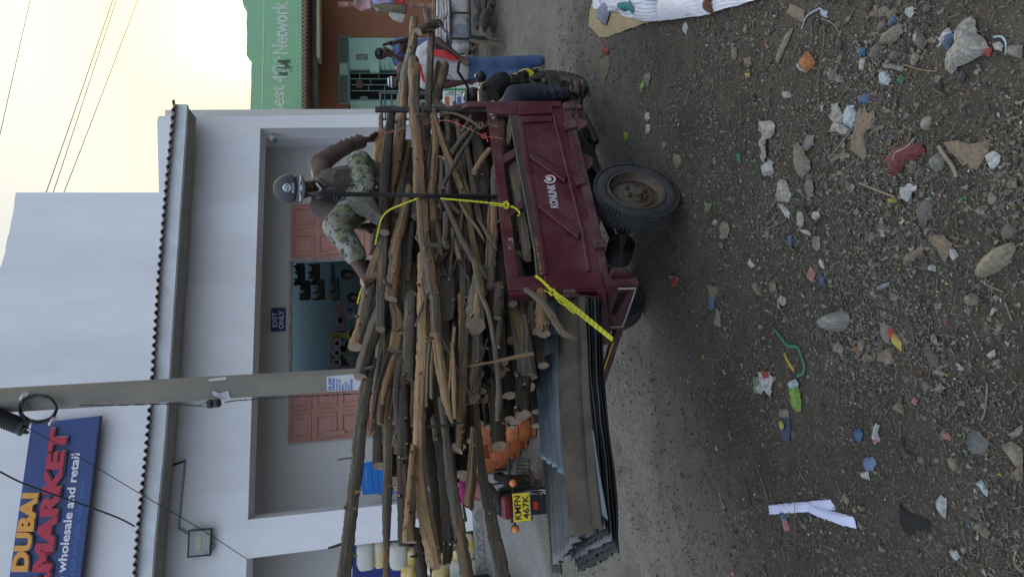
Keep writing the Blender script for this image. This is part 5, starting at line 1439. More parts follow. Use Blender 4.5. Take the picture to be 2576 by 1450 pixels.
# ------------------------------------------------------------------ ropes
M_rope = mat('yellow_rope', (.62, .62, .03), .6, var=.15, vs=60)
def rope(mb, pts, w, d, strands=2, turns=1.0, fn=S):
    n = max(8, int(sum(math.hypot(a[0] - b[0], a[1] - b[1]) for a, b in zip(pts, pts[1:])) / 3))
    q = resample(pts, n)
    for s_ in range(strands):
        P = []
        for k, (x, y) in enumerate(q):
            p = fn(x, y, d if not callable(d) else d(k / (n - 1))); r = px_r(p, w) * .5
            a = k * turns + s_ * 2 * math.pi / strands
            P.append(p + V3((math.cos(a) * r, -abs(math.sin(a)) * r * .3, math.sin(a) * r)))
        mb.tube(P, px_r(fn(*q[0], d if not callable(d) else d(0)), w) * .62, 6)
rp = thing('rope', 'yellow nylon rope tied over the load and knotted to the side rail', 'rope', tuple(S(1273, 516)))
mb = MB(); rope(mb, [(944, 614), (951, 582), (960, 550), (978, 529), (1013, 513), (1053, 498)], 5, lambda t: .30 - .29 * t); mb.build('rope_run', M_rope, rp, smooth_=True)
mb = MB(); rope(mb, [(1109, 499), (1180, 505), (1269, 514)], 5, -.06); mb.build('rope_run', M_rope, rp, smooth_=True)
mb = MB(); rope(mb, [(1267, 510), (1275, 507), (1280, 516), (1275, 524), (1268, 519), (1271, 511), (1278, 512), (1276, 520)], 5.5, -.03); mb.build('knot', M_rope, rp, smooth_=True)
mb = MB(); rope(mb, [(1278, 518), (1292, 521), (1303, 529), (1308, 538), (1303, 543)], 5, -.02); rope(mb, [(1236, 516), (1252, 517), (1268, 519)], 3, -.05); mb.build('rope_end', M_rope, rp, smooth_=True)
mb = MB(); rope(mb, [(912, 722), (905, 742), (900, 762)], 4.5, .26); mb.build('rope_run', M_rope, rp, smooth_=True)
rp = thing('rope', 'doubled yellow rope running from the tail corner of the rail down to the tailgate', 'rope', tuple(S(1388, 733)))
mb = MB()
rope(mb, [(1346, 694), (1362, 706), (1388, 733)], 4.5, -.02); rope(mb, [(1349, 692), (1368, 708), (1391, 730)], 4.5, -.03); mb.build('rope_run', M_rope, rp, smooth_=True)
mb = MB(); rope(mb, [(1384, 728), (1394, 728), (1397, 737), (1388, 742), (1382, 736), (1390, 730), (1396, 734)], 5.5, -.05); rope(mb, [(1388, 738), (1378, 734), (1368, 730)], 3, -.04); mb.build('knot', M_rope, rp, smooth_=True)
for off in (-5, 0, 5):
    mb = MB(); rope(mb, [(1394 + off * .4, 736 - off * .6), (1446 + off * .3, 776 - off), (1541 + off * .2, 853 - off * .7)], 4.2, lambda t: -.05 - .10 * t); mb.build('rope_run', M_rope, rp, smooth_=True)
mb = MB(); rope(mb, [(1394, 742), (1408, 760), (1422, 768), (1434, 780), (1446, 788)], 3.5, -.10); mb.build('rope_end', M_rope, rp, smooth_=True)
tw = thing('twine', 'frayed bundle of brown sisal twine tied across the front logs to the rail', 'twine', tuple(S(1208, 318)))
M_tw = mat('sisal', (.20, .155, .10), .9, var=.4, vs=80)
rr = random.Random(4)
for k in range(6):
    mb = MB(); pts = [(969, 336), (1027, 316), (1075, 302), (1107, 285), (1143, 286), (1178, 302), (1208, 318), (1231, 313), (1253, 318)]
    pts = [(x + rr.uniform(-2, 2), y + rr.uniform(-4, 4) * (1 if 1060 < x < 1210 else .3)) for x, y in pts]
    rope(mb, pts[0 if k < 2 else 3:], 2.6, lambda t: -.03 + .1 * (1 - t) ** 2, turns=.8); mb.build('strand', M_tw, tw, smooth_=True)
mb = MB(); rope(mb, [(1205, 310), (1213, 308), (1216, 318), (1209, 324), (1203, 317), (1212, 312)], 4, -.05)
for _ in range(40):
    t = rr.uniform(0, 1); x = lerp(1100, 1250, t); y = 286 + 34 * t ** 1.2; p = S(x + rr.uniform(-3, 3), y + rr.uniform(-3, 3), -.04)
    mb.tube([p, p + V3((rr.uniform(-.03, .03), -.01, rr.uniform(-.03, .03)))], .0012, 3)
mb.build('knot', M_tw, tw)
pk = thing('string', 'thin pink plastic string tied across the front logs to the rail below the twine', 'string', tuple(S(1219, 343)))
mb = MB(); rope(mb, [(969, 337), (1027, 321), (1098, 306), (1130, 304), (1182, 325), (1219, 342), (1258, 347), (1262, 352)], 2.2, lambda t: -.04 + .12 * (1 - t) ** 2)
mb.build('string_run', mat('pink_string', (.50, .13, .13), .6), pk, smooth_=True)
mb = MB(); rope(mb, [(1215, 337), (1222, 336), (1221, 347), (1212, 345), (1216, 338)], 3, -.06); rope(mb, [(1220, 343), (1225, 350), (1228, 358)], 2.4, -.06); mb.build('knot', mat('red_string', (.62, .07, .05), .5), pk, smooth_=True)

# ------------------------------------------------------------------ concrete pole and wires
YP = 7.8
pole = thing('utility_pole', 'tall round concrete utility pole with torn stickers, standing behind the load', 'utility pole', tuple(atY(1350, 927, YP)))
M_pole = mat('pole_concrete', (.27, .245, .20), .9, var=.35, vs=3, col2=(.19, .18, .16), bump=.35, bs=25, dust=.25, dustcol=(.10, .095, .09), stretch=(1, 1, .35))
def PC(x, dY=0): return atY(x, 1006.5 - .0592 * x, YP + dY)
mb = MB(); mb.tube([PC(-900), PC(0), PC(850), PC(1380)], [.115, .124, .119, .121], 24); mb.build('shaft', M_pole, pole, smooth_='auto')
def on_pole(x, y): 
    p = atY(x, y, YP); c = PC(x); dx = p.x - c.x; r = .1235
    return V3((p.x, YP - math.sqrt(max(.0001, r * r - min(dx * dx, r * r * .96))) , p.z + 0))
def patch(mb, px, n=6):
    """px: quad a b c d"""
    a, b, c, d = px
    def fn(u, v):
        x = (a[0] * (1 - u) + b[0] * u) * (1 - v) + (d[0] * (1 - u) + c[0] * u) * v; y = (a[1] * (1 - u) + b[1] * u) * (1 - v) + (d[1] * (1 - u) + c[1] * u) * v
        p = on_pole(x, y); return CAM + (p - CAM) * .9992
    mb.grid(fn, n, n)
M_pap = mat('white_paper', (.55, .56, .60), .8, var=.12, vs=9)
M_bluei = mat('blue_ink', (.03, .12, .42), .6)
mb = MB(); patch(mb, [(824, 943), (825, 981), (912, 978), (908, 936)]); po = mb.build('poster', M_pap, pole)
for body, x0, x1, ya, yb in (('DR SAFI', 836, 828, 979, 947), ('0743471805', 844, 838, 979, 947), ('KUITA MUME AU MKE', 851, 847, 979, 948), ('RUDISHA PENZI', 858, 854, 979, 949), ('MALI', 866, 861, 979, 962), ('BIASHARA', 873, 869, 979, 955), ('UZAZI', 880, 876, 979, 962), ('0743471805', 888, 883, 979, 950)):
    vs, fs = text_mesh(body, .03)
    ax0, ax1 = min(v.x for v in vs), max(v.x for v in vs); ay0, ay1 = min(v.y for v in vs), max(v.y for v in vs)
    mb = MB(); mb.add([CAM + (on_pole(x0 + (x1 - x0) * (v.y - ay0) / (ay1 - ay0), ya + (yb - ya) * (v.x - ax0) / (ax1 - ax0)) - CAM) * .9985 for v in vs], fs); mb.build('lettering', M_bluei, pole)
for q in ([(530, 950), (531, 956), (574, 952), (573, 945)], [(543, 978), (541, 990), (556, 998), (560, 985)], [(560, 984), (556, 998), (584, 1000), (582, 978)]):
    mb = MB(); patch(mb, q); mb.build('sticker', M_pap, pole)
# cable coil, splice closure, stay wire with insulator
M_cab = mat('black_cable', (.018, .022, .024), .5)
co = thing('cable_coil', 'coil of black cable tied on the concrete pole below the ribbed closure', 'cable coil', tuple(atY(96, 1027, YP - .2)))
mb = MB(); rr = random.Random(8)
P = []
for k in range(150):
    a = k / 150 * 2 * math.pi * 6; dr = rr.uniform(-.03, .03) + .09 * math.sin(k * .13)
    P.append(atY(96 + 46 * (1 + dr * .8) * math.cos(a), 1027 + 34 * (1 + dr) * math.sin(a), YP - .18 + rr.uniform(-.02, .02)))
mb.tube(P, .0095, 6); mb.build('coil', M_cab, co, smooth_=True)
for (x, y) in ((60, 995), (132, 1058)):
    mb = MB(); c = atY(x, y, YP - .18); mb.lathe([(.045, -.01), (.05, -.01), (.05, .01), (.045, .01)], c, (.5, 0, .8), 12, closed=True); mb.build('cable_tie', M_pap, co)
sc = thing('splice_closure', 'black ribbed cable closure hanging beside the top of the pole', 'cable closure', tuple(atY(20, 1056, YP - .15)))
mb = MB(); a, b = atY(-40, 1036, YP - .15), atY(62, 1074, YP - .15); ax = (b - a).normalized(); ln = (b - a).length
prof = [(0, 0)]
for k in range(16): prof += [(.075, ln * k / 17), (.085, ln * (k + .3) / 17), (.085, ln * (k + .6) / 17), (.075, ln * (k + .7) / 17)]
prof += [(.09, ln * .93), (.09, ln), (0, ln)]
mb.lathe(prof, a, ax, 20); mb.build('closure_body', M_blkp, sc, smooth_='auto')
mb = MB(); 
for q in (-.05, 0, .05): mb.tube([b + V3((q, 0, 0)), b + V3((q, 0, -.03))], .018, 8)
mb.build('cable_gland', M_blkp, sc)
def wire(label, pts, Y0, Y1, r=.006, sag=0, name='overhead_wire', m=None):
    n = 24; q = resample(pts, n) if len(pts) > 2 else [tuple(lerp(a, b, k / (n - 1)) for a, b in zip(*pts)) for k in range(n)]
    mb = MB(); mb.tube([atY(x + sag * math.sin(math.pi * k / (n - 1)), y, lerp(Y0, Y1, k / (n - 1))) for k, (x, y) in enumerate(q)], r, 5)
    return tag(mb.build(name, m or M_cab, None, smooth_=True), label, 'wire')
wire('single thin overhead wire highest in the sky, far left of the others', [(-60, 600), (0, 338), (76, 0), (100, -100)], 8, 22, .006)
wire('leftmost of the three close overhead wires crossing the sky', [(-40, 940), (0, 806), (128, 451), (284, 0), (320, -100)], 8, 22, .008)
wire('middle of the three close overhead wires crossing the sky', [(-40, 990), (2, 874), (145, 451), (293, 0), (330, -100)], 8, 22, .007)
wire('lowest of the overhead wires, nearest the green parapet', [(-40, 980), (0, 879), (174, 451), (347, 0), (385, -100)], 8, 22, .007)
wire('thick black service cable sagging across the sign down to the roof edge', [(-60, 1150), (0, 1185), (60, 1215), (137, 1243), (215, 1270), (300, 1302), (338, 1322)], 7.8, 8.7, .010)
wire('thin wire running from the pole across the sign to the pillar corner', [(62, 1071), (158, 1124), (342, 1234), (500, 1326), (622, 1405)], 7.7, 9.3, .005)
st = thing('stay_wire', 'twisted steel stay wire with a black insulator hanging beside the pole', 'stay wire', tuple(atY(1000, 976, YP - .1)))
mb = MB()
for s_ in (0, math.pi):
    q = resample([(200, 1018), (271, 1018.6), (424, 1015), (470, 1018), (505, 1020)], 50); mb.tube([atY(x + 0 * k, y + 1.1 * math.sin(k * 1.1 + s_), YP - .16) for k, (x, y) in enumerate(q)], .004, 5)
    q = resample([(566, 1011), (600, 1006), (700, 1000), (837, 992.6), (1000, 984)], 70); mb.tube([atY(x, y + .9 * math.sin(k * 1.1 + s_), YP - .16) for k, (x, y) in enumerate(q)], .004, 5)
mb.tube([atY(500, 1020, YP - .16), atY(520, 1009, YP - .16), atY(535, 1006, YP - .16)], .004, 5); mb.tube([atY(500, 1020, YP - .16), atY(518, 1022, YP - .16), atY(535, 1022, YP - .16)], .004, 5)
mb.build('wire', M_cab, st)
mb = MB(); a, b = atY(520, 1016, YP - .16), atY(555, 1012, YP - .16); ax = (b - a); ln = ax.length; ax.normalize()
mb.lathe([(0, 0), (.035, .003), (.045, .02), (.045, ln * .42), (.036, ln * .5), (.045, ln * .58), (.045, ln - .02), (.035, ln), (0, ln)], a, ax, 14); mb.build('insulator', M_blkp, st, smooth_='auto')

# ------------------------------------------------------------------ floodlight, conduit, security camera
fl = thing('floodlight', 'square floodlight with a black frame fixed on the white wall left of the pole', 'floodlight', tuple(F(502, 1364)))
mb = MB(); slab(mb, [(474, 1332), (533.6, 1327), (529.7, 1396.6), (470, 1402)], -.12, .05); mb.build('housing', M_blkp, fl, bevel=.006)
mb = MB(); slab(mb, [(478, 1336), (529, 1332), (526, 1392), (475, 1397)], -.126, .006); mb.build('reflector', mat('light_grey_reflector', (.34, .36, .37), .5), fl)
mb = MB()
for a, b in (((480, 1338), (494, 1344)), ((524, 1335), (510, 1342)), ((522, 1389), (509, 1382)), ((478, 1394), (492, 1386))):
    mb.tube([F(a[0], a[1], -.130), F(b[0], b[1], -.130)], .003, 4)
mb.build('reflector_crease', mat('pale_crease', (.5, .52, .53), .4), fl)
mb = MB(); slab(mb, [(492, 1345), (507, 1344), (505, 1384), (490, 1386)], -.132, .005); mb.build('led_panel', mat('led_yellow', (.45, .42, .30), .4), fl)
mb = MB(); text_on(mb, '200W', Fq([(520, 1344), (520, 1334.5), (517, 1334.5), (517, 1344)], -.127)); text_on(mb, 'IP66', Fq([(526, 1344), (526, 1334.5), (523, 1334.5), (523, 1344)], -.127)); text_on(mb, '3D', Fq([(522, 1392), (522, 1384), (517, 1384), (517, 1392)], -.127)); mb.build('lettering', M_blkp, fl)
mb = MB(); mb.tube([F(533, 1364, -.10), F(539, 1366, -.06), F(541, 1372, -.05), F(532, 1384, -.09)], .005, 6); mb.build('power_lead', M_blkp, fl)
cd = thing('conduit', 'grey plastic cable conduit on the white wall leading to the floodlight', 'conduit', tuple(F(455, 1250)))
M_cond = mat('conduit_grey', (.22, .27, .27), .5)
mb = MB(); slab(mb, [(463, 1156), (447, 1324), (451, 1325), (467.5, 1156)], -.03, .03); mb.build('trunking', M_cond, cd)
mb = MB(); slab(mb, [(447, 1325), (473, 1340), (473, 1344), (447, 1330)], -.035, .03); mb.build('trunking', M_cond, cd)
mb = MB()
for k in range(3): mb.tube([F(411 + k, 1176 - 3 * k, -.05), F(438, 1166 + k * 2, -.04), F(465, 1157 + k, -.035)], .006, 5)
mb.build('cable', M_blkp, cd, smooth_=True)
cc = thing('security_camera', 'small white security camera in the upper right corner of the porch', 'security camera', tuple(F(672, 333, .3)))
mb = MB(); slab(mb, [(661, 326), (671, 327), (670, 339), (661, 338)], .32, .06); mb.build('junction_box', mat('camera_white', (.60, .62, .60), .5), cc, bevel=.006)
mb = MB(); mb.tube([F(671, 333, .33), F(676, 336, .28)], .03, 10); mb.ball(F(677, 337, .26), .035); mb.build('bracket', MATS['camera_white'], cc, smooth_='auto')
mb = MB(); mb.tube([F(679, 339, .24), F(690, 352, .16)], .036, 14); mb.build('camera_body', MATS['camera_white'], cc, smooth_='auto')
mb = MB(); mb.tube([F(690, 352, .16), F(692, 354.5, .145)], .037, 14); mb.build('lens_hood', mat('teal_grey', (.10, .17, .17), .5), cc, smooth_='auto')

# ------------------------------------------------------------------ green shop building
YG = 12.2
gbl = thing('green_shop', 'green painted shop with ragged parapet, orange wall and mint steel door', 'building', (4.5, YG, .5))
def E(x, y, b=0.): return atY(x, y, YG + b)
M_grn = mat('green_wall_paint', (.24, .52, .27), .85, var=.3, vs=3, col2=(.26, .46, .31), bump=.3, bs=10, dust=.18, dustcol=(.3, .33, .25))  # lightened: haze over this side is put into the wall colour
mb = MB()
rr = random.Random(12)
top = [(608, -160), (609, 0), (613, 17), (623, 18)]
for k in range(16): top.append((620.5 + rr.uniform(-1.3, 1.3), 28 + k * 7.6))
top += [(633, 154), (631.5, 180), (632, 210), (630.5, 240), (629, 300)]
mb.prism([E(x, y) for x, y in top + [(760, 300), (760, -160)]], V3((0, .25, 0))); mb.build('parapet', M_grn, gbl)
M_tw_ = mat('faded_white_paint', (.60, .66, .58), .85, var=.25, vs=30, col2=(.34, .52, .36))
mb = MB(); mb.add([E(663.5, -40, -.004), E(657, 300, -.004), E(660, 300, -.004), E(666.5, -40, -.004)], [(0, 1, 2, 3)]); mb.build('painted_line', M_tw_, gbl)
def GT(body, ya, yb, xb, xt, off=.0): 
    mb = MB(); text_on(mb, body, [E(xb, ya, 0), E(xb, yb, 0), E(xt, yb, 0), E(xt, ya, 0)], off=off, push=.004); mb.build('lettering', M_tw_, gbl)
GT('Best', 291, 214, 717, 680, .03); GT('4G+', 208, 142, 721, 684, .03); GT('Network', 137, 4, 725, 685, .03)
mb = MB()
for k in range(9):
    mb.tube([E(718 + rr.uniform(-22, 14), 152 + k * 4.5, -.006), E(722 + rr.uniform(-6, 12), 152 + k * 4.5, -.006)], .012, 4)
mb.build('scratch_marks', mat('dark_scratches', (.10, .14, .11), .9), gbl)
rs_ = MB(); M_rust = mat('rusty_roof_sheet', (.16, .095, .07), .7, .2, var=.4, vs=4, dust=.5, dustcol=(.26, .22, .18))
def rfn(u, v):
    y = lerp(-160, 300, u); p = E(758 + 1.0 * v, y, -.02 - 1.2 * v); return V3((p.x, p.y, E(758, y).z - .19 * v * 1 - .02 + .018 * math.sin(u * 2 * math.pi * 44)))
rs_.grid(rfn, 360, 4); rs_.build('canopy_sheet', M_rust, gbl, smooth_=True, solid=.01)
mb = MB(); mb.tube([E(788, -160, -.8), E(790, 60, -.8), E(792, 300, -.8)], .055, 12); mb.build('canopy_beam', mat('grey_beam', (.20, .19, .17), .8, var=.4, vs=6), gbl, smooth_=True)
mb = MB(); a = [E(x, y, -1.0) for x, y in ((796, -160), (796, 143), (804, 146), (803, -160))]; mb.prism(a, V3((0, .3, 0))); mb.build('canopy_edge', mat('cream_edge', (.48, .44, .24), .6), gbl)
M_org = mat('orange_wall_paint', (.29, .125, .068), .85, var=.2, vs=2, bump=.2, bs=14)
mb = MB()
for q in ([(755, -160), (755, 300), (877, 300), (875, -160)], [(875, -160), (875, 94), (1260, 94), (1260, -160)]):
    a = [E(x, y, .02) for x, y in q]; mb.hexa(a[::-1], [v + V3((0, .2, 0)) for v in a[::-1]])
mb.build('wall', M_org, gbl)
M_mint = mat('mint_steel_paint', (.32, .56, .46), .5, var=.2, vs=5, dust=.4, dustcol=(.55, .58, .44))  # paler than the bare paint, the veil of haze is in the colour
M_dark = mat('room_shade_black', (.012, .015, .017), .9)
mb = MB(); a = [E(x, y, .5) for x, y in ((845, 90), (845, 300), (1270, 300), (1270, 90))]; mb.hexa(a[::-1], [v + V3((0, .1, 0)) for v in a[::-1]]); mb.build('room_shade_panel', M_dark, gbl)  # near-black panel: the shade of the unlit room is put into its colour
dr = thing('steel_door', 'mint green steel double door with a barred grille, right leaf closed, on the green shop', 'door', tuple(E(1240, 180)))
def eb(mb, px, b=0., th=.04):
    a = [E(x, y, b) for x, y in px]
    if (a[1] - a[0]).cross(a[2] - a[0]).dot(a[0] - CAM) > 0: a = a[::-1]
    mb.prism([v + V3((0, th, 0)) for v in a][::-1], V3((0, -th, 0))); return mb
mb = MB(); eb(mb, [(877, 95), (880, 174), (1250, 174), (1250, 95)], -.02); leaf_r = mb.build('door_leaf', M_mint, dr, bevel=.004)
mb = MB(); eb(mb, [(881, 254), (882, 300), (1250, 300), (1250, 250)], -.02); mb.build('door_leaf', M_mint, dr, bevel=.004)
mb = MB(); mb.tube([E(885, 258, -.05), E(930, 300, -.05)], .02, 6); mb.build('door_brace', M_mint, dr)
mb = MB(); eb(mb, [(929, 158), (931, 181), (955, 182), (954, 157)], -.12, .10); mb.build('lock_box', M_mint, dr, bevel=.01)
mb = MB(); eb(mb, [(963, 160), (963, 176), (966, 176), (966, 160)], -.05, .03); eb(mb, [(978, 160), (978, 176), (980, 176), (980, 160)], -.05, .03); mb.build('door_handle', M_mint, dr)
mb = MB(); eb(mb, [(895, 136), (896, 152), (927, 151), (924, 135)], -.024, .003); mb.build('faded_poster', mat('faded_poster', (.20, .30, .22), .8, var=.5, vs=14), dr)
M_fr = mat('mint_frame', (.15, .28, .24), .55)
for q in ([(876, 92), (876.5, 262), (881, 262), (880, 92)], [(880, 174), (880.5, 178), (1250, 178), (1250, 174)], [(880, 250), (880.5, 254), (1250, 254), (1250, 250)]):
    mb = MB(); eb(mb, q, .0, .05); mb.build('door_frame', M_fr, dr)
for y in (184, 198, 213, 228):
    mb = MB(); eb(mb, [(884, y - 1), (884, y + 1), (1240, y + 1), (1240, y - 1)], .03, .02); mb.build('grille_bar', M_fr, dr)
for (x, ya, yb) in ((905, 184, 198), (953, 184, 198), (932, 198, 213), (904, 198, 213), (927, 213, 228), (968, 213, 228), (1000, 198, 213), (1010, 184, 198)):
    mb = MB(); eb(mb, [(x - 1, ya), (x - 1, yb), (x + 1, yb), (x + 1, ya)], .03, .02); mb.build('grille_bar', M_fr, dr)
mb = MB(); eb(mb, [(896, 203), (896, 221), (912, 221), (912, 203)], .0, .01); mb.build('brown_notice', mat('brown_notice', (.12, .08, .055), .8), dr)
mb = MB(); p = [E(915 + 11 * math.cos(a / 14 * 6.283), 247 + 5 * math.sin(a / 14 * 6.283), .01) for a in range(14)]; mb.prism(p, V3((0, .01, 0))); mb.build('round_notice', mat('striped_notice', (.30, .38, .28), .8, var=.6, vs=40), dr)
tr_ = thing('transom_grille', 'rusty mint diamond mesh grille over the steel door of the green shop', 'grille', tuple(E(865, 175)))
for (ya, yb, solid_) in ((93, 158, 0), (158, 190, 1), (190, 260, 0)):
    mb = MB()
    if solid_: eb(mb, [(854, ya), (854, yb), (875, yb), (875, ya)], .0, .02); mb.build('sheet_panel', M_mint, tr_)
    else:
        n = int((yb - ya) / 7)
        for k in range(n):
            y0 = ya + k * 7
            mb.tube([E(852, y0, .01), E(863.5, y0 + 7, .01)], .007, 4); mb.tube([E(852, y0 + 7, .015), E(863.5, y0, .015)], .007, 4)
            mb.tube([E(863.5, y0, .01), E(875, y0 + 7, .01)], .007, 4); mb.tube([E(863.5, y0 + 7, .015), E(875, y0, .015)], .007, 4)
        q = mb.build('mesh_panel', M_fr, tr_)
        q['kind'] = 'stuff'
        mb = MB()
        for (a_, b_) in (((852, ya), (852, yb)), ((875, ya), (875, yb)), ((852, ya), (875, ya)), ((852, yb), (875, yb))): mb.tube([E(*a_, .0), E(*b_, .0)], .012, 4)
        mb.build('mesh_frame', M_fr, tr_)
# grey metal frame stand behind the logs
fs_ = thing('metal_stand', 'dark grey metal stand with shelves in front of the green shop door', 'stand', tuple(atY(1180, 250, 9.6)))
M_gst = mat('grey_stand', (.07, .08, .09), .5)
def st_(a, b, r=.018):
    mb = MB(); mb.tube([atY(*a, 9.6), atY(*b, 9.6)], r, 4); mb.build('rail', M_gst, fs_)
st_((957, 232), (961, 300)); st_((957, 233), (1230, 236)); st_((961, 268), (1230, 270)); st_((961, 300), (1230, 300))
for x in (968, 985, 1000): st_((x, 234), (x + 2, 300), .010)

# hanging clothes and bamboo post
bp = thing('bamboo_post', 'flaking painted bamboo post at the right edge, clothes hanging on it', 'post', tuple(atY(1090, 12, 9.9)))
mb = MB()
for k in range(9):
    a, b = atY(850 + k * 27, 11 + k * .4, 9.9), atY(850 + k * 27 + 26.5, 11.4 + k * .4, 9.9)
    mb.tube([a, a.lerp(b, .06), a.lerp(b, .94), b], [.040, .034, .034, .040], 10)
mb.build('bamboo', mat('painted_bamboo', (.26, .17, .09), .7, var=.5, vs=16, col2=(.30, .10, .12)), bp, smooth_='auto')
def cloth(label, px, Y, m, seed, amp=.04):
    n = len(px); c = (sum(p[0] for p in px) / n, sum(p[1] for p in px) / n)
    mb = MB(); rr = random.Random(seed)
    rings = 6; vs = []
    for k in range(rings + 1):
        t = k / rings
        for (x, y) in px:
            p = atY(c[0] + (x - c[0]) * t, c[1] + (y - c[1]) * t, Y)
            vs.append(p + V3((0, amp * math.sin(p.x * 45 + seed) * (.4 + .6 * t) + amp * .6 * noise.noise(p * 9), 0)))
    fs = [(k * n + i, k * n + (i + 1) % n, (k + 1) * n + (i + 1) % n, (k + 1) * n + i) for k in range(rings) for i in range(n)]
    mb.add(vs, fs); o = mb.build('garment', m, None, smooth_=True, solid=.008)
    return tag(o, label, 'garment', 'clothes hanging on the bamboo post')
cloth('pink and blue striped cloth hanging on the bamboo post', [(935, -20), (938, 10), (945, 25), (952, 30), (958, 12), (1000, 4), (1000, -20)], 9.7, mat('striped_pink', (.55, .40, .45), .8, var=.5, vs=9, col2=(.18, .25, .5)), 1)
cloth('red cloth hanging on the bamboo post', [(985, -20), (985, 4), (1000, 10), (1018, 8), (1021, -20)], 9.75, mat('red_cloth', (.50, .05, .04), .8), 2)
cloth('olive shirt sleeve hanging on the bamboo post', [(940, 8), (935, 18), (985, 38), (1000, 36), (1022, 32), (1024, 14), (1000, 8)], 9.6, mat('olive_cloth', (.16, .14, .09), .8, var=.2, vs=6), 3)
cloth('grey white garment hanging lowest on the bamboo post', [(980, 28), (978, 38), (990, 50), (1012, 56), (1019, 44), (1018, 34)], 9.5, mat('greywhite_cloth', (.42, .42, .38), .8, var=.2, vs=6), 4)
cloth('pale checked cloth high on the bamboo post', [(890, -10), (893, 20), (910, 26), (935, 22), (935, -10)], 9.8, mat('checked_cloth', (.35, .38, .36), .8, var=.4, vs=20, col2=(.4, .15, .15)), 5)

# bench with sacks
YT = 9.6
bn = thing('sack_bench', 'dark angle iron bench on wooden legs carrying flour sacks, right of the jersey man', 'bench', tuple(atY(1272, 100, YT)))
M_iron = mat('dark_iron', (.03, .028, .027), .6)
def bar(a, b, Y, r=.017, m=M_iron, nm='bar', par=bn):
    mb = MB(); mb.tube([atY(*a, Y), atY(*b, Y)], r, 4); return mb.build(nm, m, par)
for Y in (YT, YT + .8):
    o = 0 if Y == YT else -12
    bar((1132 + o, -60), (1134 + o, 112), Y); bar((1180 + o, -60), (1182 + o, 112), Y)
    for y in (32, 97): bar((1132 + o, y), (1182 + o, y + 1), Y)
bar((1182, 92), (1224, 95), YT, .022, M_iron, 'leg'); bar((1182, 101), (1270, 116), YT, .028, mat('old_timber', (.15, .125, .09), .85), 'leg'); bar((1182, 96), (1262, 102), YT + .05, .022, MATS['old_timber'], 'leg')
bar((1170, -60), (1250, -62), YT, .028, MATS['old_timber'], 'leg')
mb = MB(); a = [onz(atY(1183, -60, YT), atY(1183, 50, YT).z), onz(atY(1183, 112, YT), atY(1183, 50, YT).z)]; mb.hexa([a[0], a[1], a[1] + V3((0, 0, .02)), a[0] + V3((0, 0, .02))], [v + V3((0, .8, 0)) for v in (a[0], a[1], a[1] + V3((0, 0, .02)), a[0] + V3((0, 0, .02)))]); mb.build('bench_top', MATS['old_timber'], bn)
def sack(label, c, size, rot, m, seed=0, group=None, text=None, name='sack'):
    """soft stuffed sack: superellipsoid with creases; rot = 3x3"""
    rr = random.Random(seed); mb = MB(); nu, nv = 28, 16
    def fn(u, v):
        a = u * 2 * math.pi; b_ = (v - .5) * math.pi
        def se(x, e): return math.copysign(abs(x) ** e, x)
        x = se(math.cos(b_), .45) * se(math.cos(a), .45); y = se(math.cos(b_), .45) * se(math.sin(a), .5); z = se(math.sin(b_), .6)
        p = V3((x * size[0] / 2, y * size[1] / 2, z * size[2] / 2))
        p *= 1 + .035 * noise.noise(V3((x * 2.5, y * 2.5, z * 2.5)) + V3((seed * 3, 0, 0))) + .02 * noise.noise(V3((x * 7, y * 7, z * 7)) + V3((seed, 0, 0)))
        return V3(c) + rot @ p
    mb.grid(fn, nu, nv)
    o = mb.build(name, m, None, smooth_=True); tag(o, label, 'sack', group); return o
M_sk = mat('woven_white_sack', (.42, .42, .41), .75, var=.15, vs=6, bump=.4, bs=14)
M_sk2 = mat('pink_band_sack', (.45, .43, .42), .75, var=.3, vs=3, bump=.4, bs=14, col2=(.40, .30, .30))
GS = 'sacks on the dark iron bench'
I3 = Matrix.Identity(3)
def Mrot(rx=0, ry=0, rz=0): return Matrix.Rotation(rz, 3, 'Z') @ Matrix.Rotation(ry, 3, 'Y') @ Matrix.Rotation(rx, 3, 'X')
p = atY(1157, 88, YT + .22); s1 = sack('white flour sack printed with blue lettering, leaning off the end of the bench', p, (.46, .3, .28), Mrot(0, R(-12), 0), M_sk, 1, GS)
s1['_base'] = (0, 0, 0)
for k in range(9):
    mb = MB(); txt = ['WHEAT FLOUR', 'FORTIFIED', 'ALL PURPOSE', 'PRODUCT OF', 'BAKERS FLOUR', 'NET WEIGHT', 'STORE DRY', 'MILLED BY', '90 KG'][k]
    cx_ = 1139 + k * 4.6; w_ = 24 - abs(k - 4) * 1.5
    text_on(mb, txt, [atY(cx_ + 3, 90 + w_ - k * .5, YT + .045), atY(cx_ + 3, 84 - w_ - k * .5, YT + .045), atY(cx_ - .4, 84 - w_ - k * .5, YT + .045), atY(cx_ - .4, 90 + w_ - k * .5, YT + .045)], off=.02); mb.build('lettering', mat('navy_ink', (.04, .07, .16), .7), s1)
p = atY(1158, 40, YT + .3); sack('grey white full sack in the middle of the bench', p, (.34, .36, .26), I3, M_sk, 2, GS)
p = atY(1158, 4, YT + .3); sack('full sack with a pink edge at the right end of the bench', p, (.34, .36, .27), I3, M_sk2, 3, GS)
p = atY(1157, -34, YT + .3); sack('sack at the far right end of the bench, cut by the picture edge', p, (.34, .36, .27), I3, M_sk, 4, GS)
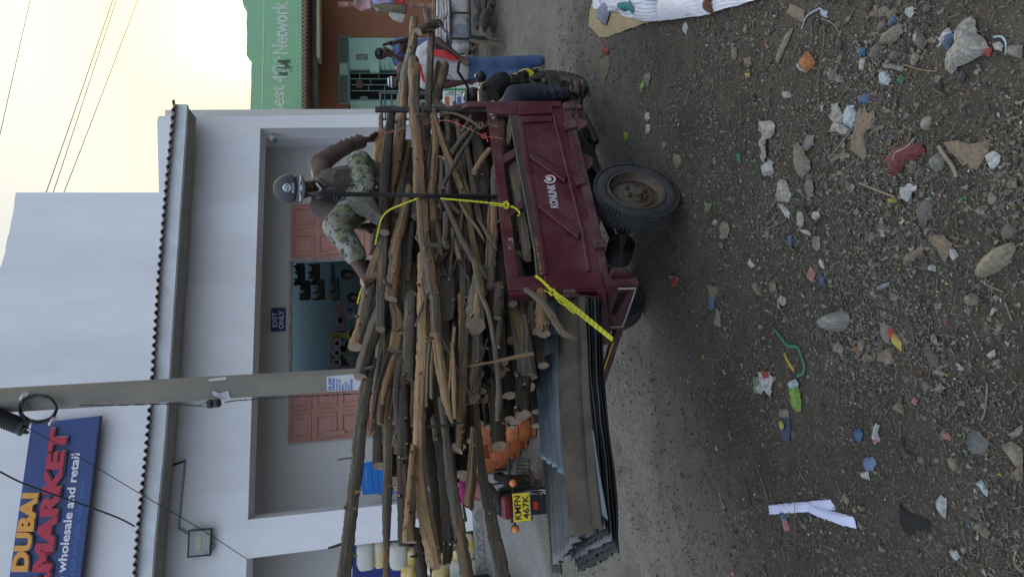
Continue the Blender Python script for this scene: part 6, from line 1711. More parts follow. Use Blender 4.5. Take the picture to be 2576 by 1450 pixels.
for k in range(10):
    x, y = 1127 - (k % 5) * 7, (30, 75)[k // 5] + rr.uniform(-6, 6); p = atY(x, y, YT + .15)
    sack('%s folded sack in the %s pile on top of the bench' % (['lowest', 'second', 'third', 'fourth', 'topmost'][k % 5], ['right', 'left'][k // 5]), p, (.26 + .03 * rr.random(), .3, .048), Mrot(rr.uniform(-.05, .05), rr.uniform(-.06, .06), 0), M_sk2 if k % 3 else M_sk, 10 + k, 'folded sacks piled on the bench')
# cartons
ct = []
YC = 9.1
M_car = mat('white_carton', (.55, .56, .52), .7, var=.08, vs=5); M_cg = mat('carton_green', (.05, .25, .12), .6); M_cr = mat('carton_red', (.45, .09, .05), .6); M_cbl = mat('carton_blue', (.06, .12, .35), .6)
for r_ in range(5):
    for c_ in range(2):
        x = 1129 + r_ * 30; y = 228 + c_ * 33; p = atY(x, y, YC + .12)
        t = thing('carton', '%s white %s carton in the %s column beside the handlebar' % (['topmost', 'second', 'third', 'fourth', 'lowest'][r_], 'and green' if c_ == 0 else ('and red' if r_ == 0 else 'and blue'), ['right', 'left'][c_]), 'carton', tuple(p - V3((0, 0, .07))), 'cartons stacked behind the cart')
        mb = MB(); mb.box(p, (.165, .24, .145)); mb.build('box', M_car, t, bevel=.003)
        mb = MB(); f = p + V3((0, -.1215, 0))
        if c_ == 0:
            mb.box(f + V3((-.02, 0, .0)), (.03, .002, .144)); mb.build('print_band', M_cg, t)
            mb = MB(); text_on(mb, 'CREAM', [f + V3((.0, -.001, -.03)), f + V3((.07, -.001, -.03)), f + V3((.07, -.001, -.01)), f + V3((.0, -.001, -.01))]) if r_ < 0 else mb.box(f + V3((.05, 0, .03)), (.03, .002, .05)); mb.box(f + V3((-.06, 0, -.02)), (.02, .002, .07)); mb.build('print_block', mat('grey_print', (.22, .22, .22), .7, var=.5, vs=60), t)
        else:
            mb.box(f + V3((.0, 0, .03)), (.12, .002, .05)); mb.build('print_band', M_cr if r_ == 0 else M_cbl, t)
# blue tub, chairs, sacks on the porch
tb = thing('plastic_tub', 'tall grey blue plastic tub standing behind the stacked blue chairs', 'tub', tuple(onz(F(1000, 1120, .55), zf)))
mb = MB(); c = onz(F(960, 1120, .55), zf); h_ = F(940, 1120, .55).z - zf; mb.lathe([(0, 0), (.11, 0), (.125, h_ * .5), (.13, h_ - .06), (.14, h_ - .06), (.14, h_), (.128, h_), (.12, h_ - .02), (0, h_ - .03)], c, n=20); mb.build('tub_body', mat('grey_blue_plastic', (.08, .13, .22), .4), tb, smooth_='auto')
M_chair = mat('blue_plastic', (.03, .20, .60), .35, var=.08, vs=5)
def chair(label, base, rz, group):
    t = thing('plastic_chair', label, 'chair', base, group, rz)
    mb = MB(); mb.grid(lambda u, v: V3(((u - .5) * .44 * (1 - .12 * v), -.22 + v * .44, .42 - .02 * math.sin(v * math.pi) - .03 * v)), 6, 6); mb.build('seat', M_chair, t, smooth_=True, solid=.012, local=True)
    def bk(u, v): return V3(((u - .5) * .46 * (1 - .10 * v), .20 + .13 * v + .03 * math.cos((u - .5) * 3), .40 + .46 * v + .02 * math.cos((u - .5) * 3)))
    mb = MB(); n = 14; m_ = 10
    for j in range(m_):
        for i in range(n):
            hole = .12 < (i + .5) / n < .88 and .25 < (j + .5) / m_ < .9
            P = [bk(i / n, j / m_), bk((i + 1) / n, j / m_), bk((i + 1) / n, (j + 1) / m_), bk(i / n, (j + 1) / m_)]
            if not hole: mb.add(P, [(0, 1, 2, 3)])
            else:
                c = sum(P, V3()) / 4; q = [c.lerp(v, .55) for v in ((P[0] + P[1]) / 2, (P[1] + P[2]) / 2, (P[2] + P[3]) / 2, (P[3] + P[0]) / 2)]
                b0 = mb.add(P + q, [])
                for f_ in ((0, 1, 4), (1, 5, 4), (1, 2, 5), (2, 6, 5), (2, 3, 6), (3, 7, 6), (3, 0, 7), (0, 4, 7)): mb.f.append(tuple(b0 + z for z in f_)); mb.mi.append(0)
    mb.build('backrest', M_chair, t, solid=.012, local=True)
    for sx in (-1, 1):
        mb = MB(); mb.tube([V3((sx * .23, .27, .63)), V3((sx * .27, .1, .65)), V3((sx * .28, -.15, .64)), V3((sx * .26, -.24, .58))], [.02, .028, .03, .024], 8, squash=.6); mb.build('armrest', M_chair, t, smooth_=True, local=True)
        for (y0, y1) in ((-.22, -.27), (.2, .27)):
            mb = MB(); mb.tube([V3((sx * .24, y0, .58 if y0 < 0 else .42)), V3((sx * .27, y1, 0))], [.026, .02], 6); mb.build('leg', M_chair, t, local=True)
    mb = MB()
    for j in range(3): mb.box((0, -.23 - .004 * j, .40 - .03 * j), (.38, .012, .018))
    mb.build('apron', M_chair, t, local=True)
    return t
cb = onz(F(1000, 1182, .5), zf)
ch0 = chair('lowest blue plastic armchair of the stack on the porch', tuple(cb), R(180), 'stacked blue plastic chairs')
for k in range(1, 8):
    dup(ch0, cb + V3((.002 * k, -.004 * k, .078 * k)), R(180), ['', 'second', 'third', 'fourth', 'fifth', 'sixth', 'seventh', 'topmost'][k] + (' blue plastic armchair from the bottom of the porch stack' if k < 7 else ' blue plastic armchair of the stack on the porch'))
M_bale = mat('clear_wrapped_flour', (.52, .52, .47), .35, var=.12, vs=7, bump=.6, bs=10); M_baley = mat('yellow_flour_pack', (.62, .40, .03), .4, var=.3, vs=8, bump=.5, bs=10, col2=(.6, .58, .5))
for k, (x0, x1, y0, y1, b_, ml, lab) in enumerate((
        (899, 942, 1359, 1430, .25, 0, 'white wrapped flour bale highest on the pile, nearest the pillar'), (940, 968, 1352, 1424, .30, 1, 'yellow and white flour bale under the highest white one'),
        (980, 1024, 1362, 1428, .22, 0, 'white wrapped flour bale with a yellow base, middle of the pile'), (1022, 1044, 1375, 1424, .25, 1, 'yellow and white flour bale beside the thick dark log end'),
        (1010, 1046, 1420, 1500, .12, 1, 'yellow and white bale at the picture edge below the middle ones'), (1074, 1128, 1410, 1490, .10, 1, 'yellow bale between the wedge end and the grey pole'),
        (1136, 1192, 1338, 1408, .12, 1, 'yellow and white bale low on the kerb right of the grey pole'), (1172, 1200, 1405, 1480, .05, 0, 'white wrapped bale lowest on the kerb at the picture edge'),
        (1128, 1172, 1404, 1480, .12, 0, 'white bale above the lowest one at the picture edge'), (1046, 1080, 1380, 1450, .3, 0, 'white bale half hidden behind the wedge end'),
        (1080, 1136, 1350, 1410, .3, 1, 'yellow bale half hidden behind the dark pointed log'))):
    a = F((x0 + x1) / 2, (y0 + y1) / 2, b_); s_ = (a - CAM).dot(_F) / FPX
    sack(lab, a, ((y1 - y0) * s_, .34, (x1 - x0) * s_ * 1.05), Matrix.Rotation(math.atan(FA), 3, 'Z'), [M_bale, M_baley][ml], 40 + k, 'flour bales piled on the porch edge', name='flour_bale')
tp_ = MB(); a = [F(x, y, .62) for x, y in ((888, 1362), (886, 1480), (1190, 1480), (1190, 1352))]; tp_.prism(a, FN * .25)
tag(tp_.build('blue_crates', mat('dark_blue_cover', (.02, .03, .22), .5, var=.3, vs=4), None), 'dark blue covered stack standing behind the flour bales', 'cover')
mb = MB(); a = [F(x, y, .55) for x, y in ((985, 1352), (985, 1364), (1003, 1364), (1003, 1352))]; mb.prism(a, FN * .05); tag(mb.build('green_box', mat('green_box', (.03, .22, .10), .5), None), 'small green box beside the dark blue covered stack', 'box')
kr = MB()
for k in range(5):
    c = F(1196, 1300 + k * 44, -.105); c = V3((c.x, c.y, zf - .12))
    kr.lathe([(.085, 0), (.095, 0), (.095, .006), (.085, .006)], c, -FN, 20, closed=True)
    for j in range(6): a_ = j * math.pi / 3; kr.tube([c - FN * .003, c - FN * .003 + V3((math.cos(a_) * .09, .0135 * math.cos(a_), math.sin(a_) * .09))], .003, 4)
q = kr.build('kerb_relief', mat('kerb_relief', (.20, .19, .17), .9), bldg); q['kind'] = 'stuff'

# shop shelves
sh = thing('shop_shelves', 'dim grey shelves with yellow and green packets inside the shop', 'shelves', tuple(atY(1000, 700, 14.6)))
M_shf = mat('shelf_grey', (.16, .18, .18), .6)
rr = random.Random(77)
for (x, ya, yb) in ((762, 662, 716), (800, 664, 716), (776, 706, 752), (812, 704, 752), (850, 700, 752), (838, 664, 716)):
    mb = MB(); mb.box((atY(x, (ya + yb) / 2, 14.5)), ((yb - ya) / FPX * 14.5, .5, .03)); mb.build('shelf_board', M_shf, sh)
gcol = [mat('packet_%d' % k, c, .5) for k, c in enumerate(((.30, .28, .04), (.08, .13, .05), (.10, .10, .12), (.2, .2, .2), (.25, .07, .05)))]
for (x, ya, yb) in ((762, 662, 716), (800, 664, 716), (812, 704, 752), (850, 700, 752), (776, 706, 752)):
    y = ya
    while y < yb:
        w_ = rr.uniform(3, 6); h_ = rr.uniform(8, 22); mb = MB(); p = atY(x - h_ / 2 - 1.5, y + w_ / 2, 14.42); mb.box(p, (w_ / FPX * 13, .2, h_ / FPX * 14.4)); mb.build('packet', rr.choice(gcol), sh); y += w_
ck = thing('goods_counter', 'dim counter crowded with baskets and packets low inside the shop doorway', 'counter', tuple(atY(1100, 850, 13.2)))
mb = MB(); mb.box(onz(atY(960, 860, 13.4), zf + .42), (1.3, .5, .84)); mb.build('counter_body', M_shf, ck)
for k in range(26):
    p = atY(842 + rr.uniform(0, 55), rr.uniform(770, 935), 13.2); mb = MB(); mb.box(p, (rr.uniform(.08, .2), .15, rr.uniform(.06, .2))); mb.build('packet', rr.choice(gcol), ck)
for k in range(4):
    c = atY(846 + rr.uniform(0, 4), 862 + 24 * k, 13.0); mb = MB(); mb.lathe([(.04, -.05), (.085, -.05), (.085, .05), (.04, .05)], c, (0, -1, 0), 16, closed=True); mb.build('tape_roll', gcol[3], ck)

# ------------------------------------------------------------------ gas cylinders
M_gas = mat('orange_cylinder', (.46, .125, .035), .6, var=.35, vs=16, dust=.45, dustcol=(.25, .12, .07))
def cyl(label, base, rz=0):
    t = thing('gas_cylinder', label, 'gas cylinder', tuple(base), 'orange gas cylinders on the ramp', rz)
    mb = MB(); mb.lathe([(0, .03), (.10, .03), (.135, .06), (.15, .10), (.15, .19), (.138, .195), (.138, .205), (.15, .21), (.15, .28), (.13, .33), (.08, .355), (0, .36)], (0, 0, 0), n=20); mb.build('tank', M_gas, t, smooth_='auto', local=True)
    mb = MB(); mb.lathe([(.105, 0), (.112, 0), (.112, .05), (.105, .05)], (0, 0, 0), n=20, closed=True); mb.build('foot_ring', M_gas, t, smooth_='auto', local=True)
    mb = MB()
    for q in (0, 1):
        for k in range(4):
            a, b = math.pi * q + .75 + k * .37, math.pi * q + .75 + (k + 1) * .37
            P = [V3((math.cos(z) * r, math.sin(z) * r, h)) for h in (.335, .44) for z, r in ((a, .095), (b, .095))]
            mb.hexa([P[0], P[1], P[3], P[2]], [v * 1 + V3((v.x, v.y, 0)) * .06 for v in (P[0], P[1], P[3], P[2])])
    mb.lathe([(.092, .43), (.105, .43), (.105, .45), (.092, .45)], (0, 0, 0), n=20, closed=True)
    mb.build('collar', M_gas, t, local=True)
    mb = MB(); mb.lathe([(.022, .35), (.022, .39), (.012, .40), (0, .40)], (0, 0, 0), n=8); mb.build('valve', M_chr, t, local=True)
    return t
c0 = None
desc = []
gp = [(1343, 1074), (1322, 1102), (1303, 1124), (1284, 1144), (1258, 1160), (1318, 1046), (1300, 1072), (1284, 1096), (1266, 1120), (1322, 1010), (1300, 1030), (1280, 1050), (1318, 975), (1298, 990)]
for k, (x, y) in enumerate(gp):
    p = G(x, y); 
    for tier in (0, 1):
        if tier and k in (4, 3, 8, 2, 7): continue
        lab = 'orange gas cylinder, %s of the %s from the motorcycle side' % (['nearest', 'second', 'third', 'fourth', 'farthest up the ramp', 'first in the second row', 'second in the second row', 'third in the second row', 'fourth in the second row', 'first in the third row', 'second in the third row', 'third in the third row', 'first in the back row', 'last in the back row'][k], ['bottom layer', 'upper layer'][tier])
        q = p + V3((0, 0, .43 * tier))
        if c0 is None: c0 = cyl(lab, q)
        else: dup(c0, q, rr.uniform(0, 3), lab)

# ------------------------------------------------------------------ motorcycle
mo = thing('motorcycle', 'motorcycle seen from behind with yellow number plate and dark red tail', 'motorcycle', tuple(G(1422, 1241)))
mo.rotation_euler = (0, 0, R(4))
M_mr = mat('dark_red_paint', (.14, .008, .015), .3, spec=.6)
def part(nm, mb, m, sm='auto', bv=0, par=None): return mb.build(nm, m, par or mo, smooth_=sm, bevel=bv, local=True)
for yy, nm in ((0, 'rear_wheel'), (1.25, 'front_wheel')):
    mb = tyre_mb(.30, .095, (0, yy, .30), V3((1, 0, 0)), 36, 3); w_ = part('wheel', mb, M_rub)
    mb = MB(); mb.lathe([(.225, -.03), (.235, -.02), (.235, .02), (.225, .03), (.215, 0)], (0, yy, .30), (1, 0, 0), 28, closed=True); part('rim', mb, M_chr, par=w_)
    mb = MB()
    for k in range(18): a = k / 18 * 2 * math.pi; mb.tube([V3((.04 * (-1) ** k, yy + .03 * math.cos(a), .30 + .03 * math.sin(a))), V3((0, yy + .22 * math.cos(a + .2), .30 + .22 * math.sin(a + .2)))], .002, 4)
    mb.lathe([(0, -.06), (.05, -.05), (.05, .05), (0, .06)], (0, yy, .3), (1, 0, 0), 12); part('spokes', mb, M_chr, par=w_)
mb = MB(); mb.grid(lambda u, v: V3(((v - .5) * .17, -.02 - .335 * math.cos(R(5 + 110 * u)) * (1 - .5 * abs(v - .5) ** 2), .30 + (.355 - .25 * abs(v - .5) ** 2) * math.sin(R(5 + 110 * u)))), 12, 5); o = part('mudguard', mb, mat('grey_mudguard', (.06, .065, .075), .45), True); o.modifiers.new('s', 'SOLIDIFY').thickness = .006
mb = MB(); mb.box((0, -.37, .36), (.19, .02, .20)); part('mud_flap', mb, M_blkp, bv=.02)
mb = MB(); mb.box((0, -.385, .39), (.075, .012, .045)); part('reflector', mb, mat('red_reflector', (.55, .02, .015), .25), bv=.004)
pl_ = MB(); pl_.box((0, -.40, .535), (.275, .006, .175), M=None); plate = part('number_plate', pl_, mat('plate_yellow', (.72, .52, .03), .45), bv=.01)
for body, z0 in (('KMFN', .545), ('467K', .462)):
    mb = MB(); text_on(mb, body, [V3((-.115, -.404, z0)), V3((.115, -.404, z0)), V3((.115, -.404, z0 + .066)), V3((-.115, -.404, z0 + .066))], off=.02); part('lettering', mb, M_blkp, sm=False, par=plate)
mb = MB(); mb.box((0, -.40, .45), (.29, .01, .01)); part('plate_holder', mb, M_chr)
mb = MB(); mb.box((0, -.36, .685), (.22, .12, .10)); part('tail_light', mb, M_mr, bv=.03)
for sx in (-1, 1):
    mb = MB(); mb.tube([V3((sx * .09, -.28, .60)), V3((sx * .20, -.30, .60))], .012, 6); mb.ball((sx * .225, -.31, .60), (.042, .045, .042)); ii = part('indicator', mb, M_blkp, True)
    mb = MB(); mb.ball((sx * .225, -.335, .60), (.038, .04, .038)); part('lens', mb, M_orl, True, par=ii)
    mb = MB(); mb.tube([V3((sx * .10, .05, .34)), V3((sx * .12, -.12, .72))], .028, 8); part('shock_absorber', mb, M_blk)
    mb = MB(); mb.tube([V3((sx * .11, .45, .52)), V3((sx * .24, .42, .52))], .012, 6); mb.tube([V3((sx * .25, .42, .52)), V3((sx * .35, .42, .52))], .022, 8); part('footpeg', mb, M_blk)
    mb = MB(); mb.tube([V3((sx * .15, .40, .30)), V3((sx * .33, .38, .30)), V3((sx * .34, .38, .42)), V3((sx * .16, .40, .45))], .008, 5)
    for k in range(4): mb.tube([V3((sx * (.18 + .04 * k), .39, .30)), V3((sx * (.19 + .04 * k), .39, .44))], .005, 4)
    part('leg_guard', mb, M_blk)
    mb = MB(); mb.tube([V3((sx * .02, 1.0, .98)), V3((sx * .18, .95, 1.02)), V3((sx * .36, .82, 1.0))], .012, 6); mb.tube([V3((sx * .26, .90, 1.01)), V3((sx * .38, .80, 1.0))], .018, 8); part('handlebar', mb, M_blk)
    mb = MB(); mb.tube([V3((sx * .20, .94, 1.02)), V3((sx * .26, .92, 1.16))], .006, 5); mb.ball((sx * .29, .92, 1.18), (.055, .015, .035)); part('mirror', mb, M_blkp, True)
    mb = MB(); mb.tube([V3((sx * .07, 1.25, .30)), V3((sx * .07, 1.02, .96))], .02, 8); part('fork', mb, M_chr)
    mb = MB(); mb.tube([V3((sx * .12, .0, .30)), V3((sx * .12, .45, .36))], .018, 6); part('swing_arm', mb, M_blk)
mb = MB(); mb.tube([V3((.17, .5, .28)), V3((.18, .1, .30)), V3((.19, -.32, .36))], [.03, .045, .055], 12); part('muffler', mb, M_chr)
mb = MB(); mb.lathe([(.0, 0), (.03, 0), (.03, .006), (.056, .006), (.056, 0)], V3((.19, -.325, .36)), (0, -1, 0), 14); part('muffler_end', mb, M_hub)
mb = MB(); mb.tube([V3((0, -.25, .74)), V3((0, .15, .76)), V3((0, .52, .74))], [.10, .12, .09], 10, squash=.5); part('seat', mb, mat('black_vinyl', (.02, .02, .022), .5), True)
mb = MB(); mb.tube([V3((0, .50, .80)), V3((0, .68, .86)), V3((0, .92, .84))], [.08, .14, .07], 12, squash=.8); part('fuel_tank', mb, M_mr, True)
mb = MB(); mb.box((0, .52, .42), (.24, .34, .30)); part('engine', mb, M_hub, bv=.03)
mb = MB(); mb.box((0, .0, .62), (.16, .5, .10)); part('rear_frame', mb, M_blk, bv=.02)
mb = MB(); mb.ball((0, 1.08, .90), (.085, .06, .085)); part('headlight', mb, M_chr, True)
mb = MB()
for k in (-1, 0, 1): mb.tube([V3((k * .10, -.42, .80)), V3((k * .10, -.1, .80))], .008, 5)
mb.tube([V3((-.12, -.42, .80)), V3((.12, -.42, .80))], .008, 5); part('luggage_rack', mb, M_blk)
pw_ = G(1318, 1470); m2 = dup(mo, tuple(pw_ + V3((-.35, 1.15, .08))), R(196), 'second motorcycle, only a dark tyre and spoked rim showing at the picture edge')
mb = MB(); a = G(1300, 1255); c = atY(1160, 1232, 8.3); mb.ball(c, (.16, .12, .12), 12, 8); tag(mb.build('pink_bag', mat('pink_bag', (.30, .02, .12), .6, bump=.4, bs=9), None, smooth_=True), 'pink plastic bag just above the motorcycle seat, among the poles', 'bag')
# boulders near the green shop
rr = random.Random(31)
def rock(label, p, r, seed, m, cat='stone', group=None, flat=.6):
    mb = MB(); mb.ball((0, 0, 0), 1, 14, 9)
    rq = random.Random(seed); M = Mrot(0, 0, rq.uniform(0, 6)); sx, sy, sz = r * rq.uniform(.8, 1.25), r * rq.uniform(.75, 1.0), r * flat * rq.uniform(.8, 1.2)
    mb.v = [tuple(p + M @ V3((v[0] * sx, v[1] * sy, v[2] * sz)) * (1 + .30 * noise.noise(V3(v) * 1.3 + V3((seed, 0, 0))) + .08 * noise.noise(V3(v) * 3.5 + V3((seed, 3, 0))))) for v in mb.v]
    return tag(mb.build('stone', m, None, smooth_='auto'), label, cat, group)
M_rock = mat('grey_stone', (.085, .078, .068), .9, var=.4, vs=7, bump=.8, bs=18, dust=.5, dustcol=(.12, .105, .085))
for k in range(22):
    x, y = rr.uniform(1192, 1246), rr.uniform(-30, 62); p = G(x, y)
    rock('half buried rough stone in the rubble beyond the sack bench', p, rr.uniform(.08, .17), 100 + k, M_rock, 'stone', 'rubble stones beyond the sack bench')
# ------------------------------------------------------------------ litter on the ground
def za(x, y): return (1416.8 + .311 * x, .311 * y)
def zb_(x, y): return (1932 + .311 * x, .311 * y)
def zc(x, y): return (1545.6 + .3554 * x, 450.8 + .3554 * y)
def zd(x, y): return (1996.4 + .3554 * x, 450.8 + .3554 * y)
def ze(x, y): return (1738.8 + .3563 * x, 933.8 + .3563 * y)
def lm(nm, c, **k):
    kw = dict(rough=.8, var=.45, vs=75, dust=.6, dustcol=(.10, .09, .073)); c = tuple(q * .82 for q in c); kw.update(k); return mat(nm, c, **kw)
LW = lm('litter_white', (.48, .48, .47)); LG = lm('litter_grey', (.22, .21, .19)); LC = lm('litter_cardboard', (.21, .16, .11)); LT = lm('litter_tan', (.25, .22, .17))
LB = lm('litter_blue', (.07, .14, .27)); LR = lm('litter_red', (.38, .05, .04)); LGn = lm('litter_green', (.04, .22, .11)); LY = lm('litter_yellow', (.50, .40, .06)); LO = lm('litter_orange', (.48, .17, .05)); LD = lm('litter_dark', (.05, .048, .045)); LL = lm('litter_lime', (.20, .36, .05)); LP = lm('litter_pink', (.42, .18, .17)); LBL = lm('litter_lilac', (.40, .42, .56), dust=.2); LPB = lm('litter_paleblue', (.42, .52, .56)); LTL = lm('litter_teal', (.05, .30, .26))
LNV = lm('litter_navy', (.05, .06, .14)); LBG = lm('litter_plastic', (.38, .36, .32), rough=.45)
def scrap(label, zf_, px, m, h=.012, crump=.3, name='paper_scrap', cat='paper scrap', seed=0, group=None, lift=.004):
    P2 = [zf_(x, y) for x, y in px]; n0 = len(P2); jr = random.Random(n0 + int(px[0][0]))
    Q_ = []
    for i in range(n0):
        a, b = P2[i], P2[(i + 1) % n0]; ln = math.hypot(a[0] - b[0], a[1] - b[1]); k = max(1, int(ln / 5))
        for j in range(k): Q_.append((lerp(a[0], b[0], j / k) + jr.uniform(-.9, .9), lerp(a[1], b[1], j / k) + jr.uniform(-.9, .9)))
    n = len(Q_); W_ = [G(x, y) for x, y in Q_]
    c = sum(W_, V3()) / n; sz = max((q - c).length for q in W_)
    rings = max(2, min(7, int(sz / .02))); vs = []
    rr = random.Random(seed or hash(label) % 1000)
    of = V3((rr.uniform(0, 9), rr.uniform(0, 9), 0))
    for k in range(rings + 1):
        t = 1 - k / (rings + .6)
        for q in W_:
            p = c.lerp(q, t); z = gz(p.x, p.y)
            u = noise.noise(p * (1.2 / max(sz, .02)) + of) ; v = noise.noise(p * (3.4 / max(sz, .02)) + of)
            vs.append(V3((p.x, p.y, z + lift + h * (1 - t ** 3) + crump * sz * (.07 * (u + .3) + .13 * abs(v)) * (.5 + .5 * (1 - t * t)))) + V3((0, 0, abs(v) * crump * sz * .08)))
    fs = [(k * n + i, k * n + (i + 1) % n, (k + 1) * n + (i + 1) % n, (k + 1) * n + i) for k in range(rings) for i in range(n)] + [tuple(rings * n + i for i in range(n))]
    mb = MB(); mb.add(vs, fs)
    o = mb.build(name, m, None, smooth_=False, solid=.002)
    return tag(o, label, cat, group)
def stone(label, zf_, x, y, r, m=None, flat=.7, group=None):
    p = G(*zf_(x, y)); rad = px_r(p, 1.75 * r * (.311 if zf_ in (za, zb_) else .3554))
    return rock(label, p + V3((0, 0, rad * flat * .05)), rad, int(x * 7 + y), m or M_rock, 'stone', group, flat)
def straw(label, zf_, px, w_, m, name='straw', cat='straw', lift=.008):
    q = resample([zf_(x, y) for x, y in px], max(4, len(px) * 3)); P = []
    for x, y in q: p = G(x, y); P.append(p + V3((0, 0, lift)))
    mb = MB(); mb.tube(P, px_r(P[0], w_ * .33), 5, squash=.6); return tag(mb.build(name, m, None), label, cat)
BAG = dict(name='plastic_bag', cat='plastic bag', crump=1.5, h=.01); CRD = dict(name='cardboard_piece', cat='cardboard', crump=.25, h=.006)
# --- right edge: sacks laid out as a stall, clothes on them
M_pap2 = mat('kraft_paper', (.33, .26, .15), .8, var=.15, vs=5, bump=.3, bs=10)
scrap('large brown kraft paper sheet under the white woven sack at the right edge', za, [(225, 90), (215, 210), (300, 300), (345, 305), (700, 180), (800, 20), (900, -120), (300, -120)], M_pap2, crump=.12, h=.01, name='kraft_paper', cat='paper sheet')
ws = scrap('white woven sack spread on the ground at the right edge, shoes on it', za, [(270, -120), (275, 70), (330, 95), (460, 90), (520, 130), (640, 165), (780, 175), (960, 155), (1180, 125), (1370, 65), (1600, 0), (1760, -40), (1800, -160)], mat('white_woven', (.58, .60, .68), .6, var=.12, vs=8, bump=.6, bs=9), crump=.22, h=.025, name='woven_sack', cat='sack', lift=.012)
for k, (bd, x0, y0, x1, y1, hh) in enumerate((('MADE IN KENYA', 1105, 55, 905, 85, 20), ('50KG NET', 1075, 88, 900, 112, 20), ('PRODUCT OF', 1100, 122, 940, 140, 14), ('Elloid MACOZO', 380, 95, 335, 0, 16))):
    a, b = za(x0, y0), za(x1, y1)
    def gp_(x, y): p = G(*za(x, y)); return p + V3((0, 0, .058))
    dx, dy = (x1 - x0), (y1 - y0); l_ = math.hypot(dx, dy); ux, uy = -dy / l_ * hh, dx / l_ * hh
    mb = MB(); text_on(mb, bd, [gp_(x0, y0), gp_(x1, y1), gp_(x1 + ux, y1 + uy), gp_(x0 + ux, y0 + uy)], off=.02, push=.0); mb.build('lettering', mat('navy_ink', (.04, .07, .16), .7), None).parent = ws
for k, (px, m, lab) in enumerate((([(505, 20), (510, 70), (550, 100), (590, 85), (600, 50), (560, 10)], LTL, 'teal baby shoe toe on the white sack'), ([(590, -10), (595, 60), (620, 120), (640, 115), (645, 50), (650, -20)], LTL, 'teal sock lying beside the baby shoe on the sack'), ([(640, 60), (650, 110), (685, 100), (690, 50), (660, 20)], lm('litter_slate', (.16, .20, .28)), 'slate blue small garment on the sack'), ([(700, -60), (690, 10), (715, 45), (760, 35), (780, -60)], lm('litter_dnavy', (.05, .07, .16)), 'dark navy garment at the very edge on the sack'), ([(1245, -30), (1230, 30), (1240, 115), (1255, 112), (1265, 30), (1290, -40)], lm('litter_rust', (.20, .08, .05)), 'rust brown strap lying over the sack edge'), ([(330, 60), (330, 170), (370, 210), (400, 130), (420, 40), (380, 10)], lm('litter_bluegrey', (.33, .36, .45)), 'blue grey printed plastic wrapper on the kraft paper'))):
    scrap(lab, za, px, m, h=.06, crump=.5, name='garment' if k != 5 else 'wrapper', cat='garment' if k != 5 else 'wrapper', lift=.03)
# --- upper right quarter
scrap('square piece of tan cardboard near the right edge', zb_, [(185, 25), (308, 85), (300, 190), (156, 108)], LC, **CRD)
straw('bent white plastic strip next to the square cardboard', zb_, [(285, 235), (320, 140), (380, 95), (435, 70), (470, 100), (490, 90)], 16, LBL, 'plastic_strip', 'plastic strip')
scrap('white plastic flap at the end of the bent strip', zb_, [(432, 62), (495, 95), (480, 145), (450, 130)], LBL, name='plastic_scrap', cat='plastic scrap')
scrap('crushed orange and white drink carton', zb_, [(335, 410), (395, 510), (375, 545), (320, 585), (268, 500)], LO, h=.03, name='crushed_carton', cat='carton')
scrap('pale end flap of the crushed orange carton', zb_, [(270, 505), (285, 500), (330, 570), (318, 588)], LW, h=.034)
scrap('blue and white torn packet beside the big crumpled bag', zb_, [(1462, 225), (1530, 300), (1490, 350), (1488, 395), (1455, 405), (1385, 325), (1425, 290)], LB, name='packet', cat='packet')
scrap('white corner of the torn blue packet', zb_, [(1462, 223), (1500, 262), (1415, 362), (1384, 326), (1422, 290)], LW, h=.014)
mb = MB(); q = [G(*zb_(x, y)) + V3((0, 0, .03)) for x, y in ((1480, 300), (1425, 375), (1440, 390), (1495, 315))]; text_on(mb, 'ACIPN', [q[0], q[1], q[2], q[3]], off=.03, push=.0); o = mb.build('packet_lettering', LW, None); tag(o, 'white letters printed on the torn blue packet', 'print')
scrap('big crumpled grey white plastic bag at the far right bottom', zb_, [(1660, 130), (1700, 170), (1705, 270), (1780, 330), (1810, 390), (1700, 470), (1560, 540), (1500, 600), (1455, 560), (1480, 470), (1560, 350), (1590, 280), (1575, 230), (1600, 160)], LBG, name='plastic_bag', cat='plastic bag', crump=.9, h=.04)
scrap('dark red rag tucked by the big crumpled bag', zb_, [(1790, 370), (1830, 400), (1800, 465), (1765, 440)], LR, **BAG)
straw('light blue plastic hoop by the right bottom corner', zb_, [(1840, 300), (1900, 295), (1940, 340), (1940, 440)], 18, LPB, 'plastic_strip', 'plastic strip')
scrap('grey felt scrap at the bottom edge, right', zb_, [(1950, 370), (2071, 365), (2065, 480), (1990, 450), (1940, 430)], LG)
scrap('white tissue lump beside the blue hoop', zb_, [(1840, 350), (1880, 335), (1920, 370), (1900, 415), (1850, 400)], LW, **BAG)
scrap('dark brown plastic packet piece among the stones', zb_, [(1220, 210), (1305, 345), (1260, 410), (1185, 345), (1190, 260)], lm('litter_brownpack', (.09, .075, .07), rough=.4), name='packet', cat='packet')
scrap('cream paper cone among the round stones', zb_, [(1060, 195), (1105, 200), (1085, 270), (1050, 330), (1000, 352), (915, 355), (970, 260), (1030, 230)], LT, h=.03, crump=.7)
scrap('torn blue foil by the upper round stone', zb_, [(1010, 125), (1050, 120), (1055, 160), (1010, 220), (985, 200)], LB, **BAG)
scrap('white speckled lump near the right edge', zb_, [(1130, 70), (1185, 50), (1195, 110), (1160, 145), (1120, 110)], LW, **BAG)
scrap('crumpled grey paper beside the speckled lump', zb_, [(900, 80), (950, 50), (990, 70), (960, 130), (910, 140)], LG, **BAG)
scrap('brown leaf like paper near the speckled lump', zb_, [(980, 90), (1050, 65), (1040, 130), (990, 165), (965, 120)], LC)
scrap('teal and white bottle cap wrapper', zb_, [(760, 370), (800, 390), (795, 450), (745, 440)], lm('litter_dteal', (.02, .14, .24)), **BAG)
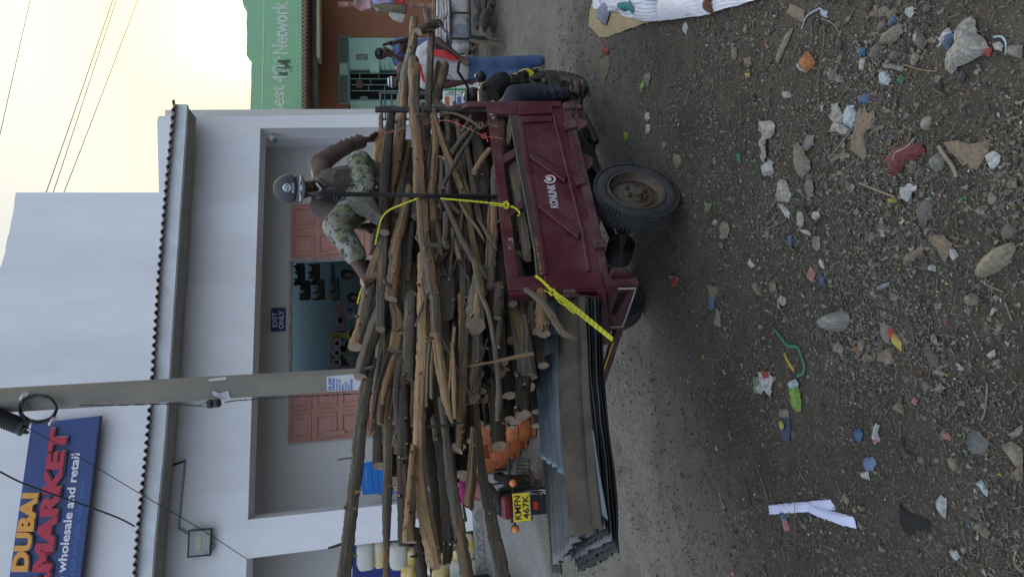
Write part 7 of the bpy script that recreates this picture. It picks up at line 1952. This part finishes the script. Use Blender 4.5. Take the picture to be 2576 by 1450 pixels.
scrap('white stick like strip under the teal wrapper', zb_, [(770, 470), (797, 475), (778, 562), (750, 560)], LW)
scrap('small blue yellow and white label', zb_, [(945, 568), (1010, 635), (985, 690), (920, 680), (907, 600)], LPB, name='label_scrap', cat='paper label')
scrap('dark green plastic twist', zb_, [(1090, 600), (1115, 640), (1090, 685), (1055, 650)], LGn, **BAG)
scrap('wavy strip of grey corrugated paper', zb_, [(940, 505), (1000, 515), (1110, 535), (1105, 580), (1030, 560), (950, 550)], LG, crump=.7)
scrap('pale speckled card strip below the round stones', zb_, [(1190, 410), (1240, 450), (1195, 535), (1170, 530)], LT)
scrap('blue printed foil square on the dirt', zb_, [(740, 775), (830, 760), (825, 830), (745, 835)], LB, crump=.7)
scrap('small white box end with a dark side', zb_, [(515, 570), (550, 560), (580, 620), (550, 660), (530, 655)], LG, h=.03)
scrap('pale blue insole of a lost shoe', zb_, [(650, 850), (700, 850), (718, 900), (712, 1010), (680, 1030), (625, 1015), (630, 930)], LPB, h=.02, crump=.15, name='insole', cat='insole')
scrap('crumpled white cloth ball beside the pale blue insole', zb_, [(540, 840), (590, 830), (600, 900), (640, 940), (620, 1000), (680, 1050), (630, 1090), (560, 1060), (520, 1060), (560, 1000), (525, 930)], lm('litter_cloth', (.40, .38, .34)), **BAG)
scrap('ragged long piece of brown cardboard', zb_, [(800, 870), (820, 920), (862, 880), (880, 960), (860, 1020), (790, 1080), (800, 1170), (808, 1260), (785, 1295), (675, 1205), (690, 1100), (710, 1000), (720, 900)], LC, **CRD)
scrap('triangular piece of corrugated cardboard near the bottom edge', zb_, [(1435, 1150), (1540, 1135), (1660, 1165), (1808, 1128), (1800, 1200), (1700, 1380), (1560, 1290), (1470, 1220)], LC, **CRD)
scrap('dark red knitted rag with a white cord', zb_, [(960, 1290), (1050, 1190), (1150, 1155), (1260, 1165), (1290, 1220), (1200, 1290), (1130, 1320), (1080, 1400), (1020, 1430), (1000, 1360)], lm('litter_dkred', (.16, .02, .025)), name='cloth_rag', cat='rag', crump=.6, h=.03)
straw('white cord lying across the dark red rag', zb_, [(1300, 1115), (1250, 1180), (1180, 1215), (1140, 1240), (1130, 1290)], 8, LW, 'cord', 'cord', lift=.06)
straw('dark red cord trailing from the rag', zb_, [(830, 1225), (880, 1215), (930, 1250), (965, 1310)], 8, MATS['litter_dkred'], 'cord', 'cord')
scrap('cream folded paper boat shape', zb_, [(250, 1145), (300, 1200), (320, 1260), (358, 1300), (355, 1370), (290, 1440), (255, 1330)], LT, h=.035, crump=.8)
scrap('white paper flap at the left of the cream paper', zb_, [(5, 1320), (30, 1298), (55, 1400), (10, 1420), (-30, 1370)], LW)
scrap('grey plastic film ball by the cream paper', zb_, [(330, 1090), (385, 1095), (375, 1170), (330, 1220), (290, 1190)], LG, **BAG)
scrap('grey plastic bag with a tail in the rubbish band', za, [(1620, 980), (1700, 975), (1735, 1020), (1700, 1110), (1660, 1130), (1665, 1220), (1640, 1320), (1618, 1290), (1625, 1140), (1640, 1100)], LBG, **BAG)
scrap('white torn card at the end of the grey bag', za, [(1625, 1330), (1690, 1295), (1710, 1390), (1640, 1425)], LW, h=.03)
scrap('grey white lump upper in the rubbish band', zb_, [(120, 735), (190, 740), (200, 790), (140, 800)], LBG, **BAG)
scrap('long tan torn strip of card right of the wheel', za, [(1870, 220), (1850, 290), (1790, 420), (1745, 515), (1725, 480), (1760, 400), (1810, 280)], LT)
scrap('brown packet of card near the top of the dirt', za, [(300, 480), (370, 455), (380, 530), (350, 640), (330, 720), (300, 640)], LC, **CRD)
scrap('red plastic rag at the corner of the kraft paper', za, [(325, 400), (370, 380), (382, 420), (355, 450), (328, 440)], LR, **BAG)
straw('thin red ribbon above the red rag', za, [(305, 320), (330, 350), (352, 395)], 10, LR, 'ribbon', 'ribbon')
scrap('small green printed card beside the front wheel', za, [(655, 640), (662, 700), (620, 768), (635, 680)], LL, name='card', cat='card')
scrap('orange and white wrapper near the woven sack', za, [(1000, 172), (1018, 220), (998, 285), (975, 250), (980, 190)], LW)
scrap('grey film crumpled by the green card', za, [(670, 600), (710, 590), (718, 640), (690, 695), (665, 660)], LG, **BAG)
scrap('white paper chip in front of the rear wheel', za, [(665, 920), (700, 905), (705, 960), (690, 990), (668, 965)], LW)
scrap('second white paper chip nearer the rear wheel', za, [(680, 1000), (710, 1010), (705, 1075), (675, 1085)], LW)
scrap('lime green leaf beside the cart step', za, [(500, 1060), (530, 1080), (525, 1130), (500, 1155), (495, 1100)], LL, crump=.5, name='leaf', cat='leaf')
scrap('yellow ring cap on the dirt', za, [(1480, 590), (1515, 590), (1515, 625), (1490, 620)], LY)
scrap('tan leaf shaped scrap right of the wheel', za, [(1375, 380), (1410, 390), (1415, 450), (1395, 495), (1375, 480)], LC)
scrap('brown scrap under the small stone pair', za, [(1465, 475), (1530, 455), (1530, 530), (1480, 530)], LC)
scrap('small emerald plastic scrap right of the rear wheel', za, [(1415, 1235), (1440, 1250), (1448, 1300), (1435, 1320)], LGn, **BAG)
scrap('brown scrap near the front of the rear wheel', za, [(900, 1240), (955, 1260), (955, 1330), (920, 1370), (890, 1300)], LC)
scrap('tan cardboard square behind the cart on the grey road', z9, [(1620, 990), (1650, 980), (1672, 1060), (1675, 1115), (1630, 1120), (1615, 1050)], LC, **CRD)
scrap('little blue screw cap behind the cart', zc, [(520, 1235), (540, 1235), (540, 1262), (522, 1262)], LB, h=.015)
scrap('orange and white sweet wrapper left of the rear wheel', zc, [(395, 685), (440, 680), (460, 740), (415, 768)], LR, crump=.6)
scrap('white half of the sweet wrapper left of the rear wheel', zc, [(392, 684), (440, 682), (430, 715), (400, 714)], LW)
stone('round grey stone left of the rubbish band', zc, 680, 370, 42)
scrap('crumpled cream paper beside the round grey stone', zc, [(770, 300), (810, 310), (830, 350), (815, 410), (775, 425), (760, 380)], LT, **BAG)
scrap('green and grey packet below the rear wheel', zc, [(655, 165), (705, 170), (680, 215), (655, 250), (645, 210)], lm('litter_moss', (.16, .22, .09)), crump=.6)
scrap('brown sole like scrap with a blue net', zc, [(660, 750), (730, 755), (735, 800), (700, 870), (680, 800)], LC)
scrap('blue net scrap on the brown scrap', zc, [(695, 785), (715, 830), (710, 920), (685, 930), (678, 860)], LB, crump=.7)
scrap('grey shoe tongue like rag', zc, [(740, 905), (755, 960), (765, 1045), (735, 1045), (712, 1000)], LG, **BAG)
scrap('white cut out shape with a grey slot', zc, [(965, 558), (1005, 610), (970, 625), (950, 590)], LW)
scrap('tan wooden chip pointing down in the middle', zc, [(980, 735), (1010, 730), (1045, 815), (1030, 825)], LC, h=.02, name='wood_chip', cat='wood chip')
scrap('grey plastic tray piece top of the rubbish band', zc, [(1185, 0), (1225, 10), (1260, 110), (1240, 165), (1190, 160), (1165, 150)], LBG, h=.03, crump=.6)
scrap('white strap piece below the grey tray', zc, [(1165, 170), (1200, 175), (1248, 225), (1245, 280), (1225, 265), (1200, 215)], LW)
straw('bone coloured stick below the white strap', zc, [(1230, 280), (1160, 320), (1085, 350)], 10, LT, 'stick', 'stick')
scrap('cream elongated cloth in the rubbish band', zc, [(1370, 0), (1415, 5), (1420, 120), (1385, 125), (1365, 60)], LT, **BAG)
scrap('white wet rag between dark sticks', zc, [(1310, 225), (1345, 235), (1350, 320), (1325, 345), (1300, 320)], LBG, **BAG)
scrap('white round pad beside the wet rag', zc, [(1410, 230), (1450, 222), (1465, 260), (1440, 290), (1408, 270)], LW, **BAG)
scrap('curved white strip under the wet rag', zc, [(1310, 350), (1380, 360), (1405, 390), (1395, 395), (1340, 375)], LW)
straw('dark twig crossing the rubbish band', zc, [(1340, 150), (1380, 240), (1440, 330)], 22, LD, 'twig', 'twig', .02)
straw('second dark twig joining the first', zc, [(1490, 265), (1450, 300), (1420, 330)], 18, LD, 'twig', 'twig', .02)
scrap('pale perforated card below the rubbish band', zc, [(1415, 400), (1462, 405), (1465, 490), (1440, 510), (1412, 480)], LT, crump=.5)
scrap('blue and white twisted wrapper', zc, [(1240, 395), (1262, 400), (1268, 470), (1255, 485), (1245, 440)], LB, **BAG)
scrap('faded red torn packet', zc, [(1395, 612), (1435, 665), (1410, 730), (1368, 690)], LP)
scrap('white tag with a red bit', zc, [(1460, 560), (1495, 595), (1490, 635), (1462, 600)], LW)
stone('dark stone beside the white tag', zc, 1505, 600, 30, lm('dark_stone', (.05, .05, .055)))
scrap('thin blue strip beside the faded red packet', zc, [(1470, 680), (1490, 690), (1488, 765), (1470, 750)], LB)
scrap('pale pink toilet roll ring', zc, [(1155, 860), (1180, 820), (1220, 835), (1222, 880), (1200, 895), (1195, 850), (1175, 850), (1172, 900), (1185, 925), (1165, 910)], lm('litter_palepink', (.36, .30, .31)), h=.01)
scrap('tan kraft square scrap above the pale ring', zc, [(1105, 722), (1150, 728), (1145, 790), (1120, 810), (1108, 770)], LC)
stone('left stone of the pair with a red bit', zc, 970, 905, 26); stone('right stone of the pair with a red bit', zc, 1008, 893, 26)
scrap('grey tied plastic bag like a balloon', zc, [(1560, 945), (1620, 925), (1670, 950), (1680, 1000), (1650, 1060), (1590, 1080), (1530, 1055), (1515, 1000)], lm('litter_bag', (.27, .255, .23), rough=.5), name='plastic_bag', cat='plastic bag', crump=.5, h=.09)
scrap('white knotted neck of the tied bag', zc, [(1465, 1000), (1500, 990), (1520, 1010), (1505, 1050), (1460, 1050)], LBG, **BAG)
straw('green woven band curling on the dirt', zc, [(1145, 1060), (1190, 1110), (1240, 1175), (1310, 1185), (1335, 1240), (1360, 1310), (1350, 1370), (1310, 1390)], 26, LGn, 'band', 'plastic band', .012)
straw('white and yellow wrapper tail of the green band', zc, [(1215, 1230), (1240, 1290), (1280, 1350)], 30, LY, 'wrapper', 'wrapper')
scrap('white and red torn shopping bag', ze, [(480, 0), (560, 0), (592, 40), (575, 110), (585, 185), (570, 180), (550, 120), (510, 160), (470, 130), (505, 70)], LW, **BAG)
scrap('pale green part of the torn shopping bag', ze, [(445, 40), (490, 35), (515, 90), (505, 155), (450, 150)], lm('litter_palegreen', (.22, .28, .2)), crump=.5)
scrap('red printed patch of the torn shopping bag', ze, [(520, 0), (555, 0), (575, 35), (550, 58)], LR, h=.03)
scrap('bright green curved toothbrush like sachet', ze, [(712, 85), (745, 90), (770, 120), (785, 230), (780, 280), (755, 288), (735, 250), (748, 180), (730, 130)], LL, h=.03, crump=.3, name='sachet', cat='sachet')
scrap('clear end of the bright green sachet', ze, [(718, 65), (745, 52), (765, 85), (755, 130), (725, 120)], LPB, h=.035)
stone('flat grey stone touching the green sachet', ze, 712, 185, 42); stone('oval stone right of the green sachet', ze, 825, 195, 36); stone('bluish round pebble left of the navy pack', ze, 545, 243, 22, lm('blue_stone', (.09, .12, .15)))
scrap('navy blue flattened packet with a yellow seal', ze, [(640, 300), (700, 320), (705, 400), (697, 497), (645, 475), (628, 390)], LNV, h=.01, crump=.15, name='packet', cat='packet')
scrap('pale torn end of the navy packet', ze, [(632, 262), (690, 268), (700, 318), (660, 330), (630, 318)], LT)
mb = MB(); c_ = G(*ze(683, 375)) + V3((0, 0, .035)); mb.prism([c_ + V3((.022 * math.cos(a / 16 * 6.283), .022 * math.sin(a / 16 * 6.283), 0)) for a in range(16)], V3((0, 0, .001))); tag(mb.build('paper_seal', LY, None), 'round yellow seal printed on the navy packet', 'print')
stone('oval brown stone beside the navy packet', ze, 727, 442, 34)
scrap('deep blue crumpled plastic', ze, [(1165, 405), (1200, 400), (1228, 440), (1205, 498), (1175, 485), (1158, 440)], lm('litter_deepblue', (.03, .12, .26)), **BAG)
scrap('white tissue with a pink end', ze, [(1320, 360), (1345, 380), (1330, 430), (1345, 480), (1310, 510), (1290, 470), (1305, 400)], LW, **BAG)
scrap('pink end of the white tissue', ze, [(1290, 478), (1345, 462), (1340, 492), (1300, 510)], LP)
scrap('blue and violet torn label', ze, [(1235, 610), (1290, 600), (1318, 650), (1290, 700), (1240, 700), (1222, 650)], lm('litter_violet', (.16, .22, .42)), crump=.5)
scrap('white and navy corner below the torn label', ze, [(1195, 715), (1255, 700), (1270, 765), (1215, 745)], LW)
M_lw = mat('lilac_paper_strip', (.50, .53, .72), .6, var=.06, vs=6)
scrap('long pale lilac paper strip, left arm of the forked pair', ze, [(552, 942), (830, 915), (992, 902), (1028, 975), (985, 978), (860, 988), (560, 1005)], M_lw, h=.008, crump=.05, name='paper_strip', cat='paper strip')
scrap('lower arm of the forked lilac paper strips', ze, [(830, 925), (1000, 980), (1165, 1025), (1182, 1104), (1090, 1085), (880, 1010), (840, 985)], M_lw, h=.016, crump=.06, name='paper_strip', cat='paper strip', lift=.010)
scrap('small blue and pink wrapper under the lilac strip', ze, [(640, 985), (660, 985), (705, 1120), (668, 1126), (650, 1050)], LP, h=.012)
scrap('blue upper half of the small pink wrapper', ze, [(638, 984), (662, 984), (685, 1050), (655, 1055)], LB, h=.017)
stone('oval ochre stone below the lilac strip', ze, 797, 1085, 30, lm('ochre_stone', (.19, .16, .10))); stone('dusty scarred stone left of the lilac strip', ze, 1210, 1325, 42, M_rock); stone('round brown stone in the lower middle', ze, 1762, 1222, 36)
stone('greenish stone near the lower middle', ze, 1505, 1305, 28, lm('green_stone', (.08, .11, .09)))
scrap('white green and yellow curled wrapper near the bottom', ze, [(1770, 870), (1810, 895), (1815, 960), (1805, 1035), (1765, 970), (1748, 900)], LW, h=.02, crump=.8)
scrap('burnt black ash patch near the bottom', ze, [(1475, 930), (1530, 990), (1620, 1010), (1690, 1060), (1690, 1110), (1600, 1130), (1540, 1165), (1500, 1110), (1475, 1040)], lm('ash', (.012, .012, .012), dust=.1), h=.004, crump=.12, name='ash_patch', cat='ash')
scrap('torn white paper at the bottom edge left', ze, [(1830, 1260), (1885, 1255), (1905, 1310), (1875, 1330), (1850, 1290)], LW)
scrap('ragged white and tan sheet at the bottom edge', ze, [(2205, 515), (2270, 490), (2350, 540), (2350, 650), (2330, 690), (2300, 640)], LT, h=.02)
scrap('brown card under the ragged sheet', ze, [(2270, 710), (2350, 640), (2350, 760), (2310, 770)], LC)
scrap('cream wood sliver by the ragged sheet', ze, [(2245, 445), (2300, 420), (2350, 370), (2350, 430), (2280, 475)], LT, name='wood_chip', cat='wood chip')
stone('pale broken clod with a pebble', ze, 1845, 650, 50, lm('pale_clod', (.25, .21, .15)), .5)
scrap('large transparent grey film patch', ze, [(1960, 430), (2040, 420), (2120, 500), (2080, 570), (1990, 580), (1950, 500)], lm('grey_film', (.10, .11, .115), rough=.3), h=.01, crump=.3)
stone('pale stone by the frayed straw bunch', ze, 2065, 232, 34, lm('pale_stone', (.24, .23, .2)))
straw('frayed bunch of pale straw', ze, [(2105, 80), (2100, 180), (2085, 290), (2060, 350)], 20, LT); straw('pale broken twig above the film patch', ze, [(1925, 200), (1870, 280), (1818, 338)], 9, LT)
scrap('light blue curved strap near the bottom edge', ze, [(2010, 775), (2060, 765), (2105, 830), (2100, 880), (2085, 860), (2060, 800)], LPB)
stone('grey lump with pink paper', ze, 2005, 975, 40); stone('long brown stone near the bottom right', ze, 2060, 1090, 48, M_rock, .5)
straw('curved cream rind at the bottom edge', ze, [(2310, 1255), (2295, 1330), (2330, 1400)], 24, LT, 'rind', 'rind')
scrap('small pink scrap near the middle of the lower dirt', ze, [(1785, 410), (1830, 440), (1845, 485), (1800, 475)], LP)
scrap('dark fabric scrap with a fold', ze, [(1500, 510), (1530, 560), (1575, 590), (1560, 608), (1510, 580), (1482, 530)], LD)
# zoom d area
stone('large dusty half buried stone', zd, 935, 225, 95, lm('slate_stone', (.115, .11, .105)), .35); stone('rounded stone below the dusty slab', zd, 635, 350, 62, MATS['slate_stone'], .5)
stone('angular speckled stone near the bottom edge', zd, 1412, 145, 46, lm('speckled_stone', (.22, .21, .20), var=.5, vs=60)); stone('big brown stone right at the dry seed shell', zd, 1530, 370, 72, lm('brown_stone', (.15, .13, .11)), .6)
scrap('large dry cream seed pod shell', zd, [(1315, 690), (1350, 610), (1420, 520), (1520, 450), (1575, 450), (1580, 500), (1530, 600), (1440, 660), (1360, 692)], lm('seed_shell', (.30, .26, .18), rough=.6, bump=.5), h=.05, crump=.35, name='seed_pod', cat='seed pod')
scrap('brown crumbly leaf litter piece upper', zd, [(960, 395), (1050, 390), (1135, 450), (1120, 520), (1080, 595), (1040, 500), (985, 450)], LC, crump=.5)
scrap('brown crumbly card scrap lower', zd, [(800, 530), (870, 500), (920, 470), (940, 490), (870, 560), (780, 610)], LC, crump=.5)
scrap('small white tissue by the brown leaf piece', zd, [(1120, 490), (1160, 500), (1175, 540), (1140, 575), (1125, 540)], LW, **BAG)
scrap('white box corner with a lilac edge', zd, [(985, 600), (1010, 610), (1015, 650), (985, 645)], LW, h=.02)
scrap('white plastic sheet folded at the top of this patch', zd, [(760, 60), (830, 28), (885, 45), (880, 75), (850, 85), (850, 120), (820, 160), (765, 130)], LW, **BAG)
straw('long bleached stick pointing to the folded sheet', zd, [(495, 25), (620, 75), (750, 125)], 18, LT, 'stick', 'stick', .02)
straw('bundle of black twigs with a yellow tie', zd, [(728, 140), (725, 250), (718, 380)], 20, LD, 'twig', 'twig', .02); scrap('yellow tie on the black twigs', zd, [(715, 130), (740, 130), (738, 165), (718, 160)], LY, h=.03)
scrap('red yellow and white printed packet', zd, [(695, 1045), (720, 1060), (735, 1110), (775, 1150), (772, 1218), (710, 1160)], LY, h=.012, name='packet', cat='packet')
scrap('red half of the printed packet', zd, [(693, 1043), (725, 1055), (735, 1112), (708, 1150)], LR, h=.02)
scrap('mud crusted paper next to the printed packet', zd, [(640, 1010), (690, 1040), (700, 1120), (690, 1165), (640, 1140), (618, 1060)], LG, crump=.5)
scrap('star shaped dry leaf fragment', zd, [(600, 1230), (660, 1200), (715, 1190), (710, 1260), (660, 1295), (605, 1280)], LC, crump=.5)
scrap('orange brown leaf by the tied bag', zd, [(420, 1195), (470, 1180), (465, 1205), (430, 1222)], lm('leaf_brown', (.28, .14, .04)), name='leaf', cat='leaf')
scrap('tan speckled cookie like lump', zd, [(280, 1160), (325, 1150), (365, 1195), (345, 1235), (290, 1215)], LT, crump=.6)
scrap('dusty dark leaf with a stem', zd, [(930, 1185), (990, 1210), (1035, 1250), (1030, 1340), (985, 1320), (960, 1260)], lm('dusty_leaf', (.10, .095, .09)))
scrap('white chip near the lower middle', zd, [(1385, 1240), (1430, 1205), (1440, 1240), (1395, 1268)], LW)
scrap('tan broken shell curl', zd, [(1245, 820), (1280, 800), (1320, 835), (1310, 880), (1270, 895), (1285, 850)], LT, h=.03, crump=.8)
scrap('pale blue ribbon strip curved beside the small stones', zd, [(600, 760), (650, 735), (690, 725), (690, 745), (640, 780), (605, 785)], lm('litter_paleslate', (.22, .27, .31)))
straw('flat straw blade lower right', zd, [(1385, 745), (1440, 770), (1500, 795)], 14, LT); straw('pale straw blade near the bottom edge', zd, [(1510, 870), (1535, 930), (1560, 1000)], 14, LT)
stone('tan round stone in the middle', zd, 650, 890, 36, lm('tan_stone', (.20, .17, .13)), .5); stone('dark stone with a hollow top', zd, 1310, 605, 34, MATS['dark_stone']); stone('small dark stone pair, upper', zd, 1185, 660, 24, MATS['dark_stone'])
stone('grey stone in the small cluster right', zd, 1510, 1070, 36, M_rock); stone('grey stone in the small cluster left', zd, 1370, 1055, 32, M_rock); stone('square stone near the bottom', zd, 1045, 1380, 22)
stone('small grey stone with a white chip', zd, 932, 1048, 22); stone('dark pebble upper middle', zd, 655, 270, 28); stone('grey pebble left of the seed shell', zd, 1270, 212, 22); stone('white chalky stone low', zd, 330, 480, 30, MATS['dark_stone'])
# zoom b stones
stone('round stone at the top of the stone group', zb_, 930, 215, 52, lm('round_stone', (.15, .14, .13))); stone('large angular stone left in the stone group', zb_, 888, 420, 72, lm('angular_stone', (.11, .10, .095))); stone('diamond shaped stone right in the stone group', zb_, 1040, 450, 64, MATS['angular_stone'])
stone('black stone at the right edge', zb_, 820, 40, 48, LD); stone('dark greenish stone beside the straw stalks', zb_, 585, 350, 52, lm('greenish_stone', (.06, .07, .06)))
stone('mottled pale round clod', zb_, 1285, 995, 62, lm('mottled_stone', (.24, .23, .20), var=.6, vs=30)); stone('brown lumpy stone near the bottom rag', zb_, 1240, 1400, 62, M_rock); scrap('flat white stone like slab', zb_, [(1390, 1230), (1440, 1260), (1430, 1340), (1380, 1392), (1335, 1320), (1350, 1270)], LG, h=.03, crump=.3, name='slab', cat='stone slab')
scrap('white stained tissue pile near the bottom', zb_, [(1770, 1260), (1840, 1215), (1900, 1260), (1880, 1320), (1835, 1370), (1790, 1320)], LW, **BAG)
straw('bundle of bark strips beside the triangular cardboard', zb_, [(1410, 1180), (1460, 1260), (1520, 1340), (1560, 1430)], 40, LT, 'bark_strip', 'bark strip', .015)
straw('longest dry stalk running down the dirt', zb_, [(465, 210), (465, 330), (440, 500), (420, 640), (420, 780), (422, 900)], 12, LC); straw('forked dry stalk meeting the long stalk', zb_, [(445, 150), (520, 180), (570, 230), (598, 290)], 13, LC); straw('short dry stalk left of the long one', zb_, [(362, 195), (360, 300), (340, 390)], 8, LT)
straw('orange brown stalk in the stone group', zb_, [(1110, 520), (1220, 555), (1310, 572), (1385, 575)], 12, lm('stalk_brown', (.26, .16, .08))); straw('pale stalk by the cardboard', zb_, [(505, 1280), (590, 1180), (690, 1050)], 11, LT)
straw('grey stalk near the orange carton', zb_, [(262, 270), (235, 370), (205, 475)], 7, LG); straw('dark stick on the dirt lower right', zb_, [(1350, 715), (1400, 740), (1460, 780)], 26, LD, 'stick', 'stick', .012)
straw('brown chip of bark on the dirt', zb_, [(685, 690), (640, 740), (590, 800)], 20, lm('bark_chip', (.12, .08, .05)), 'bark_chip', 'bark'); straw('brown bark chip near the insole', zb_, [(1160, 1010), (1165, 1090), (1150, 1160)], 30, MATS['bark_chip'], 'bark_chip', 'bark')
straw('white hair like string behind the cart', ze, [(205, 850), (225, 930), (245, 960), (230, 1000)], 6, LW, 'string', 'string'); straw('dark flat strip standing in the lower left', ze, [(385, 745), (410, 850), (435, 960)], 18, LD, 'strip', 'plastic strip'); straw('dark curved strip below the lilac paper', ze, [(640, 1000), (645, 1120), (625, 1240)], 16, LD, 'strip', 'plastic strip')
straw('dry stalk lower left', ze, [(470, 670), (510, 770), (555, 920)], 10, LC); straw('dry stalk by the blue violet label', ze, [(760, 680), (800, 750), (830, 790)], 9, LT); straw('dry stalk crossing the lilac strip', ze, [(775, 880), (770, 1000), (772, 1180)], 7, LC, lift=.03)
# --- countless small stuff
def scatter(name, n, mats, gen, seed):
    rr = random.Random(seed); mb = MB()
    k = 0
    while k < n:
        # even in picture-like density: more seen far away would be too small, so favour the near ground
        Y = 1.5 + 5.8 * rr.random() ** 1.15; X = rr.uniform(-.60, .52) * (Y + .5)
        if Y > 5.2 and X < .2 and rr.random() < .4: continue
        q = max(0, min(1, ((X - .95) * -1.05 + (Y - 3.9) * -1.3) / 2.79)); dd = math.hypot(X - .95 + 1.05 * q, Y - 3.9 + 1.3 * q)
        cl = noise.noise(V3((X * 1.8, Y * 1.8, 9))) + .6 * noise.noise(V3((X * 4.5, Y * 4.5, 4)))
        if rr.random() > (.34 + .9 * math.exp(-dd * dd / .22) + .25 * math.exp(-((Y - 2.2) ** 2) / .3)) * (.55 + 1.1 * max(-.3, cl)): continue
        gen(mb, rr, V3((X, Y, gz(X, Y))), k); k += 1
    o = mb.build(name, mats, None, smooth_=False); o['kind'] = 'stuff'; return o
OCT = [(1, 0, 0), (0, 1, 0), (-1, 0, 0), (0, -1, 0), (0, 0, 1), (0, 0, -1)]; OF = [(0, 1, 4), (1, 2, 4), (2, 3, 4), (3, 0, 4), (1, 0, 5), (2, 1, 5), (3, 2, 5), (0, 3, 5)]
def peb(mb, rr, p, k):
    s = .0022 + .012 * rr.random() ** 4.0; M = Mrot(rr.uniform(0, 3), rr.uniform(0, 3), rr.uniform(0, 3)); a, b, c = rr.uniform(.7, 1.3), rr.uniform(.7, 1.3), rr.uniform(.45, .9)
    mb.add([p + M @ V3((x * a * s, y * b * s, z * c * s)) + V3((0, 0, s * .3)) for x, y, z in OCT], OF, rr.choice((0, 0, 0, 0, 1, 1, 1, 2, 2, 3)))
o = scatter('gravel', 36000, [lm('pebble_brown', (.10, .088, .072)), lm('pebble_grey', (.13, .125, .115)), lm('pebble_pale', (.26, .235, .19)), lm('pebble_dark', (.04, .038, .036))], peb, 1)
def chip(mb, rr, p, k):
    s = .0022 + .010 * rr.random() ** 3.5; n = rr.choice((3, 4, 5)); a0 = rr.uniform(0, 6); e_ = rr.uniform(.3, 1)
    tl = V3((rr.uniform(-.6, .6), rr.uniform(-.6, .6), 1)).normalized(); u = tl.orthogonal().normalized(); v = tl.cross(u)
    P = [p + (u * math.cos(a0 + i * 6.283 / n) + v * math.sin(a0 + i * 6.283 / n) * e_) * s * rr.uniform(.6, 1.2) + V3((0, 0, s * .35 + .003)) for i in range(n)]
    mb.add(P, [tuple(range(n))], rr.choices(range(9), (9, 7, 9, 1.6, .5, .3, .3, .5, .4))[0])
scatter('litter_flakes', 30000, [LT, LG, LC, LW, LB, LR, LGn, LY, LPB], chip, 2)
def stra(mb, rr, p, k):
    ln = .01 + .05 * rr.random() ** 2.5; a = rr.uniform(0, 6.3); d = V3((math.cos(a), math.sin(a), rr.uniform(-.05, .25))) * ln; w_ = rr.uniform(.0007, .0018); s = V3((-math.sin(a), math.cos(a), 0)) * w_
    q = p + V3((0, 0, .005)); m_ = q + d * .5 + V3((rr.uniform(-.1, .1) * ln, rr.uniform(-.1, .1) * ln, .002)); u = V3((0, 0, w_))
    mb.add([q - s, q + s, m_ + s, m_ - s, q + d - s * .5, q + d + s * .5, q + u, m_ + u, q + d + u], [(0, 3, 7, 6), (1, 6, 7, 2), (3, 4, 8, 7), (2, 7, 8, 5)], rr.choice((0, 0, 1, 2)))
scatter('straw_litter', 12000, [LT, LC, LG], stra, 3)
def crum(mb, rr, p, k):
    s = .007 + .020 * rr.random() ** 2.5; a0 = rr.uniform(0, 6); e_ = rr.uniform(.3, .9); M = Mrot(rr.uniform(-.4, .4), rr.uniform(-.4, .4), a0)
    P = [p + M @ V3(((i - 1.5) * s * .6 * rr.uniform(.7, 1.2), (j - 1) * s * e_ * rr.uniform(.6, 1.2), rr.uniform(-.25, .45) * s)) + V3((0, 0, s * .3)) for j in range(3) for i in range(4)]
    mb.add(P, [(j * 4 + i, j * 4 + i + 1, j * 4 + i + 5, j * 4 + i + 4) for j in range(2) for i in range(3)], rr.choices(range(6), (9, 8, 8, 2.5, .35, .3))[0])
scatter('crumpled_scraps', 650, [LT, LG, LC, LBG, LB, LP], crum, 5)
# middle sized pebbles, single things
rr = random.Random(91); k = 0
while k < 90:
    x, y = rr.uniform(1650, 2560), rr.uniform(10, 1440); p = G(x, y)
    if noise.noise(V3((p.x * 1.6, p.y * 1.6, 9))) < rr.uniform(-.5, .35): continue
    rock('small rounded pebble lying loose on the dirt', p, rr.uniform(.008, .020), 500 + k, rr.choice((M_rock, MATS['round_stone'], MATS['angular_stone'], MATS['dark_stone'])), 'pebble', 'loose pebbles on the dirt', .65); k += 1
for o in bpy.data.objects:
    if "_base" in o: del o["_base"]
